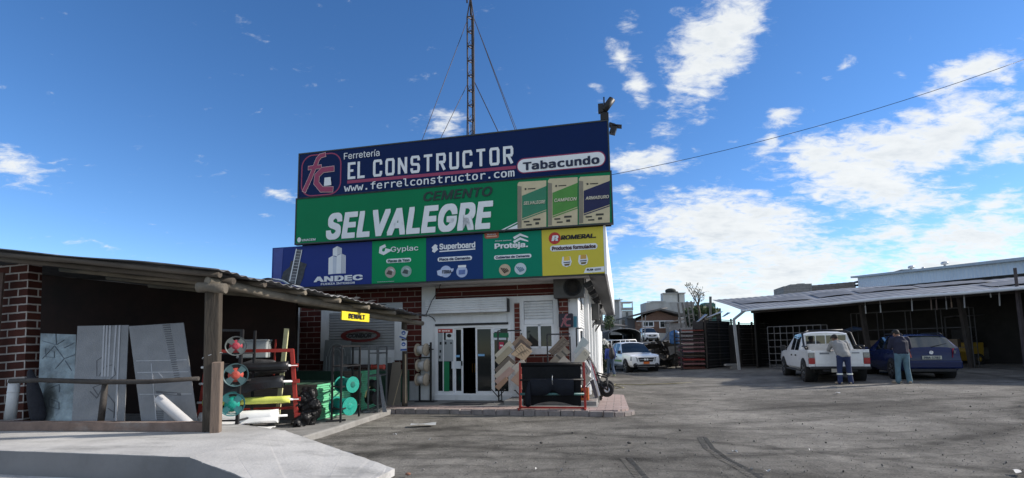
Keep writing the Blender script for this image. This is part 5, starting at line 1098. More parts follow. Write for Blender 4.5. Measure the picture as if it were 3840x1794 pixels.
# ------------------------------------------------------------------ black sheeting on the red stand
sa = gnd(*Hp(575, 1100), .112); sb = gnd(*Hp(1275, 1103), .112); d_ = sb-sa; Ls = d_.length
rs = thing('roll_stand', 'red steel stand with black plastic sheeting in front of the shop window', 'stand', (sa+sb)/2, math.atan2(d_.y, d_.x)); h = Ls/2
zt_ = dep(*Hp(560, 615), sa.y).z-.112
for s in (-1, 1): mb = MB(); mb.bar((s*h, 0, 0), (s*h*.985, .05, zt_+.02), .055, .055); mb.bar((s*h, -.25, .02), (s*h, .25, .02), .04); mb.build('side_frame', M_red, rs, bevel=.005)
mb = MB(); mb.bar((-h, 0, .03), (h, 0, .03), .04); mb.build('base_bar', M_red, rs, bevel=.005)
for zz, mt, r in ((zt_*.64, M_black, .022), (zt_*.33, mat('teal_pipe', (.05, .13, .13), .4, .2), .03)): mb = MB(); mb.tube([(-h*.98, -.06, zz), (h*.98, -.06, zz)], r, 10); mb.build('rod', mt, rs)
M_bfilm = mat('black_sheeting', (.006, .0065, .008), .5, .25, 4, .3, spec=.12); M_nfilm = mat('blueblack_sheeting', (.008, .010, .016), .5, .25, 6, .5, spec=.15)
ro = thing('sheeting_roll', 'black plastic sheeting unrolled from the top bar of the red stand', 'sheeting', rs.location+Vector((0, 0, zt_-.03)), rs.rotation_euler.z)
mb = MB(); mb.tube([(-h*.95, .02, 0), (h*.93, .02, 0)], .05, 16); mb.build('roll', M_bfilm, ro)
mb = MB(); mb.grid(34, 16, lambda i, j: Vector((-h*.93+i*h*1.84+.05*j*(.5-i), .0-.035*math.sin(i*15)*j-.03*math.sin(j*3), .0-j*(zt_-.10-.10*math.sin(i*3.1)**2*(1 if .2 < i < .95 else .3))))); mb.build('sheet', M_bfilm, ro)
ro = thing('tied_sheeting', 'rolled blue black sheet tied in the middle on the second rod of the red stand', 'sheeting', rs.location+Vector((0, 0, zt_*.64)), rs.rotation_euler.z)
def tied(i, j):
    x = -h*.66+i*h*1.34; k = 1-.30*math.exp(-((i-.52)/.10)**2); a = -1.2+j*4.3
    rr = .05*k*(1+.10*math.sin(i*40)*math.exp(-((i-.52)/.2)**2)); return Vector((x, -.10-rr*math.cos(a)*.8, .03+.06*k*math.sin(a)-(1-j)*.32*k))
mb = MB(); mb.grid(50, 16, tied); mb.build('sheet', M_nfilm, ro); mb = MB(); mb.tube([(h*.035, -.10-.085*math.cos(a), .0+.11*math.sin(a)) for a in [k*math.pi/8 for k in range(16)]], .008, 5, closed=True); mb.build('tie', M_alu, ro)
ro = thing('small_film_roll', 'short dark film roll hanging at the left foot of the red stand', 'film roll', rs.location+Vector((-h*.72, -.10, .12)), rs.rotation_euler.z)
mb = MB(); caps(mb, [((-.03, .03, .02), .08), ((-.02, .03, .25), .07), ((0, .04, .5), .03)]); mb.build('film', M_nfilm, ro)
# things leaning on the right corner
t = thing('orange_crate', 'bright orange slatted crate on the porch step at the shop corner', 'crate', fw(.13, -.72, .216), -YAW)
mb = MB(); w_, z_ = .17, .30
mb.box(-w_, w_, -.12, -.10, 0, .06); mb.box(-w_, w_, -.12, -.10, .24, z_); mb.box(-w_, w_, -.12, -.10, .12, .17); mb.box(-w_, -w_+.06, -.121, -.10, .06, .24); mb.box(w_-.05, w_, -.121, -.10, .06, .24); mb.box(-w_, -w_+.02, -.1, .12, 0, z_); mb.box(w_-.02, w_, -.1, .12, 0, z_); mb.box(-w_, w_, .1, .12, 0, z_); mb.box(-w_, w_, -.1, .1, 0, .02); mb.build('crate', mat('orange_paint', (.56, .14, .04), .6, .15, 5), t)
def vsheet(nm, label, cat, pts, v0, v1, mt, th=.02, z_min=.216, parts=None):
    ys = [p[1] for p in pts]; y0, y1 = min(ys), max(ys); W_ = []
    for x, y in pts:
        v = v0+(v1-v0)*(y1-y)/(y1-y0); u, z = fu(*Hp(x, y), v); W_.append(Vector((u, v, max(z, z_min))))
    c = sum(W_, Vector())/len(W_); c.z = min(p.z for p in W_); t = thing(nm, label, cat, fw(c.x, c.y, c.z), -YAW); mb = MB(); mb.prism([p-c for p in W_], (0, th, 0)); mb.build('board', mt, t); return t
vsheet('red_white_board', 'tall red and white board leaning at the shop corner', 'board', [(1310, 580), (1328, 580), (1436, 955), (1420, 968)], -.80, -.55, mat('white_laminate', (.68, .66, .66), .5, .05), .02)
vsheet('red_board', 'narrow crimson board leaning behind the white one at the corner', 'board', [(1332, 590), (1362, 640), (1400, 800), (1384, 790)], -.62, -.5, mat('crimson_laminate', (.36, .05, .07), .5, .1), .02)
vsheet('dark_profile_bundle', 'dark brown ribbed profile leaning in front of the white board', 'board', [(1322, 800), (1362, 782), (1412, 975), (1380, 988)], -.90, -.75, mat('dark_profile', (.085, .07, .075), .5, .4, 20, .4), .05)
def handcart(label, v, u, tilt, mt):
    t = thing('hand_trolley', label, 'trolley', fw(u, v, .11), -YAW)
    L1 = [(-.30, .05, 1.32), (-.22, 0, 1.18), (-.02, -.05, .80), (.10, -.10, .45), (.16, -.16, .05)]
    mb = MB()
    for dy in (0, .38): mb.tube([(x, y+dy, z) for x, y, z in L1], .022, 8)
    mb.tube([(.02, -.06, .70), (.30, -.06, .62), (.42, -.05, .70)], .018, 7); mb.tube([(.10, -.10, .45), (.34, -.1, .30)], .02, 7); mb.tube([(.10, .28, .45), (.34, .28, .30)], .02, 7); mb.tube([(.3, -.05, .6), (.34, -.1, .3)], .018, 7); mb.build('frame', M_black, t)
    mb = MB(); M = Matrix.Translation((.30, .06, .30)) @ Matrix.Rotation(R(90), 4, 'X') ; mb.lathe([(.10, -.04), (.16, -.045), (.185, -.02), (.185, .02), (.16, .045), (.10, .04)], 24, M, cap=False); mb.build('tyre', M_rubber, t)
    mb = MB(); mb.lathe([(.105, -.03), (.03, -.045), (.03, .045), (.105, .03)], 16, M); mb.build('wheel_hub', mt, t)
    mb = MB(); [mb.tube([(x, -.05, z), (x, .37, z)], .016, 6) for x, z in ((-.12, .98), (.06, .58), (.14, .2))]; mb.build('cross_bar', M_black, t)
    return t
handcart('black tubular trolley with a fat wheel leaning at the shop corner, nearer one', -.15, .42, 0, M_alu); handcart('black tubular trolley leaning behind the first one along the side wall', .75, .42, 0, M_black)
t = thing('door_mat', 'dark rubber mat in front of the sliding glass door', 'mat', fw(-3.1, -.85, .118), -YAW); mb = MB(); mb.prism([(-.35, -.28, 0), (.75, -.28, 0), (.95, .25, 0), (-.1, .25, 0)], (0, 0, .012)); mb.build('mat', mat('mat_rubber', (.045, .045, .05), .9, .3, 6, .3), t)
t = thing('hose', 'yellowish garden hose lying on the ground at the corner of the pavers', 'hose', gnd(2300, 1440, .0)); o0 = t.location.copy()
mb = MB(); mb.tube([gnd(x, y, .02)-o0 for x, y in ((2278, 1438), (2300, 1446), (2325, 1449), (2340, 1455), (2310, 1457), (2285, 1450), (2310, 1440), (2312, 1442), (2400, 1443), (2560, 1437), (2700, 1428))], .017, 6); mb.build('hose', mat('hose_yellow', (.22, .20, .12), .6, .4, 4), t)
# ------------------------------------------------------------------ vehicles
Ep = lambda x, y: (2150+.45724*x, 950+.45724*y)
Jp = lambda x, y: (2800+.49880*x, 900+.49880*y)
M_tyre = mat('tyre_rubber', (.02, .02, .021), .85, .3, 8, .2); M_rim = mat('alloy_rim', (.30, .31, .32), .35, .2, 8, metal=.7); M_well = mat('wheel_well', (.008, .008, .008), .9)
M_vglass = mat('vehicle_glass', (.010, .014, .017), .03, .1, 2, spec=.8); M_trim = mat('black_trim', (.02, .02, .022), .6, .2, 6)
M_lampr = mat('tail_lamp_red', (.30, .012, .018), .15, .2, 8, coat=.5); M_lampw = mat('lamp_clear', (.24, .25, .26), .12, .25, 20, metal=.3, coat=.5)
def loft(stations, nband, key):
    """stations: list of (x, [(halfwidth, z) ...]) front to back; key(i, j) -> part name; returns {part: MB}, mirrored about y = 0"""
    parts = {}
    for i in range(len(stations)-1):
        xa, a = stations[i]; xb, b = stations[i+1]
        for j in range(nband):
            k = key(i, j); mb = parts.setdefault(k, MB())
            for s in (1, -1):
                q = [(xa, s*a[j][0], a[j][1]), (xb, s*b[j][0], b[j][1]), (xb, s*b[j+1][0], b[j+1][1]), (xa, s*a[j+1][0], a[j+1][1])]
                mb.add(q, [(0, 1, 2, 3) if s > 0 else (3, 2, 1, 0)], 0, True)
    for i, rev in ((0, False), (len(stations)-1, True)):
        x, a = stations[i]; mb = parts.setdefault(key(-1 if i == 0 else 999, 0), MB())
        mb.add([(x, p[0], p[1]) for p in a]+[(x, -p[0], p[1]) for p in a[::-1]], [list(range(2*len(a)))])
    return parts
def weld(mb):
    d = {}; mp = []; nv = []
    for v in mb.v:
        k = tuple(round(c, 4) for c in v)
        if k not in d: d[k] = len(nv); nv.append(v)
        mp.append(d[k])
    nf, nm, ns = [], [], []
    for f, m_, s in zip(mb.f, mb.m, mb.sm):
        g = []
        for i in f:
            if mp[i] not in g: g.append(mp[i])
        if len(g) > 2: nf.append(g); nm.append(m_); ns.append(s)
    mb.v, mb.f, mb.m, mb.sm = nv, nf, nm, ns; return mb
def wheel(parent, x, y, r, wd=.21, rim=None):
    s = 1 if y > 0 else -1
    M = Matrix.Translation((x, y, r)) @ Matrix.Rotation(R(90)*-s, 4, 'X')
    mb = MB(); mb.lathe([(r*.62, -wd), (r*.9, -wd), (r, -wd*.85), (r, -wd*.15), (r*.92, 0), (r*.66, 0), (r*.62, -.03)], 28, M, cap=False); w_ = mb.build('wheel', M_tyre, parent)
    mb = MB(); mb.lathe([(r*.64, -.035), (r*.60, -.02), (r*.56, -.05), (.06, -.045), (.055, -.02), (.01, -.02)], 24, M)
    for k in range(5): a = R(72*k); mb.bar(M @ Vector((.05*math.cos(a), .05*math.sin(a), -.03)), M @ Vector((r*.57*math.cos(a), r*.57*math.sin(a), -.028)), .07, .03)
    mb.build('rim', rim or M_rim, w_)
    return w_
def arch(mb, x, y, r, s):
    M = Matrix.Translation((x, y, r*.98)) @ Matrix.Rotation(R(90)*-s, 4, 'X'); mb.lathe([(r*1.16, -.35), (r*1.16, .004), (.05, .004)], 26, M)
def sec(w, zb, zm, zbelt, zroof=None, wr=.74, crown=.04, wbelt=.97):
    """cross-section from the sill up: zroof None means bonnet or deck height"""
    if zroof is None: zroof = zbelt+.001; k = [(w*wbelt*.985, zbelt+.012), (w*.6, zbelt+crown*.7), (0, zbelt+crown)]
    else: k = [(w*wr, zroof-.05), (w*wr*.62, zroof+crown*.5-.012), (0, zroof+crown*.6)]
    return [(0, zb), (w*.86, zb), (w*.97, zb+.10), (w, zm), (w*wbelt, zbelt)]+k
def pickup(nm, label, loc, rz, paint, crew=True, rear_only=False):
    """x forward, y left; 5 m pick-up with separate bed"""
    t = thing(nm, label, 'pickup truck', loc, rz); Wd = .89
    if rear_only: S_ = [(2.42, .56, .80, .90, None), (2.36, .44, .74, .95, None), (2.1, .42, .74, .99, None)]
    st = [(2.45, sec(.66, .48, .64, .80)), (2.38, sec(.78, .34, .62, .90)), (2.2, sec(.85, .32, .64, .96)), (1.6, sec(Wd, .34, .68, 1.01)), (1.12, sec(Wd, .34, .70, 1.05)), (.98, sec(Wd, .34, .70, 1.07)),
          (.32, sec(Wd, .34, .70, 1.06, 1.65, .76)), (.24, sec(Wd, .34, .70, 1.06, 1.68, .77)), (-.35, sec(Wd, .34, .70, 1.06, 1.71, .78)), (-.43, sec(Wd, .34, .70, 1.06, 1.71, .78)), (-.98, sec(Wd, .34, .70, 1.05, 1.70, .78)), (-1.06, sec(Wd, .34, .70, 1.05, 1.695, .78)), (-1.14, sec(Wd, .34, .70, 1.05, 1.66, .77))]
    def key(i, j):
        if i == 5 and j in (5, 6): return 'windscreen'
        if j == 4 and i in (7, 9): return 'side_glass'
        return 'body'
    P = loft(st, 7, key)
    # rear cab wall with window frame comes from the end cap
    weld(P['body']).build('cab', paint, t, sharp=32)
    weld(P['windscreen']).build('windscreen', M_vglass, t); weld(P['side_glass']).build('side_window', M_vglass, t)
    mb = MB()
    for a, b_ in ((-.63, -.34), (-.30, -.02), (.02, .30), (.34, .63)): mb.box(-1.155, -1.145, a, b_, 1.24, 1.58)
    mb.build('rear_window', M_vglass, t)
    # bed
    mb = MB()
    for s in (1, -1):
        mb.prism([(-1.17, s*.885, .50), (-2.45, s*.885, .50), (-2.47, s*.885, 1.04), (-1.17, s*.885, 1.06)], (0, -s*.05, 0)); mb.box(-2.47, -1.17, min(s*.835, s*.80), max(s*.835, s*.80), .62, 1.03); mb.box(-2.49, -1.17, min(s*.895, s*.79), max(s*.895, s*.79), 1.04, 1.075)
    mb.box(-2.45, -1.17, -.83, .83, .56, .62); mb.box(-1.22, -1.17, -.83, .83, .62, 1.06); bed = mb.build('bed', paint, t, bevel=.012)
    mb = MB(); mb.box(-2.50, -2.45, -.70, .70, .52, 1.05); mb.box(-2.512, -2.50, -.66, .66, .60, .635); mb.box(-2.512, -2.50, -.66, .66, .74, .765); tg = mb.build('tailgate', paint, t, bevel=.012)
    for s in (1, -1): mb = MB(); mb.box(-2.51, -2.40, min(s*.715, s*.893), max(s*.715, s*.893), .60, .80); mb.build('tail_lamp', M_lampr, t, bevel=.012); mb = MB(); mb.box(-2.51, -2.40, min(s*.715, s*.893), max(s*.715, s*.893), .803, .98); mb.build('reverse_lamp', M_lampw, t, bevel=.012); mb = MB(); mb.box(-2.49, -2.40, min(s*.71, s*.89), max(s*.71, s*.89), .50, .598); mb.box(-2.49, -2.4, min(s*.71, s*.89), max(s*.71, s*.89), .983, 1.04); mb.build('corner_panel', paint, t, bevel=.01)
    mb = MB(); mb.box(-2.62, -2.50, -.88, .88, .42, .52); mb.box(-2.58, -2.48, -.5, .5, .34, .42); mb.build('rear_bumper', M_trim, t, bevel=.03)
    mb = MB(); mb.box(-2.4, 2.2, -.55, .55, .28, .40); mb.box(-2.3, -1.3, -.7, .7, .3, .52); mb.build('chassis', M_well, t)
    for x in (1.55, -1.68):
        for s in (1, -1): a_ = MB(); arch(a_, x, s*.893, .37, s); a_.build('wheel_arch', M_well, t)
    for x in (1.55, -1.68):
        for s in (1, -1): wheel(t, x, s*.915, .355)
    mb = MB(); mb.box(-1.1, 1.1, -.9, .9, .30, .345); mb.build('side_step', M_trim, t)
    for x in (-.28, .38) if False else (-.28,): pass
    for s in (1, -1):
        for x in (.02, -.62): mb = MB(); mb.box(x-.06, x+.06, min(s*.885, s*.912), max(s*.885, s*.912), .84, .90); mb.build('door_handle', M_trim, t)
        mb = MB(); mb.box(.86, .98, min(s*.92, s*1.10), max(s*.92, s*1.10), 1.04, 1.24); mb.bar((.92, s*.86, 1.06), (.92, s*.95, 1.1), .05); mb.build('wing_mirror', M_trim, t, bevel=.02)
    # front: grille, lamps, bumper
    mb = MB(); mb.prism([(2.47, -.46, .85), (2.455, -.36, .62), (2.455, .36, .62), (2.47, .46, .85)], (.02, 0, 0)); g = mb.build('grille', M_trim, t)
    mb = MB(); mb.box(2.485, 2.497, -.40, .40, .735, .75); mb.box(2.485, 2.50, -.12, -.02, .69, .79); mb.box(2.485, 2.50, .02, .10, .69, .79); mb.build('grille_bar', M_whmetal, g)
    for s in (1, -1):
        mb = MB(); mb.add([(2.47, s*.48, .63), (2.475, s*.50, .86), (2.32, s*.82, .90), (2.33, s*.86, .68), (2.30, s*.44, .66), (2.30, s*.42, .82), (2.2, s*.80, .86), (2.2, s*.83, .68)], [(0, 1, 2, 3), (4, 7, 6, 5), (0, 4, 5, 1), (1, 5, 6, 2), (2, 6, 7, 3), (3, 7, 4, 0)]); mb.build('headlight', M_lampw, t)
        mb = MB(); M = Matrix.Translation((2.425, s*.60, .43)) @ Matrix.Rotation(R(90), 4, 'Y'); mb.lathe([(.12, -.1), (.12, .035), (.06, .02), (.055, .037), (.01, .04)], 16, M); mb.build('fog_lamp', M_trim, t)
    mb = MB(); mb.box(2.44, 2.485, -.46, .46, .37, .475); mb.build('bumper_opening', M_trim, t)
    return t
M_wpaint = mat('white_car_paint', (.74, .76, .78), .28, .04, 2, spec=.5, coat=.4, stain=((.42, .40, .37), 3, .25))
def hd(dx, dy): return math.atan2(dy, dx)
# taxi style truck facing us
fr_ = thing
c_ = Vector((7.05, 29.75, 0))
tk = pickup('pickup_truck', 'white pickup facing the viewer with a white tube rack and orange front plate', c_, hd(.10, -1.0), M_wpaint)
mb = MB(); mb.box(2.495, 2.505, -.17, .17, .50, .62); mb.build('number_plate', mat('orange_plate', (.60, .14, .02), .5, .05), tk)
mb = MB()
for s in (1, -1):
    mb.tube([(-1.2, s*.80, 1.05), (-1.2, s*.80, 1.78), (-1.25, s*.76, 1.86), (-2.4, s*.76, 1.86), (-2.4, s*.8, 1.05)], .03, 7); mb.tube([(-1.2, s*.80, 1.40), (-2.4, s*.80, 1.40)], .025, 6)
for z in (1.86, 1.52): mb.tube([(-1.22, -.78, z), (-1.22, .78, z)], .03, 7)
mb.tube([(-1.22, .1, 1.4), (-1.22, .1, 1.86)], .025, 6); mb.tube([(-1.22, -.3, 1.4), (-1.22, -.2, 1.86)], .025, 6); mb.tube([(-2.4, -.76, 1.86), (-2.4, .76, 1.86)], .03, 7); mb.build('bed_rack', M_whmetal, tk)
mb = MB()
for s in (1, -1): mb.box(-.9, .95, min(s*.895, s*.899), max(s*.895, s*.899), .58, .70)
mb.build('green_stripe', mat('lime_stripe', (.16, .30, .05), .5, .1), tk)
# pickup seen from behind
pc = Vector((0, 0, 0)); rear_mid = Vector((10.95, 16.75)); dirp = Vector((1.05, 3.3)).normalized(); ctr = rear_mid+dirp*2.5
pk = pickup('pickup_truck', 'white pickup seen from behind with a man leaning on its tailgate', (ctr.x, ctr.y, zg(ctr.x, ctr.y)), hd(dirp.x, dirp.y), M_wpaint)
mb = MB(); r = .035
for s in (1, -1): mb.tube([(-2.0, s*.83, 1.08), (-1.55, s*.80, 1.22), (-1.25, s*.76, 1.66), (-1.2, s*.55, 1.76)], .035, 8); mb.tube([(-2.2, s*.84, 1.09), (-2.2, s*.84, 1.2), (-1.4, s*.82, 1.2)], .025, 7)
mb.tube([(-1.2, -.55, 1.76), (-1.2, .55, 1.76)], .035, 8); mb.bar((-.9, -.6, 1.74), (-.9, .6, 1.74), .05, .03); mb.build('roll_bar', M_black, pk)
mb = MB(); mb.box(-2.515, -2.503, .28, .56, .93, .985); mb.box(-2.515, -2.503, -.6, -.38, .95, .985); mb.build('badge', mat('badge_grey', (.20, .22, .25), .4), pk)
mb = MB(); mb.box(-2.635, -2.622, .02, .28, .33, .45); mb.build('number_plate', mat('plate_dirty', (.42, .40, .35), .6, .2), pk)
t = thing('foam_slab', 'pale grey slab standing in the bed of the white pickup behind its cab', 'slab', pk.matrix_world @ Vector((0, 0, 0)), 0)
t.location = Vector((ctr.x, ctr.y, zg(ctr.x, ctr.y)))+Matrix.Rotation(hd(dirp.x, dirp.y), 3, 'Z') @ Vector((-1.5, 0, .62)); t.rotation_euler = (0, 0, hd(dirp.x, dirp.y))
mb = MB(); mb.box(-.12, .2, -.62, .66, 0, .66); mb.build('slab', mat('foam_grey', (.42, .42, .41), .9, .12, 3, .1), t, bevel=.01)
# far white pickup on the terrace
def gz2(x, y): return 1.25+zg(x, y)
fx = dep(*Ep(658, 728), 57.0)
fp_ = pickup('pickup_truck', 'small white pickup parked high up before the brown house', (fx.x, fx.y+2.4, fx.z), hd(-.05, -1), M_wpaint)
# ------------------------------------------------------------------ blue estate car
def wagon():
    ax0 = Vector((13.1, 17.3)); ax1 = Vector((14.55, 16.6)); mid = (ax0+ax1)/2; d = Vector((.31, .95)).normalized(); c = mid+d*1.23
    t = thing('estate_car', 'dark blue estate car seen from behind beside the white pickup', 'car', (c.x, c.y, zg(c.x, c.y)), hd(d.x, d.y))
    paint = mat('blue_car_paint', (.003, .011, .062), .2, .06, 2, spec=.28, coat=.25); Wd = .83
    st = [(2.05, sec(.55, .35, .5, .66)), (1.98, sec(.70, .24, .5, .74)), (1.75, sec(.79, .22, .54, .80)), (1.2, sec(Wd, .22, .58, .88)), (.98, sec(Wd, .22, .58, .91)), (.25, sec(Wd, .22, .60, .93, 1.40, .72)), (.15, sec(Wd, .22, .60, .94, 1.43, .73)), (-.45, sec(Wd, .22, .60, .96, 1.46, .74)), (-.53, sec(Wd, .22, .60, .96, 1.46, .74)), (-1.15, sec(Wd, .22, .60, .98, 1.45, .73)), (-1.23, sec(Wd, .22, .60, .98, 1.44, .73)), (-1.62, sec(Wd, .24, .60, 1.0, 1.41, .71)), (-1.70, sec(Wd*.995, .25, .60, 1.0, 1.38, .70)), (-1.96, sec(Wd*.96, .28, .62, 1.0, 1.03, .88, .02)), (-2.02, sec(Wd*.955, .30, .62, .92, .95, .93, .01)), (-2.06, sec(Wd*.94, .32, .60, .74, .76, .95, .0))]
    def key(i, j):
        if i == 4 and j in (5, 6): return 'windscreen'
        if j == 4 and i in (6, 8, 10): return 'side_window'
        if i == 12 and j in (5, 6): return 'rear_window'
        return 'body'
    P = loft(st, 7, key); weld(P['body']).build('body', paint, t, sharp=38)
    for k in ('windscreen', 'side_window', 'rear_window'): weld(P[k]).build(k, mat('rear_glass', (.05, .06, .065), .05, .1, spec=.8) if k == 'rear_window' else M_vglass, t)
    mb = MB(); mb.box(-2.14, -1.98, -.79, .79, .34, .60); mb.build('rear_bumper', paint, t, bevel=.05)
    mb = MB(); mb.box(-2.12, -1.98, -.6, .6, .24, .33); mb.build('diffuser', M_trim, t, bevel=.02)
    for s in (1, -1):
        mb = MB(); mb.add([(-2.09, s*.54, .70), (-2.05, s*.58, .98), (-1.80, s*.845, 1.01), (-1.80, s*.855, .68), (-2.0, s*.56, .74), (-1.95, s*.60, .96), (-1.75, s*.80, .99), (-1.75, s*.80, .70)], [(0, 1, 2, 3), (4, 7, 6, 5), (0, 4, 5, 1), (1, 5, 6, 2), (2, 6, 7, 3), (3, 7, 4, 0)]); l = mb.build('tail_lamp', M_lampr, t); mb = MB(); mb.add([(-2.095, s*.58, .82), (-2.085, s*.60, .92), (-1.96, s*.765, .92), (-1.97, s*.765, .82)], [(0, 1, 2, 3)]); mb.build('reverse_lamp', M_lampw, l)
    mb = MB(); mb.box(-2.092, -2.072, -.26, .26, .645, .755); pl_ = mb.build('number_plate', mat('plate_pale', (.46, .47, .40), .5, .1), t)
    ob = text('PBA 1787', 'plate_lettering', mat('plate_ink', (.06, .08, .12), .5), pl_, -.22, .22, .66, .735, 0, bold=.03); ob.rotation_euler = (0, 0, R(-90)); ob.location = (-2.094, 0, 0)
    mb = MB(); M = Matrix.Translation((-2.055, 0, .86)) @ Matrix.Rotation(R(-97), 4, 'Y'); mb.lathe([(.055, 0), (.055, .02), (.035, .022), (.035, .012), (.005, .012)], 18, M); mb.build('badge', M_whmetal, t)
    mb = MB(); mb.bar((-1.97, -.05, 1.04), (-1.86, -.50, 1.14), .025); mb.build('rear_wiper', M_black, t)
    mb = MB(); mb.box(-1.74, -1.60, -.5, .5, 1.405, 1.43); mb.build('roof_spoiler', paint, t, bevel=.01)
    mb = MB()
    for s in (1, -1): mb.tube([(.0, s*.54, 1.46), (-.1, s*.55, 1.50), (-1.4, s*.55, 1.49), (-1.55, s*.54, 1.44)], .016, 6)
    mb.bar((-1.2, 0, 1.47), (-1.3, 0, 1.60), .014); mb.build('roof_rail', M_trim, t)
    for x in (1.28, -1.23):
        for s in (1, -1): a_ = MB(); arch(a_, x, s*.832, .315, s); a_.build('wheel_arch', M_well, t)
    for x in (1.28, -1.23):
        for s in (1, -1): wheel(t, x, s*.85, .31, .2)
    mb = MB(); mb.box(-1.9, 1.7, -.6, .6, .18, .3); mb.build('chassis', M_well, t)
    for s in (1, -1):
        for x in (-.18, -.95): mb = MB(); mb.box(x-.07, x+.07, min(s*.825, s*.85), max(s*.825, s*.85), .80, .835); mb.build('door_handle', paint, t)
        mb = MB(); mb.box(.78, .90, min(s*.82, s*1.0), max(s*.82, s*1.0), .92, 1.04); mb.build('wing_mirror', paint, t, bevel=.03)
    return t
wagon()
# ------------------------------------------------------------------ truck under a dark canvas behind the white pickup
t = thing('canvas_truck', 'truck with a dark arched canvas cover behind the white pickup', 'truck', (7.3, 35.6, 0), 0)
M_canvas = mat('dark_canvas', (.045, .045, .048), .8, .25, 3, .3); hW = 1.12; Hc = 2.66
cx = dep(*Ep(425, 700), 33.5).x-7.3
prof = [(-hW, 1.0), (-hW, 2.3)]+[(hW*math.sin(R(a))*.98, 2.3+(Hc-2.3)*math.cos(R(a))) for a in (-70, -45, -20, 0, 20, 45, 70)]+[(hW, 2.3), (hW, 1.0)]
mb = MB(); k = len(prof); vs = [(cx+x, y, z) for y in (-2.0, 1.5, 3.5) for x, z in prof]; mb.add(vs, [(r*k+i, r*k+i+1, (r+1)*k+i+1, (r+1)*k+i) for r in range(2) for i in range(k-1)], 0, True)
o = mb.build('canvas', M_canvas, t); sd_ = o.modifiers.new('thick', 'SOLIDIFY'); sd_.thickness = .03
mb = MB()
for y in (-1.98, .2, 2.4): mb.tube([(cx+x*.97, y, z) for x, z in prof], .03, 6)
mb.build('hoop', mat('pale_hoop', (.25, .25, .25), .6), t); mb = MB(); mb.box(cx-hW, cx+hW, -2.0, 3.5, .75, 1.0); mb.box(cx-.6, cx+.6, -2.0, 3.5, .4, .75); mb.box(cx-hW+.1, cx+hW-.1, 3.3, 3.4, 1, 2.35); mb.build('bed', M_well, t)
for s in (-1, 1):
    M = Matrix.Translation((cx+s*.85, 1.5, .45)) @ Matrix.Rotation(R(90), 4, 'Y'); mb = MB(); mb.lathe([(.1, -.15), (.45, -.15), (.45, .15), (.1, .15)], 20, M); mb.build('wheel', M_tyre, t)
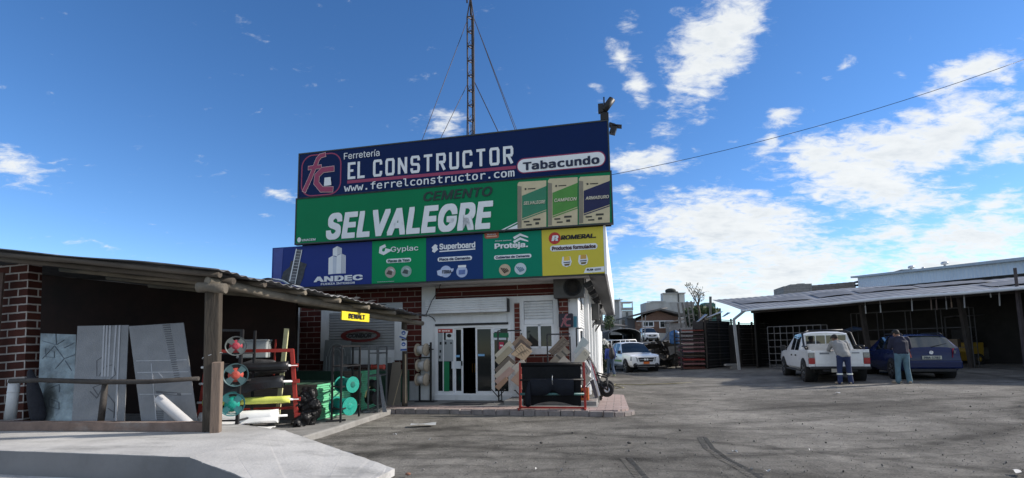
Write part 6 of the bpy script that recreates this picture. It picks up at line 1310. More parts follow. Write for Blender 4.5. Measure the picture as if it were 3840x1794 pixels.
# ------------------------------------------------------------------ people
M_skin = mat('skin', (.26, .14, .095), .6, .08, 9); M_skind = mat('skin_dark', (.14, .075, .05), .6, .08, 9)
def person(label, loc, rz, pose, cl, hgt=1.70):
    """x right, y forward, z up; pose holds joints in metres for a 1.70 m figure"""
    t = thing('person', label, 'person', loc, rz); k = hgt/1.70; J = {n: Vector(v)*k for n, v in pose.items()}
    r = lambda v: v*k
    b = MB()
    caps(b, [(J['pelvis'], r(.135)), (J['waist'], r(.125)), (J['chest'], r(.15)), (J['neck'], r(.075))]); caps(b, [(J['neck'], r(.062)), (J['head']-Vector((0, 0, r(.06))), r(.058))])
    hd_ = J['head']; fdir = Vector(pose['face']).normalized(); q = fdir.to_track_quat('Y', 'Z').to_matrix().to_4x4()
    H_ = lambda p: hd_+(q @ Vector(p))*k
    ball(b, hd_, r(.076), r(.095), r(.115), 16, 10, q); caps(b, [(H_((0, .03, -.06)), r(.055)), (H_((0, .055, -.085)), r(.04))]); caps(b, [(H_((0, .088, .015)), r(.012)), (H_((0, .105, -.025)), r(.017))])
    for s in (-1, 1): ball(b, H_((s*.078, -.005, -.01)), r(.014), r(.025), r(.034), 8, 6, q); ball(b, H_((s*.032, .085, .02)), r(.014), r(.012), r(.010), 8, 5, q)
    caps(b, [(H_((-.022, .090, -.055)), r(.010)), (H_((.022, .090, -.055)), r(.010))])
    for s in 'LR':
        caps(b, [(J['sh'+s], r(.06)), (J['el'+s], r(.045)), (J['wr'+s], r(.030))]); caps(b, [(J['hip'+s], r(.085)), (J['kn'+s], r(.058)), (J['an'+s], r(.042))])
        w_, h_ = J['wr'+s], J['hand'+s]; d = (h_-w_).normalized(); sd_ = Vector(pose.get('side'+s, (1, 0, 0))).normalized(); sd_ = (sd_-d*sd_.dot(d)).normalized(); n = d.cross(sd_)
        for f in range(-1, 2): caps(b, [(w_+sd_*r(.018)*f, r(.020)), (w_+d*r(.085)+sd_*r(.024)*f, r(.017))], 8)
        for f, ln in ((-1.5, .065), (-.5, .08), (.5, .075), (1.5, .055)): a = w_+d*r(.085)+sd_*r(.022)*f; m_ = a+d*r(ln*.55)+n*r(.012); caps(b, [(a, r(.0105)), (m_, r(.0095)), (m_+d*r(ln*.35)+n*r(.025), r(.008))], 8)
        th = -1 if pose.get('thumb'+s, 1) < 0 else 1; caps(b, [(w_+d*r(.03)+sd_*r(.03)*th, r(.013)), (w_+d*r(.07)+sd_*r(.058)*th, r(.011)), (w_+d*r(.10)+sd_*r(.062)*th+n*r(.01), r(.0095))], 8)
        ft = J['toe'+s]; caps(b, [(J['an'+s], r(.045)), (J['an'+s].lerp(ft, .4)-Vector((0, 0, r(.02))), r(.04))])
    remeshed(b, 'body', cl.get('skin', M_skin), t, .011, 3)
    for s in (-1, 1): e = MB(); ball(e, H_((s*.032, .092, .02)), r(.009), r(.007), r(.007), 8, 5, q); e.build('eye', mat('eye_dark', (.02, .015, .012), .2), t)
    tp = MB(); caps(tp, [(J['pelvis']+Vector((0, 0, r(.05))), r(.172)), (J['waist'], r(.165)), (J['chest'], r(.180)), (J['neck']-Vector((0, 0, r(.03))), r(.085))], 16)
    for s in (-1, 1): caps(tp, [(J['pelvis']+Vector((s*r(.075), 0, r(.02))), r(.128)), (J['chest']+Vector((s*r(.075), 0, r(.03))), r(.142))], 14)
    for s in 'LR': caps(tp, [(J['sh'+s], r(.082)), (J['el'+s], r(.066)), (J['el'+s].lerp(J['wr'+s], .93), r(.048))]); caps(tp, [(J['neck']-Vector((0, 0, r(.06))), r(.08)), (J['sh'+s], r(.08))])
    if cl.get('hood'): caps(tp, [(J['neck']+Vector((-r(.06), -r(.07), r(.0))), r(.055)), (J['neck']+Vector((r(.06), -r(.07), r(.0))), r(.055))])
    remeshed(tp, cl['topname'], cl['top'], t, .016, 5)
    tr = MB(); caps(tr, [(J['hipL'], r(.118)), (J['hipR'], r(.118))]); caps(tr, [(J['pelvis']-Vector((0, 0, r(.02))), r(.155)), (J['pelvis']+Vector((0, 0, r(.08))), r(.15))])
    wk = cl.get('loose', 1.0)
    for s in 'LR': hem = J['an'+s]-Vector((0, 0, r(.025))); caps(tr, [(J['hip'+s], r(.112)), (J['hip'+s].lerp(J['kn'+s], .6), r(.088*wk)), (J['kn'+s], r(.078*wk)), (J['kn'+s].lerp(hem, .5), r(.074*wk)), (hem, r(.078*wk))])
    remeshed(tr, 'trousers', cl['trousers'], t, .016, 4)
    if cl.get('bands'):
        mb = MB()
        for s in 'LR':
            c = J['kn'+s].lerp(J['an'+s], .36); mb.lathe([(r(.086), -r(.026)), (r(.089), 0), (r(.086), r(.026))], 20, Matrix.Translation(c), cap=False)
        mb.build('reflective_band', mat('reflective_silver', (.72, .74, .70), .35, .05), t)
    for s in 'LR':
        sh_ = MB(); an, toe = J['an'+s], J['toe'+s]; f = (toe-an); f.z = 0; f.normalize(); g = Vector((an.x, an.y, 0))
        caps(sh_, [(g-f*r(.05)+Vector((0, 0, r(.045))), r(.045)), (g+f*r(.07)+Vector((0, 0, r(.045))), r(.047)), (g+f*r(.16)+Vector((0, 0, r(.038))), r(.036))]); caps(sh_, [(g+Vector((0, 0, r(.05))), r(.05)), (an+Vector((0, 0, r(.03))), r(.052))])
        remeshed(sh_, 'shoe', cl['shoe'], t, .012, 2)
    hr = MB(); ball(hr, H_((0, -.012, .022)), r(.085), r(.100), r(.108), 16, 10, q)
    hm = hr.mesh('hair', cl['hair']); bm = bmesh.new(); bm.from_mesh(hm)
    qi = q.inverted()
    cut = [v for v in bm.verts if (qi @ (v.co-hd_)).y/k > .035 and (qi @ (v.co-hd_)).z/k < .055 or (qi @ (v.co-hd_)).z/k < -.045]
    bmesh.ops.delete(bm, geom=cut, context='VERTS'); bm.to_mesh(hm); bm.free(); ho = bpy.data.objects.new('hair', hm); COL.objects.link(ho); ho.parent = t
    if cl.get('cap'):
        cp_ = MB(); ball(cp_, H_((0, -.004, .05)), r(.090), r(.105), r(.085), 16, 10, q); caps(cp_, [(H_((-.045, .10, .055)), r(.014)), (H_((0, .145, .05)), r(.016)), (H_((.045, .10, .055)), r(.014))]); cp_.build('cap', cl['cap'], t)
    return t
base_pose = dict(pelvis=(0, 0, .93), waist=(0, .0, 1.06), chest=(0, .0, 1.27), neck=(0, 0, 1.46), head=(0, .02, 1.59), face=(0, 1, -.1),
    shL=(-.19, 0, 1.40), shR=(.19, 0, 1.40), elL=(-.25, -.02, 1.12), elR=(.25, -.02, 1.12), wrL=(-.25, .08, .88), wrR=(.25, .08, .88), handL=(-.25, .11, .78), handR=(.25, .11, .78), sideL=(0, 1, 0), sideR=(0, 1, 0),
    hipL=(-.095, 0, .90), hipR=(.095, 0, .90), knL=(-.11, .02, .48), knR=(.11, .02, .48), anL=(-.12, 0, .085), anR=(.12, 0, .085), toeL=(-.14, .16, .04), toeR=(.14, .16, .04))
def P_(**k): d = dict(base_pose); d.update(k); return d
M_jeans = mat('blue_denim', (.085, .155, .20), .85, .22, 7, .4); M_navyp = mat('navy_trousers', (.018, .030, .085), .85, .2, 7, .4); M_hairb = mat('black_hair', (.015, .012, .010), .7, .3, 30, .4)
M_sweat = mat('grey_sweatshirt', (.24, .245, .25), .9, .12, 7, .4, bscale=9); M_njack = mat('navy_jacket', (.014, .016, .038), .8, .2, 6, .4, bscale=9); M_boot = mat('beige_work_boot', (.26, .22, .17), .8, .25, 9)
def stand_at(px, py): 
    z = 0
    for _ in range(6): p = gnd(px, py, z); z = zg(p.x, p.y)
    return Vector((p.x, p.y, z))
pa = stand_at(3165, 1441); man1 = pa
face_to = hd(dirp.x, dirp.y)-math.pi/2
person('man in grey sweatshirt and reflective banded trousers leaning over the pickup tailgate', pa, face_to,
    P_(pelvis=(.04, -.06, .93), waist=(.02, .0, 1.06), chest=(-.01, .12, 1.26), neck=(-.04, .22, 1.42), head=(-.08, .30, 1.535), face=(-.65, .75, -.35), shL=(-.21, .17, 1.37), shR=(.18, .17, 1.38), elL=(-.30, .30, 1.13), elR=(.30, .33, 1.18), wrL=(-.18, .50, 1.10), wrR=(.24, .56, 1.13), handL=(-.12, .58, 1.10), handR=(.20, .64, 1.13), hipL=(-.07, -.06, .90), hipR=(.13, -.06, .90), knL=(-.10, -.02, .48), knR=(.17, -.02, .48), anL=(-.12, -.06, .085), anR=(.20, -.04, .085), toeL=(-.20, .08, .04), toeR=(.26, .11, .04)),
    dict(top=M_sweat, topname='sweatshirt', trousers=M_navyp, shoe=M_boot, hair=M_hairb, hood=True, bands=True, loose=1.04, skin=M_skind, cap=mat('dark_cap', (.03, .028, .028), .8, .2, 9)), 1.66)
pb = stand_at(3391, 1438)
person('man in a dark navy jacket, black cap and blue jeans standing behind the blue car', pb, -.25,
    P_(pelvis=(0, 0, .93), chest=(0, .03, 1.27), neck=(-.02, .07, 1.45), head=(-.05, .12, 1.57), face=(-.35, .9, -.35), shL=(-.21, .04, 1.40), shR=(.20, .04, 1.40), elL=(-.28, .10, 1.12), elR=(.27, .06, 1.12), wrL=(-.14, .32, 1.08), wrR=(.16, .28, 1.04), handL=(-.06, .38, 1.10), handR=(.08, .34, 1.06), knL=(-.125, .03, .48), knR=(.125, .02, .48), anL=(-.14, .02, .085), anR=(.15, -.02, .085), toeL=(-.24, .12, .04), toeR=(.19, .13, .04)),
    dict(top=M_njack, topname='jacket', trousers=M_jeans, shoe=M_boot, hair=M_hairb, hood=True, loose=1.02, cap=mat('black_cap', (.012, .012, .012), .7, .2, 9)), 1.68)
pz = gnd(*Ep(310, 1008), 0); 
person('person in a bright blue jacket and jeans walking away beside the side wall', pz, .10,
    P_(shL=(-.20, 0, 1.40), elL=(-.27, -.08, 1.13), wrL=(-.28, .02, .90), handL=(-.28, .05, .80), elR=(.27, .05, 1.13), wrR=(.28, .18, .93), handR=(.28, .24, .84), knL=(-.10, .10, .49), anL=(-.10, .14, .09), toeL=(-.11, .30, .05), knR=(.10, -.02, .49), anR=(.11, -.22, .16), toeR=(.11, -.10, .04)),
    dict(top=mat('royal_blue_jacket', (.03, .055, .24), .8, .2, 6, .3), topname='jacket', trousers=mat('dark_denim', (.035, .06, .11), .85, .25, 7, .3), shoe=mat('pale_shoe', (.24, .27, .16), .7, .2), hair=M_hairb, skin=M_skind), 1.60)
t = thing('backpack', 'black backpack on the person walking past the side wall', 'backpack', pz+Matrix.Rotation(.10, 3, 'Z') @ Vector((0, -.2, 1.0)), .10)
mb = MB(); caps(mb, [((0, -.05, -.02), .145), ((0, -.045, .16), .15), ((0, -.02, .33), .10)]); ball(mb, Vector((0, -.16, .05)), .12, .06, .13); remeshed(mb, 'bag', mat('black_nylon', (.014, .015, .02), .7, .3, 9, .4), t, .018, 3)
mb = MB()
for s in (-1, 1): mb.tube([(s*.11, .0, .36), (s*.13, .12, .42), (s*.15, .30, .34), (s*.16, .33, .15), (s*.13, .05, .0)], .018, 6)
mb.build('strap', mat('black_nylon', 'fff'), t)
# ------------------------------------------------------------------ right hand shed
Ip = lambda x, y: (2600+.39063*x, 950+.39063*y)
Qp = lambda x, y: (3200+.39072*x, 950+.39072*y)
eA = Vector((11.9, 25.6, 3.26)); eB = Vector((17.6, 17.0, 3.34)); eDir = (eB-eA).normalized(); eC = eA+eDir*22
rs_ = thing('storage_shed', 'long open storage shed with a grey sheet roof along the right of the yard', 'shed', (eA.x, eA.y, zg(eA.x, eA.y))); o_ = rs_.location.copy()
M_rtin = mat('grey_sheet_roof', (.185, .19, .20), .6, .35, 1.0, .2, metal=.1, bscale=3, stain=((.32, .325, .335), .7, .6, (1.0, .25, 1)))
far0 = Vector((13.0, 32.0, 4.35)); far1 = Vector((23.2, 21.6, 4.42))
fDir = (far1-far0).normalized(); far2 = far0+fDir*26
def rfn(i, j):
    a = eA.lerp(eC, i); b = far0.lerp(far2, i); p = a.lerp(b, j)
    p.z += .008*math.sin(i*math.pi*2*70)+.05*math.sin(j*6+i*9)*j*.5+.03*math.sin(i*23+2*j); return p-o_
mb = MB(); mb.grid(560, 14, rfn); ro = mb.build('roof', M_rtin, rs_)
# lapped sheets: slightly raised strips with their own edges
mb = MB()
rnd = random.Random(11)
for k in range(11):
    i0 = .02+k*.085+rnd.uniform(0, .02); j0 = rnd.uniform(.15, .5); L_ = rnd.uniform(.06, .11); J_ = rnd.uniform(.25, .45)
    mb.grid(10, 4, lambda i, j, i0=i0, j0=j0, L_=L_, J_=J_: rfn(i0+L_*i, min(1, j0+J_*j))+Vector((0, 0, .03+.03*math.sin(i*3))))
mb.build('lapped_sheet', mat('dark_sheet_roof', (.14, .143, .15), .6, .35, 1.5, .2, metal=.15), rs_)
mb = MB(); gp = [eA.lerp(eC, i/20)-o_+Vector((-.04, -.03, -.05+.02*math.sin(i*1.3))) for i in range(21)]; mb.tube(gp, .062, 8); mb.build('gutter', mat('gutter_white', (.58, .60, .62), .45, .12, 3, stain=((.25, .24, .23), 3, .4)), rs_)
pb_ = gnd(2772, 1388, .21); 
mb = MB(); tp_ = eA+Vector((.1, -.1, -.05)); mb.bar(pb_-o_, Vector((pb_.x-.12, pb_.y, 2.75))-o_, .11, .11); mb.bar(Vector((pb_.x-.12, pb_.y, 2.75))-o_, tp_-o_, .10, .10); mb.build('white_post', mat('post_greywhite', (.30, .305, .305), .6, .15, 3, stain=((.22, .2, .18), 3, .6)), rs_)
M_dpost = mat('dark_timber_post', (.040, .034, .030), .85, .3, 4)
perp = Vector((-eDir.y, eDir.x, 0));  perp = perp if perp.x > 0 else -perp
for k, dd in enumerate((5.0, 8.3, 10.4, 14.5, 17)):
    b = eA+eDir*dd+perp*(1.6+.5*(k % 2)); zb = zg(b.x, b.y); mb = MB(); mb.bar(Vector((b.x, b.y, zb-.02))-o_, Vector((b.x-.22, b.y, 3.45))-o_, .17, .15); mb.build('post', M_dpost, rs_)
mb = MB(); mb.bar(eA+perp*.9+Vector((0, 0, -.05))-o_, eC+perp*.9+Vector((0, 0, -.05))-o_, .14, .2); mb.build('eave_beam', M_dpost, rs_)
bw0 = eA+perp*4.9-eDir*1.9; bw1 = eC+perp*4.9
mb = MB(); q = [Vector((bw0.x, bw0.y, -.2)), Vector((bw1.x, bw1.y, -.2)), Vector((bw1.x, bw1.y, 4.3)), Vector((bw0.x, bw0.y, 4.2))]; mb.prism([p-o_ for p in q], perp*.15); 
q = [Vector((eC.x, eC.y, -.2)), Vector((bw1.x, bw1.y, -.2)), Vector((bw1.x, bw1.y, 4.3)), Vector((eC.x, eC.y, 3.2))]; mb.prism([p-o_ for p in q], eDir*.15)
mb.build('back_wall', mat('near_black_board', (.014, .013, .012), .9, .4, 2), rs_)  # boards in one near-black tone
q0 = eA+perp*1.2-eDir*.1; mb = MB(); mb.prism([p-o_ for p in (Vector((q0.x, q0.y, 0)), Vector((bw0.x, bw0.y, 0)), Vector((bw0.x, bw0.y, 4.1)), Vector((q0.x, q0.y, 3.4)))], eDir*.1); mb.build('end_wall', mat('near_black_board', 'fff'), rs_)
rot_e = math.atan2(eDir.y, eDir.x)
def inshed(d, p, z=None):
    b = eA+eDir*d+perp*p; b.z = zg(b.x, b.y) if z is None else z; return b
# things hanging from the eave
hang = [(560, 455, 555, 'pale tube', (.42, .43, .44)), (745, 448, 545, 'brown tube', (.16, .12, .10)), (795, 448, 545, 'dark brown tube', (.12, .09, .08)), (890, 460, 540, 'grey hook', (.22, .22, .22)), (1063, 420, 525, 'slim pale rod', (.40, .41, .42)), (1400, 380, 505, 'long pale rod', (.36, .36, .36)), (258, 500, 570, 'short white strip', (.45, .46, .46)), (115, 505, 580, 'frayed white strip', (.45, .46, .46)), (1315, 388, 425, 'tiny white strip', (.45, .46, .46)), (940, 470, 522, 'short rusty hook', (.2, .14, .1))]
for x, y0, y1, nm, col in hang:
    a = onplane(*Qp(x, y0), eA+perp*.5, perp); b = onplane(*Qp(x+6, y1), eA+perp*.5, perp); t = thing('hanging_item', '%s hanging under the eave of the right shed, %s' % (nm, 'left of the forklift' if x < 1000 and x > 600 else ('above the forklift' if x >= 1000 else 'above the blue car')), 'hanging item', a)
    mb = MB(); mb.bar((0, 0, 0), b-a, .035, .02); mb.bar((0, 0, 0), (0, 0, .25), .012); mb.build('item', mat('hang_'+nm.replace(' ', '_'), col, .6, .15), t)
# shelving under the roof
def shelf(label, d0, d1, p, z0, z1, rows, cols, col, nm='steel_shelf', wd=.028):
    b = inshed(d0, p); t = thing(nm, label, 'shelf', b, rot_e); L_ = d1-d0; mb = MB()
    for i in range(cols+1): x = L_*i/cols; mb.bar((x, 0, 0), (x, 0, z1), wd); mb.bar((x, .6, 0), (x, .6, z1), wd)
    for j in range(rows+1):
        z = z0+(z1-z0)*j/rows; mb.bar((0, 0, z), (L_, 0, z), wd*.9); mb.bar((0, .6, z), (L_, .6, z), wd*.9)
    mb.build('frame', mat('shelf_'+str(round(col, 3)), (col, col, col*1.02), .6, .3, 4), t)
    return t, L_
# pipe racks: long bars piled on arms
def piperack(label, p0, p1, z0, z1, n, col, nm='pipe_rack'):
    a, b = Vector(p0), Vector(p1); d = b-a; t = thing(nm, label, 'rack', a, math.atan2(d.y, d.x)); L_ = Vector((d.x, d.y)).length; rnd = random.Random(n); mb = MB()
    for x in (.05, L_*.5, L_-.05): mb.bar((x, .15, 0), (x, .15, z1+.1), .08)
    mb.build('upright', M_dpost, t); mb = MB()
    for i in range(n):
        z = z0+(z1-z0)*i/(n-1); e = rnd.uniform(-.08, .08); mb.bar((e, rnd.uniform(-.05, .05), z), (L_+e+rnd.uniform(-.1, .1), rnd.uniform(-.05, .05), z+rnd.uniform(-.03, .03)), .05, .035, i % 2)
    mb.build('bars', [mat('rack_bar_a%.2f' % col, (col, col*.97, col*.94), .55, .3, 5, metal=.3), mat('rack_bar_b%.2f' % col, (col*.45, col*.42, col*.42), .6, .3, 5, metal=.3)], t)
    mb = MB(); mb.box(0, L_, .25, .9, .05, z1-.05); mb.build('load', mat('dark_backing', (.025, .023, .023), .8, .4, 4), t); return t  # added solid dark box that closes the see-through gaps between the bars
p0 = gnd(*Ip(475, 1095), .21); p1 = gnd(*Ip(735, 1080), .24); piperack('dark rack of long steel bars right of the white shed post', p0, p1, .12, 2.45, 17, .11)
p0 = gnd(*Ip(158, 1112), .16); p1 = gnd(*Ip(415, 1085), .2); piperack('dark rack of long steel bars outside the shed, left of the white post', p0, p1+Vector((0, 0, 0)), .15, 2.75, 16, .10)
t, L_ = shelf('pale steel grid shelf behind the front of the white pickup', 1.1, 3.6, .35, .1, 2.1, 6, 4, .10)
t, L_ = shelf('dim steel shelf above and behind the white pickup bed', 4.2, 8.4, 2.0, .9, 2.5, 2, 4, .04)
t = thing('blue_tarp', 'dim blue tarp lying on the shelf behind the man in grey', 'tarp', inshed(4.2, 2.2, zg(15, 22)+1.72), rot_e); mb = MB(); caps(mb, [((-.5, 0, .0), .05), ((0, 0, .10), .12), ((.5, 0, .05), .05)]); mb.build('tarp', mat('dim_blue', (.03, .05, .10), .7, .3, 6), t)
for k, (d, p, z, l) in enumerate(((5.1, 2.2, .9, 'left end'), (7.7, 2.2, .9, 'right end'))):
    t = thing('carton', 'brown carton on the lower level of the dim shelf, %s' % l, 'box', inshed(d, p, zg(15, 20)+z), rot_e); mb = MB(); mb.box(-.25, .25, -.2, .2, .02, .36); mb.box(-.25, .25, -.01, .01, .36, .363); mb.build('carton', mat('dim_carton', (.12, .09, .06), .8, .15), t)
# concrete blocks propping the racks
for k, (x, y, lab) in enumerate(((345, 1085, 'left of the white post, lower'), (772, 1072, 'under the bar rack by the pickup'))):
    b = gnd(*Ip(x+20, y+28), .2); t = thing('concrete_block', 'grey concrete block on the ground %s' % lab, 'block', b, .2); mb = MB(); mb.box(-.35, .35, -.12, .12, .17, .28) if k == 0 else None; mb.box(-.05 if k == 0 else -.28, .30, -.10, .10, 0, .17); mb.build('block', M_concd, t, bevel=.012)
# forklift
def forklift():
    b = gnd(3690, 1368, .47); t = thing('forklift', 'yellow forklift with black mast parked under the right end of the shed', 'forklift', b, R(8))
    ylw = mat('forklift_yellow', (.30, .19, .02), .5, .2, 4, stain=((.08, .06, .03), 4, .6)); s_ = 1.0
    mb = MB(); mb.prism([(-.62, 0, .95), (-.66, 0, .55), (-.35, 0, .16), (.05, 0, .16), (.12, 0, .95)], (0, 1.1, 0)); mb.build('counterweight', ylw, t, bevel=.04)
    mb = MB(); mb.box(.10, 1.0, .05, 1.05, .22, .72); mb.build('chassis', mat('forklift_dark', (.05, .048, .045), .6, .3, 5), t, bevel=.03)
    mb = MB(); mb.box(-.40, .1, .2, .9, .95, 1.08); mb.box(-.42, -.30, .2, .9, 1.08, 1.55); mb.build('seat', M_trim, t, bevel=.03)
    mb = MB()
    for y in (.08, 1.02): mb.tube([(-.55, y, .95), (-.52, y, 2.10), (.55, y, 2.14), (.95, y, .75)], .035, 7)
    for x in (-.5, -.2, .1, .4): mb.bar((x, .08, 2.12), (x, 1.02, 2.12), .03)
    mb.build('overhead_guard', mat('forklift_guard', (.07, .07, .075), .5, .2), t)
    mb = MB()
    for y in (.18, .38, .72, .92): mb.bar((1.12, y, .12), (1.10, y, 2.15), .09, .07)
    for z in (.3, 1.1, 2.1): mb.bar((1.11, .18, z), (1.11, .92, z), .06)
    mb.build('mast', mat('mast_dark', (.06, .06, .068), .5, .3, 5, metal=.3), t)
    mb = MB(); mb.tube([(1.06, .5, .2), (1.06, .5, 1.7)], .03, 8); mb.tube([(1.06, .6, .2), (1.06, .6, 1.7)], .03, 8); mb.build('hydraulic_cylinder', M_alu, t)
    for y in (.25, .80): mb = MB(); mb.bar((1.18, y, .10), (1.18, y, .75), .10, .05); mb.bar((1.18, y, .10), (2.3, y, .07), .10, .04); mb.build('fork', mat('fork_steel', (.10, .10, .105), .4, .3, 5, metal=.5), t)
    mb = MB(); [mb.bar((1.2, y, .5), (1.2, y, 1.25), .03) for y in (.1, .3, .5, .7, 1.0)]; [mb.bar((1.2, .1, z), (1.2, 1.0, z), .04) for z in (.5, .85, 1.25)]; mb.build('load_backrest', mat('mast_dark', 'fff'), t)
    for x, r in ((-.32, .24), (.80, .30)):
        for y in (-.02, 1.12):
            M = Matrix.Translation((x, y, r)) @ Matrix.Rotation(R(90), 4, 'X'); mb = MB(); mb.lathe([(r*.5, -.1), (r, -.1), (r, .1), (r*.5, .1)], 22, M); w_ = mb.build('wheel', M_tyre, t); mb = MB(); mb.lathe([(r*.5, -.105), (.03, -.11), (.03, .11), (r*.5, .105)], 14, M); mb.build('rim', ylw, w_)
    mb = MB(); mb.tube([(.25, .5, .75), (.15, .5, 1.2)], .025, 7); mb.tube([(.13+.16*math.cos(a)*.5, .5+.16*math.sin(a), 1.22+.08*math.cos(a)) for a in [i*math.pi/8 for i in range(16)]], .014, 5, closed=True); mb.build('steering_wheel', M_trim, t)
forklift()
bb = gnd(3800, 1362, .5); t = thing('steel_cage_table', 'dark steel frame table beside the forklift forks at the right edge', 'table', bb, -.1); mb = MB()
for x in (-.1, 1.3): [mb.bar((x, y, 0), (x, y, .95), .08) for y in (0, .6)]
mb.bar((-.6, 0, .95), (1.9, 0, .95), .09); mb.bar((-.6, .6, .95), (1.9, .6, .95), .09); mb.bar((-.6, 0, .55), (1.5, 0, .55), .07); mb.bar((-.1, 0, .2), (1.5, 0, .2), .06); mb.build('frame', mat('table_steel', (.06, .06, .065), .6, .3, 5), t)
# pole at the end of the roof
a = dep(*Qp(1570, 320), 17.5); b = dep(*Qp(1550, 145), 17.6); t = thing('steel_pole', 'short dark steel pole sticking up through the shed roof near the right edge', 'pole', Vector((a.x, a.y, zg(a.x, a.y)))); mb = MB(); mb.bar((0, 0, 0), a-t.location, .10); mb.bar(a-t.location, b-t.location, .09); mb.build('pole', mat('rusty_dark', (.05, .04, .042), .7, .3, 5), t)
# ------------------------------------------------------------------ red roof tile sheets, tank, ladders and debris
g0 = gnd(*Ep(905, 968), .05); g1 = gnd(*Ep(1082, 962), .08); d_ = g1-g0; Lr = d_.length; hR = dep(*Ep(1075, 618), g0.y).z-.06
st_ = thing('sheet_rack', 'dark steel rack carrying red tile profile roofing sheets', 'rack', g0, math.atan2(d_.y, d_.x)); mb = MB()
for x in (-.12, Lr+.10):
    for y in (-.1, 1.6): mb.bar((x, y, 0), (x, y, hR), .07)
for k in range(10): z = .12+hR*.09*k*1.05; [mb.bar((-.12, y, z), (Lr+.1, y, z), .05) for y in (0, 1.5)]
mb.build('frame', M_dpost, st_)
cols = [((.16, .05, .035), 'rust red'), ((.30, .14, .14), 'faded pink'), ((.30, .03, .025), 'deep red'), ((.13, .10, .075), 'dusty brown'), ((.33, .13, .14), 'rose pink'), ((.28, .15, .15), 'pale pink'), ((.24, .13, .135), 'greyish pink'), ((.11, .06, .065), 'dark plum'), ((.09, .05, .055), 'blackish plum'), ((.28, .05, .03), 'brick red')]
for k, (c, nm) in enumerate(cols):
    z0 = .10+hR*.094*k*1.05; t = thing('roofing_sheets', '%s tile profile roofing sheets, level %s from the ground on the steel rack' % (nm, ('one', 'two', 'three', 'four', 'five', 'six', 'seven', 'eight', 'nine', 'ten')[k]), 'roofing sheets', g0+Vector((0, 0, z0)), math.atan2(d_.y, d_.x), 'roofing sheets on the steel rack')
    mb = MB(); th_ = hR*.05 if k not in (3, 9) else hR*.03; sl = .10 if k in (0, 3, 6) else .03
    for q in range(3): mb.grid(48, 7, lambda i, j, q=q: Vector((Lr*i, -.08+1.6*j-.02*q, .05+q*th_/3+sl*math.floor(j*7)/7*1.2+.022*abs(math.sin(i*math.pi*7))**.7+.012*(j*7 % 1))))
    mb.grid(48, 1, lambda i, j: Vector((Lr*i, -.085, .02+.022*abs(math.sin(i*math.pi*7))**.7+j*(th_*.62+.012))))
    mb.build('sheets', mat('roof_sheet_'+nm.replace(' ', '_'), tuple(v*.72 for v in c), .55, .3, 6, .3), t)
tx = dep(*Ep(835, 745), 32.0); t = thing('water_tank', 'round blue plastic water tank behind the red roofing sheets', 'water tank', (tx.x, tx.y, tx.z))
mb = MB(); r_ = (dep(*Ep(875, 700), 32).x-dep(*Ep(790, 700), 32).x)/2; hT = dep(*Ep(835, 632), 32).z-tx.z
mb.lathe([(r_*.96, 0), (r_, .06), (r_, hT*.30), (r_*1.03, hT*.33), (r_, hT*.36), (r_, hT*.60), (r_*1.03, hT*.63), (r_, hT*.66), (r_*.98, hT*.80), (r_*.72, hT*.92), (r_*.3, hT*.98), (r_*.28, hT), (.02, hT)], 28); mb.build('tank', mat('blue_tank', (.03, .10, .24), .5, .25, 3, stain=((.16, .22, .30), 3, .5)), t)
mb = MB(); mb.box(-r_*1.1, r_*1.1, -r_, r_, -tx.z, -.01); mb.build('plinth', M_dpost, t)
# debris bank
rnd = random.Random(21); M_deb = [mat('debris_%d' % i, c, .8, .3, 4, .3) for i, c in enumerate(((.075, .07, .065), (.12, .11, .10), (.05, .048, .046), (.17, .16, .15)))]
names_ = ['cut grey board', 'bent steel sheet', 'dusty plank', 'broken panel']
k = 0
for x, y, Y, w_, ang in ((690, 830, 30.5, 1.3, .5), (730, 870, 29.8, 1.1, -.3), (780, 800, 31, 1.5, 1.0), (720, 790, 31.5, 1.2, .2), (820, 770, 31, 1.0, .7), (760, 890, 29.5, .7, .1), (650, 770, 33, 1.4, .1), (840, 820, 30, 1.1, 1.25), (700, 745, 34, 1.4, -.2), (770, 740, 33.5, 1.6, .35), (620, 750, 34.5, 1.0, .15), (800, 850, 30, .9, -.6)):
    p = dep(*Ep(x, y), Y); t = thing('scrap_board', '%s in the scrap heap behind the white pickup, %s' % (('grey board', 'bent sheet', 'dusty plank', 'broken panel')[k % 4], ('left side facing up', 'lowest in front', 'upright in the middle', 'upper left', 'beside the blue tank', 'flat on the ground', 'at the left end', 'leaning under the tank', 'high on the bank', 'highest below the van', 'far left edge', 'front right')[k]), 'scrap', (p.x, p.y, max(p.z-.1, .0)), rnd.uniform(-.5, .5), 'scrap boards heaped behind the white pickup')
    mb = MB(); M = Matrix.Rotation(ang, 4, 'Y') @ Matrix.Rotation(rnd.uniform(-.5, .2), 4, 'X'); mb.grid(6, 3, lambda i, j: M @ Vector((w_*(i-.5), .75*(j-.5), .05*math.sin(i*5+k)))); mb.grid(6, 3, lambda i, j: M @ Vector((w_*(i-.5), .75*(j-.5), .05*math.sin(i*5+k)-.06))); mb.build('board', M_deb[k % 4], t); k += 1
mb = MB()
for i in range(420):
    x = rnd.uniform(620, 860); y = rnd.uniform(735, 900); Y = 34.5-(y-735)/165*5; p = dep(*Ep(x, y), Y); s_ = rnd.uniform(.05, .22); M = Matrix.Translation((p.x, p.y+rnd.uniform(0, .8), max(.02, p.z-.1))) @ Euler((rnd.uniform(0, 3), rnd.uniform(0, 3), rnd.uniform(0, 3))).to_matrix().to_4x4()
    mb.box(-s_, s_, -s_*.5, s_*.5, -s_*.15, s_*.15, i % 4, M)
tag(mb.build('rubble', M_deb), 'heap of grey rubble and offcuts on the bank below the brown house', 'rubble', kind='stuff')
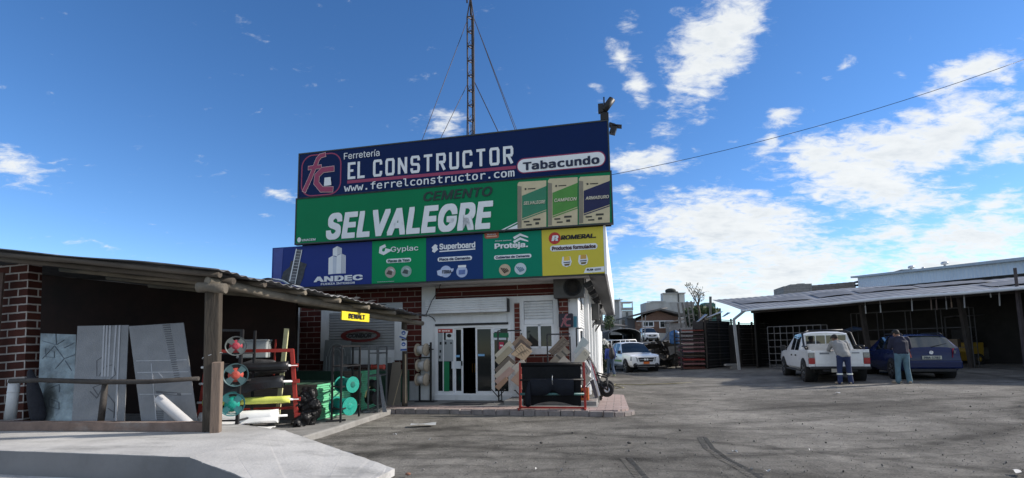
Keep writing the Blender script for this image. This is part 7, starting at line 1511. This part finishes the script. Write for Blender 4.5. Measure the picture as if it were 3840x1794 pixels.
mb = MB(); b0 = [(6.0, 33.0), (20, 31.5), (22, 36), (7, 36.5)]; vs = [(-1, 0, 0)]
mb.grid(30, 12, lambda i, j: Vector((7.8+15*i, 30.3+6.5*j, -.25+1.75*min(1, j*1.5)**1.5*min(1, i*4)+.12*math.sin(i*31+j*17)*math.sin(j*3.1)))); tag(mb.build('earth_bank', mat('earth', (.085, .078, .07), .95, .35, 2, .6)), kind='structure')
# ladders and timbers leaning above
def ladder(label, pts, Y, mt, rungs, w0=.05):
    P = [dep(*Ep(x, y), Y) for x, y in pts]; o = (P[0]+P[1])/2; o.z = min(P[0].z, P[1].z); t = thing('ladder', label, 'ladder', o); mb = MB(); mb.bar(P[0]-o, P[3]-o, w0); mb.bar(P[1]-o, P[2]-o, w0)
    for i in range(rungs): k = (i+1)/(rungs+1); mb.bar(P[0].lerp(P[3], k)-o, P[1].lerp(P[2], k)-o, w0*.7)
    mb.build('ladder', mt, t)
M_lad = mat('grey_ladder_wood', (.17, .16, .145), .8, .25, 5)
ladder('grey wooden ladder leaning behind the red roofing sheets, right one', [(960, 612), (1000, 606), (965, 392), (932, 395)], 29.5, M_lad, 5, .07); ladder('grey wooden ladder leaning behind the red roofing sheets, left one', [(885, 612), (928, 610), (892, 405), (856, 410)], 30, M_lad, 1, .09)
ladder('thin pale ladder standing before the brown house', [(566, 715), (585, 715), (592, 510), (563, 512)], 50, mat('pale_ladder', (.36, .34, .31), .7, .1), 4, .06)
stick('timber_post', 'lone grey timber post rising right of the sparse tree', [(1127, 700), (1124, 356)], 36, M_lad, .16, 'post', Ep)
stick('drain_pipe', 'bent grey pipe slanting down beside the blue tank', [(722, 728), (760, 690), (785, 645)], 33, mat('pipe_grey', (.18, .18, .18), .6), .22, 'pipe', Ep)
# light debris on top of the left bar rack
for k, (x0, y0, x1, y1, w_) in enumerate(((1110, 525, 1230, 482, .35), (1030, 560, 1100, 505, .28), (1240, 520, 1290, 490, .3))):
    a, b = dep(*Ep(x0, y0), 26.5), dep(*Ep(x1, y1), 26.8); t = thing('tin_offcut', ('long bright tin offcut tilted on top of the outer bar rack', 'grey tin offcut at the left end of the outer bar rack top', 'short tin offcut against the shed end on the bar rack')[k], 'metal sheet', a); d = b-a; n = Vector((0, 1, .3)).cross(d).normalized(); mb = MB(); mb.prism([Vector((0, 0, 0)), d, d+Vector((.05, .5, .05)), Vector((.1, .6, 0))], (0, 0, .02)); mb.build('sheet', mat('tin_bright', (.30, .31, .33), .45, .3, 5, metal=.5), t)
# flowering shrub against the side wall
def leafcluster(mb, c, rx, ry, rz, n, s, rnd, mi=0, shell=.3):
    for _ in range(n):
        while True:
            v = Vector((rnd.uniform(-1, 1), rnd.uniform(-1, 1), rnd.uniform(-1, 1)))
            if shell < v.length < 1: break
        p = Vector(c)+Vector((v.x*rx, v.y*ry, v.z*rz)); q = Euler((rnd.uniform(0, 6), rnd.uniform(0, 6), rnd.uniform(0, 6))).to_matrix(); z = s*rnd.uniform(.6, 1.3)
        mb.add([p+q @ Vector(t) for t in ((-z, 0, 0), (0, -z*.45, .1*z), (z, 0, 0), (0, z*.45, .1*z))], [(0, 1, 2, 3)], mi)
M_leafd = mat('dark_leaf', (.022, .036, .018), .6, .5, 3); M_leaf = mat('mid_leaf', (.055, .085, .03), .6, .5, 3); M_flower = mat('white_petal', (.75, .76, .74), .6, .05)
sb_ = gnd(*Ep(238, 900), 0.0); sb_.y = 27.0; sb_.x = dep(*Ep(240, 890), 27.0).x; t = thing('flowering_shrub', 'dark shrub with large white flowers growing beside the far side wall', 'shrub', (sb_.x, 27.0, 0)); rnd = random.Random(8)
zt2 = dep(*Ep(240, 735), 27).z
mb = MB(); leafcluster(mb, (0, 0, zt2*.55), .55, .5, zt2*.5, 1500, .07, rnd, 0, .1); mb.build('foliage', M_leafd, t); mb = MB(); mb.tube([(0, 0, 0), (.05, 0, zt2*.5), (0, 0, zt2*.8)], .03, 6); mb.build('stem', M_dpost, t)
mb = MB()
for x, z in ((-.42, -.02), (-.3, -.1), (-.05, .06), (.10, .10), (.22, -.02), (.32, -.12), (.05, -.05)): leafcluster(mb, (x, -.25, zt2+z), .11, .11, .09, 50, .055, rnd, 0, .2)
mb.build('blossom', M_flower, t)
# ------------------------------------------------------------------ houses behind
M_cblock = brickmat('grey_block_wall', (.25, .245, .235), (.31, .30, .29), (.20, .195, .19), .55, .25, .02, 'xz', .9, .5); M_plast = mat('grey_plaster', (.36, .365, .36), .85, .14, .6, .2, stain=((.17, .17, .165), .8, .6, (1, 1, .35))); M_plast2 = mat('pale_plaster', (.47, .48, .47), .85, .1, .5, .1, stain=((.23, .23, .22), .7, .5, (1, 1, .3)))
M_brownp = brickmat('brown_house_brick', (.19, .115, .085), (.225, .14, .105), (.20, .135, .105), .3, .1, .008, 'xz', .9, .3); M_roofg = mat('grey_tiled_roof', (.11, .105, .10), .85, .3, 2.5, .5, stain=((.06, .055, .05), 2, .6)); M_win = M_wglass
class Far:
    """building given by picture rectangles on its front plane at depth Y"""
    def __init__(s, nm, label, Y, x0, y1, rz=0.0):
        s.Y = Y; p = dep(*Ep(x0, y1), Y); s.o = p; s.t = thing(nm, label, 'building', (p.x, p.y, p.z))
    def r(s, x0, y0, x1, y1): a, b = dep(*Ep(x0, y1), s.Y)-s.o, dep(*Ep(x1, y0), s.Y)-s.o; return a.x, b.x, a.z, b.z
    def box(s, x0, y0, x1, y1, mt, nm, d0=0.0, d1=5.0, down=0.0, par=None):
        a, b, c, d = s.r(x0, y0, x1, y1); mb = MB(); mb.box(a, b, d0, d0+(d1-d0)*.3, c-down, d); return mb.build(nm, mt, par or s.t)
    def win(s, x0, y0, x1, y1, fr=M_whmetal, f=.08, nm='window', bars=1, proud=.03):
        a, b, c, d = s.r(x0, y0, x1, y1); mb = MB(); mb.box(a, a+f, -proud, .05, c, d); mb.box(b-f, b, -proud, .05, c, d); mb.box(a+f, b-f, -proud, .05, c, c+f); mb.box(a+f, b-f, -proud, .05, d-f, d)
        for k in range(1, bars+1): x = a+(b-a)*k/(bars+1); mb.box(x-f*.35, x+f*.35, -proud*.8, .05, c+f, d-f)
        w_ = mb.build(nm, fr, s.t); mb = MB(); mb.box(a+f, b-f, -.008, .03, c+f, d-f); mb.build('pane', M_win, w_); return w_
B = Far('brown_house', 'brown gabled house with white framed windows and a white band, behind the yard', 64, 515, 700)
a, b, c, d = B.r(515, 555, 862, 700); gz_ = B.r(690, 470, 700, 480)[3]; gx = B.r(690, 470, 700, 480)[0]
mb = MB(); mb.xz([(a, c-3), (b, c-3), (b, d+.4), (gx, gz_), (a, d)], 0, 7); B_w = mb.build('wall', M_brownp, B.t)
B.box(515, 551, 862, 562, M_whmetal, 'white_band', -.12, 0); B.win(570, 557, 660, 606, f=.12); B.win(706, 552, 795, 616, f=.14); B.box(552, 655, 800, 700, M_plast2, 'lower_wall', -.6, -.05, 3); 
a1, b1, c1, d1 = B.r(442, 425, 930, 530); mb = MB(); px, pz = B.r(700, 466, 701, 467)[0], B.r(700, 466, 701, 467)[3]
for (xa, ya), (xb, yb) in (((445, 530), (695, 470)), ((695, 470), (905, 520))):
    A1 = Vector((B.r(xa, ya, xa+1, ya+1)[0], -1.0, B.r(xa, ya, xa+1, ya+1)[3])); B1 = Vector((B.r(xb, yb, xb+1, yb+1)[0], -1.0, B.r(xb, yb, xb+1, yb+1)[3])); mb.prism([A1, B1, B1+Vector((0, 8.5, 0)), A1+Vector((0, 8.5, 0))], (0, 0, .22))
A1 = [Vector((B.r(x, y, x+1, y+1)[0], yy, B.r(x, y, x+1, y+1)[3])) for x, y, yy in ((450, 527, -.9), (640, 480, -.9), (880, 425, 5.5), (760, 440, 6.5))]; mb.prism(A1, (0, 0, .15)); mb.build('roof', M_roofg, B.t)
B.box(452, 532, 516, 640, mat('dark_grey_gable', (.09, .09, .095), .8, .15), 'side_wing', .4, 5, 3); B.text = text('18', 'house_number', mat('pale_number', (.45, .42, .30), .6), B.t, *B.r(527, 582, 541, 594), -.004)
t = thing('wall', 'grey block wall with a lean roof between the brown house and the roofing sheets', 'wall', dep(*Ep(792, 700), 43)); A_ = Far('block_outbuilding', 'grey block outbuilding right of the brown house windows', 61, 792, 690); bpy.data.objects.remove(t)
A_.box(792, 572, 990, 690, M_cblock, 'wall', 0, 5, 3); q = [A_.r(x, y, x+1, y+1) for x, y in ((785, 575), (1000, 530))]; mb = MB(); mb.prism([(q[0][0], -.5, q[0][3]), (q[1][0], -.5, q[1][3]), (q[1][0], 5, q[1][3]+.1), (q[0][0], 5, q[0][3]+.1)], (0, 0, .12)); mb.build('roof', M_roofg, A_.t)
C_ = Far('concrete_building', 'unfinished grey concrete building with a roof tower behind the brown house', 80, 610, 640)
C_.box(610, 398, 940, 640, M_plast, 'lower_block', .5, 12, 2); C_.box(762, 322, 938, 420, M_plast2, 'roof_tower', 1.5, 6, 1.2); C_.box(756, 316, 942, 326, M_plast, 'tower_cap', 1.2, 6.3); C_.box(608, 392, 762, 402, M_plast, 'parapet', .3, .6); C_.box(940, 400, 992, 640, M_cblock, 'side_block', 0, 10, 2); C_.box(672, 382, 760, 392, M_plast, 'parapet', 2, 6, .6); C_.box(884, 322, 889, 430, mat('dark_joint', (.07, .07, .07), .9), 'pipe', 1.38, 1.5)
a, b, c, d = C_.r(808, 294, 870, 318); mb = MB(); ball(mb, Vector(((a+b)/2-.2, 2, c+.4)), .9, .8, .42); ball(mb, Vector((b-.6, 2, c+.15)), 1.1, .7, .22); mb.build('roof_tarp', mat('dark_tarp', (.03, .035, .035), .8, .4, 3, .5), C_.t)
D_ = Far('white_tower_house', 'pale three storey house with an open roof canopy, just right of the shop', 72, 290, 640)
D_.box(290, 386, 384, 640, M_plast, 'wall', .2, 8, 3); D_.box(384, 395, 392, 640, M_whmetal, 'pilaster', -.1, 8, 3); D_.box(392, 470, 488, 640, M_plast2, 'wall', 0, 8, 3); D_.box(392, 446, 488, 470, M_plast, 'balcony', -.2, .1); D_.box(286, 380, 400, 388, M_plast2, 'roof_slab', -.3, 8); D_.box(388, 398, 484, 408, M_plast2, 'canopy', -.3, 6); D_.box(478, 408, 484, 446, M_plast2, 'canopy_post', -.2, 0); D_.box(392, 408, 425, 446, M_plast2, 'stair_head', 1.5, 5); D_.win(430, 480, 450, 545, M_plast, .06); D_.win(300, 560, 318, 595, M_plast, .05); D_.box(381, 366, 383, 386, M_black, 'aerial', .3, .35)
G_ = Far('low_grey_house', 'low grey house with a dark tiled roof behind the canvas truck', 54, 200, 705)
G_.box(200, 600, 330, 705, mat('old_grey_wall', (.30, .30, .29), .85, .2, 1.5, stain=((.14, .14, .13), 1.5, .6)), 'wall', 0, 5, 2); G_.win(228, 625, 248, 655, M_plast, .05); q = [G_.r(x, y, x+1, y+1) for x, y in ((198, 545), (270, 560), (440, 608), (198, 600))]; mb = MB(); mb.prism([(q[0][0], 2.5, q[0][3]), (q[1][0], 2.5, q[1][3]), (q[2][0], -.6, q[2][3]), (q[3][0], -.6, q[3][3])], (0, 0, .14)); mb.build('roof', M_roofg, G_.t)
G_.box(200, 540, 290, 600, M_plast, 'upper_wall', 2.6, 6)
W_ = Far('yard_wall', 'pale low yard wall between the shrub and the canvas truck', 37, 205, 760); W_.t['category'] = 'wall'; W_.box(205, 705, 330, 780, mat('pale_wall', (.40, .40, .38), .85, .1, 2), 'wall', 0, .25, 2.5)
E_ = Far('green_building', 'teal green building behind the sparse tree', 82, 985, 520)
E_.box(1078, 412, 1165, 560, mat('teal_wall', (.055, .15, .13), .7, .2, 1), 'wall', 0, 6, 3); E_.box(1074, 406, 1150, 416, mat('teal_edge', (.10, .20, .19), .6), 'parapet', -.2, 6); E_.win(1082, 420, 1118, 445, M_plast, .06, bars=2); E_.box(985, 425, 1080, 560, mat('mossy_wall', (.06, .075, .04), .9, .5, 1.2), 'lower_wall', .3, 6, 3); E_.box(1160, 450, 1220, 560, mat('dim_wall', (.05, .045, .045), .9, .3), 'shed_wall', .5, 5, 3)
# tree: thin, almost leafless
def tree():
    Y = 40; b = dep(*Ep(1035, 560), Y); t = thing('sparse_tree', 'thin nearly leafless tree before the green building', 'tree', b); rnd = random.Random(4); mb = MB(); lf = MB()
    top = dep(*Ep(1030, 400), Y)-b
    mb.tube([(0, 0, -1.0), (.05, 0, top.z*.4), (-.05, 0, top.z)], [.12, .09, .06], 7)
    for x, y, s in ((955, 262, 1), (980, 285, .8), (1040, 312, .9), (1065, 360, .8), (925, 270, .7), (1000, 330, .6), (1060, 330, .7), (1015, 350, .7), (990, 380, .6), (1050, 390, .7)):
        e = dep(*Ep(x, y), Y+rnd.uniform(-1, 1))-b; s0 = Vector((-.03, 0, top.z*rnd.uniform(.55, 1))); m_ = s0.lerp(e, .5)+Vector((rnd.uniform(-.3, .3), rnd.uniform(-.3, .3), rnd.uniform(.1, .4))); mb.tube([s0, m_, e], [.04, .028, .012], 5)
        for q in range(5): k = .45+.12*q; p = s0.lerp(m_, k*2) if k < .5 else m_.lerp(e, k*2-1); e2 = p+Vector((rnd.uniform(-.5, .5), rnd.uniform(-.4, .4), rnd.uniform(.1, .5))); mb.tube([p, e2], [.014, .007], 4); leafcluster(lf, e2, .16, .16, .14, int(4*s), .075, rnd, 0, 0)
        leafcluster(lf, e, .2, .2, .18, int(8*s), .08, rnd, 0, 0)
    mb.build('trunk', mat('tree_bark', (.10, .085, .07), .9, .3, 6), t); lf.build('crown', mat('olive_leaf', (.10, .095, .05), .7, .4, 3), t)
tree()
def bush(label, x, y, Y, rx, rz, n, mt, s=.16):
    b = dep(*Ep(x, y), Y); t = thing('bush', label, 'bush', b); rnd = random.Random(int(x)); mb = MB()
    for _ in range(7): leafcluster(mb, (rnd.uniform(-.6, .6)*rx, rnd.uniform(-.4, .4), rz*rnd.uniform(.4, 1.0)), rx*.5, .7, rz*.45, n//7, s, rnd, 0, .2)
    mb.build('foliage', mt, t); mb = MB(); mb.tube([(0, 0, -1.5), (0, 0, rz)], .06, 6); mb.build('stem', M_dpost, t)
bush('mossy green bush below the sparse tree', 1050, 530, 44, 1.6, .8, 1600, M_leaf); bush('thin olive bush rising behind the canvas truck', 298, 640, 39, .5, 1.3, 500, M_leaf, .1); bush('dark green bush between the ladders and the outer bar rack', 1020, 600, 42, .9, .8, 900, M_leafd)
# ------------------------------------------------------------------ buildings above the right shed
wd_ = thing('white_warehouse', 'long white ribbed metal warehouse rising behind the right shed', 'building', dep(*Ip(1560, 340), 44))
o = wd_.location; w0 = dep(*Ip(1590, 345), 44); w1 = dep(3850, 1080, 25.5); d = (w1-w0); d.z = 0; zt0 = dep(*Ip(1590, 228), 44).z; zt1 = dep(3850, 975, 25.5).z; w2 = w0+d*1.5; zt_m = (zt0+zt1)/2
L_ = d.length*1.5; wd_.location = (w0.x, w0.y, 0); wd_.rotation_euler = (0, 0, math.atan2(d.y, d.x))
mb = MB(); n = int(L_/.35); ztop = lambda x: zt0+(zt1-zt0)*x/(L_/1.5)
mb.add([(L_*i/(n*4), -.03*(1 if (i % 4) in (0, 1) else 0), z) for i in range(n*4+1) for z in (0, ztop(L_*i/(n*4)))], [(2*i, 2*i+2, 2*i+3, 2*i+1) for i in range(n*4)]); mb.box(0, L_, .02, 12, 0, min(zt0, ztop(L_))-.3); mb.build('ribbed_wall', mat('white_cladding', (.66, .70, .75), .5, .05, .4, stain=((.4, .42, .45), .5, .3)), wd_)
mb = MB(); mb.add([(-.6, -.35, zt0-.02), (L_, -.35, ztop(L_)-.02), (L_, 12, ztop(L_)-.1), (-.6, 12, zt0-.1), (-.6, -.35, zt0+.14), (L_, -.35, ztop(L_)+.14), (L_, 12, ztop(L_)+.0), (-.6, 12, zt0+.0)], [(0, 1, 2, 3), (4, 5, 6, 7), (0, 1, 5, 4), (0, 3, 7, 4), (1, 2, 6, 5)]); mb.build('roof_edge', mat('roof_edge_grey', (.40, .43, .46), .5, .1), wd_)
mb = MB(); [mb.box(-.55, -.02, -.1, 3, zt0-2+k*.3, zt0-1.85+k*.3) for k in range(6)]; mb.build('louvre', M_black, wd_)
for x, s_ in ((.36, 1.0), (.60, 1.0), (.45, .5)):
    mb = MB(); xx = L_/1.5*x*.9; z = ztop(xx)+.1; s_ *= .6; mb.lathe([(.12*s_, 0), (.12*s_, .35*s_), (.34*s_, .38*s_), (.38*s_, .55*s_), (.26*s_, .68*s_), (.03, .72*s_)], 14, Matrix.Translation((xx, 1.2, z))); mb.build('roof_vent', M_alu, wd_)
mb = MB(); mb.box(2.5, 6.0, .6, 1.6, ztop(4.5)-.1, ztop(4.5)+.14); mb.build('roof_lantern', mat('dull_roof_box', (.12, .12, .125), .7, .2), wd_)
def fwall(label, pts, Y0, Y1, mt, broken=True):
    p0 = dep(*Ip(pts[0], pts[3]), Y0); p1 = dep(*Ip(pts[1], pts[3]-30), Y1); z0 = dep(*Ip(pts[0], pts[2]), Y0).z; z1 = dep(*Ip(pts[1], pts[4]), Y1).z; d = p1-p0; d.z = 0; L_ = d.length
    t = thing('block_building', label, 'building', (p0.x, p0.y, 0), math.atan2(d.y, d.x)); rnd = random.Random(int(pts[0])); n = int(L_/.5); mb = MB()
    for i in range(n): x0, x1 = L_*i/n, L_*(i+1)/n; z = z0+(z1-z0)*i/n+(rnd.choice((0, 0, .0, .10)) if broken else 0); mb.box(x0, x1, 0, 3.0, 0, z)
    mb.build('wall', mt, t); return t
fwall('grey block parapet building above the shed roof, left and taller part', (870, 1142, 318, 390, 286), 46, 45.5, M_cblock); fwall('darker grey block building between the tall parapet and the white warehouse', (1145, 1560, 308, 352, 272), 47, 46, brickmat('dark_block_wall', (.17, .165, .16), (.21, .20, .195), (.14, .135, .13), .55, .25, .02))
# distant ground filler: long low house row closing gaps behind the yard
# ------------------------------------------------------------------ small things on the ground
def ground_thing(nm, label, cat, px, py, build, mt, rz=0.0, dz=.02, group=None):
    z = 0
    for _ in range(4): p = gnd(px, py, z); z = zg(p.x, p.y)
    t = thing(nm, label, cat, (p.x, p.y, z+dz), rz, group); mb = MB(); build(mb); mb.build('piece', mt, t); return t
def paper(w_, d_): return lambda mb: mb.grid(6, 4, lambda i, j: Vector((w_*(i-.5), d_*(j-.5), .012*math.sin(i*5+j*3)+.015)))
ground_thing('paper_sheet', 'pale flat paper sheet on the dirt before the kerb', 'litter', 1588, 1597, paper(.5, .22), mat('pale_paper', (.42, .44, .45), .7, .1, 4), .1)
for k, (x, y, w_, l) in enumerate(((2755, 1702, .16, 'bright white scrap near the curved tyre tracks'), (1480, 1636, .14, 'small white paper scrap right of the concrete apron'), (3040, 1696, .10, 'tiny white scrap right of the tyre tracks'), (2880, 1775, .14, 'white scrap at the bottom edge by the tyre tracks'), (1610, 1655, .12, 'torn white scrap below the pale paper sheet'), (3140, 1478, .3, 'flat pale cardboard piece behind the pickup tailgate man'), (3820, 1780, .25, 'white scrap in the bottom right corner'), (2010, 1768, .07, 'tiny white scrap at the bottom centre'))):
    ground_thing('litter_scrap', l, 'litter', x, y, paper(w_*.5, w_*.3), mat('scrap_white', (.48, .48, .47), .7, .08), k*.7)
def stone(r): return lambda mb: ball(mb, Vector((0, 0, r*.4)), r*1.2, r, r*.6, 9, 6)
for k, (x, y, r, l) in enumerate(((2360, 1669, .05, 'dark stone in the middle of the yard'), (2030, 1668, .045, 'dark stone below the black sheeting stand'), (1395, 1570, .10, 'dark lump at the end of the alley kerb'), (1530, 1788, .05, 'reddish broken brick at the tip of the concrete ramp'), (2198, 1648, .04, 'small dark stone below the kerb corner'), (2550, 1620, .04, 'small stone near the tyre arc'))):
    ground_thing('stone', l, 'stone', x, y, stone(r*.6), mat('brick_rubble', (.24, .12, .08), .9, .3) if 'brick' in l else mat('dark_stone', (.06, .057, .053), .9, .3, 9), k)
# loose gravel
from mathutils import noise as _nz
rnd = random.Random(99); mb = MB(); cnt = 0
while cnt < 3600:
    Y = 4.6+rnd.random()**1.7*13; X = rnd.uniform(-3.2, 1.05*Y)
    u, v = uv_of((X, Y, 0))
    if v > -2.15 and u < 1.4: continue
    if X < -1.2 and Y < 8.6 : continue
    r = rnd.uniform(.004, .011)*(1+(rnd.random() < .04)*1.4); z = zg(X, Y)+.008
    M = Matrix.Translation((X, Y, z)) @ Euler((rnd.uniform(0, 3), rnd.uniform(0, 3), rnd.uniform(0, 3))).to_matrix().to_4x4()
    mb.add([M @ Vector(p)*1 for p in ((r, 0, 0), (-r, 0, 0), (0, r*.8, 0), (0, -r*.8, 0), (0, 0, r*.6), (0, 0, -r*.6))], [(0, 2, 4), (2, 1, 4), (1, 3, 4), (3, 0, 4), (2, 0, 5), (1, 2, 5), (3, 1, 5), (0, 3, 5)], cnt % 3); cnt += 1
tag(mb.build('gravel', [mat('gravel_dark', (.085, .08, .075), .9), mat('gravel_mid', (.17, .165, .155), .9), mat('gravel_pale', (.26, .25, .24), .9)]), 'loose gravel scattered over the dirt yard', 'gravel', kind='stuff')
# tyre tracks pressed into the dirt
def track(pts, wd):
    P = []
    for x, y in pts:
        z = 0
        for _ in range(4): p = gnd(x, y, z); z = zg(p.x, p.y)
        P.append(Vector((p.x, p.y, z)))
    Q = []
    for i in range(len(P)-1): Q += [P[i].lerp(P[i+1], k/8) for k in range(8)]
    mb = MB(); dd = 0; 
    for i in range(len(Q)-1):
        a, b = Q[i], Q[i+1]; d = (b-a).normalized(); n = Vector((-d.y, d.x, 0)); L_ = (b-a).length; m_ = max(1, int(L_/.055))
        for k in range(m_):
            c = a.lerp(b, (k+.5)/m_); c.z = GH[0](c.x, c.y)+.006
            [mb.bar(c+n*s*.014, c+n*s*wd*.5+d*.035, .016, .008) for s in (-1, 1)]
    return mb
for k, pts in enumerate((((2345, 1715), (2375, 1750), (2412, 1796)), ((2632, 1640), (2660, 1685), (2715, 1722), (2780, 1755), (2850, 1796)))):
    tag(track(pts, .17).build('tyre_track', mat('track_soil', (.12, .115, .107), .95, .3, 9)), kind='structure')
# ------------------------------------------------------------------ tidy: parts carry nothing but their name
for o in list(bpy.data.objects):
    if o.parent is not None:
        for k in ('category', 'group'):
            if k in o: del o[k]
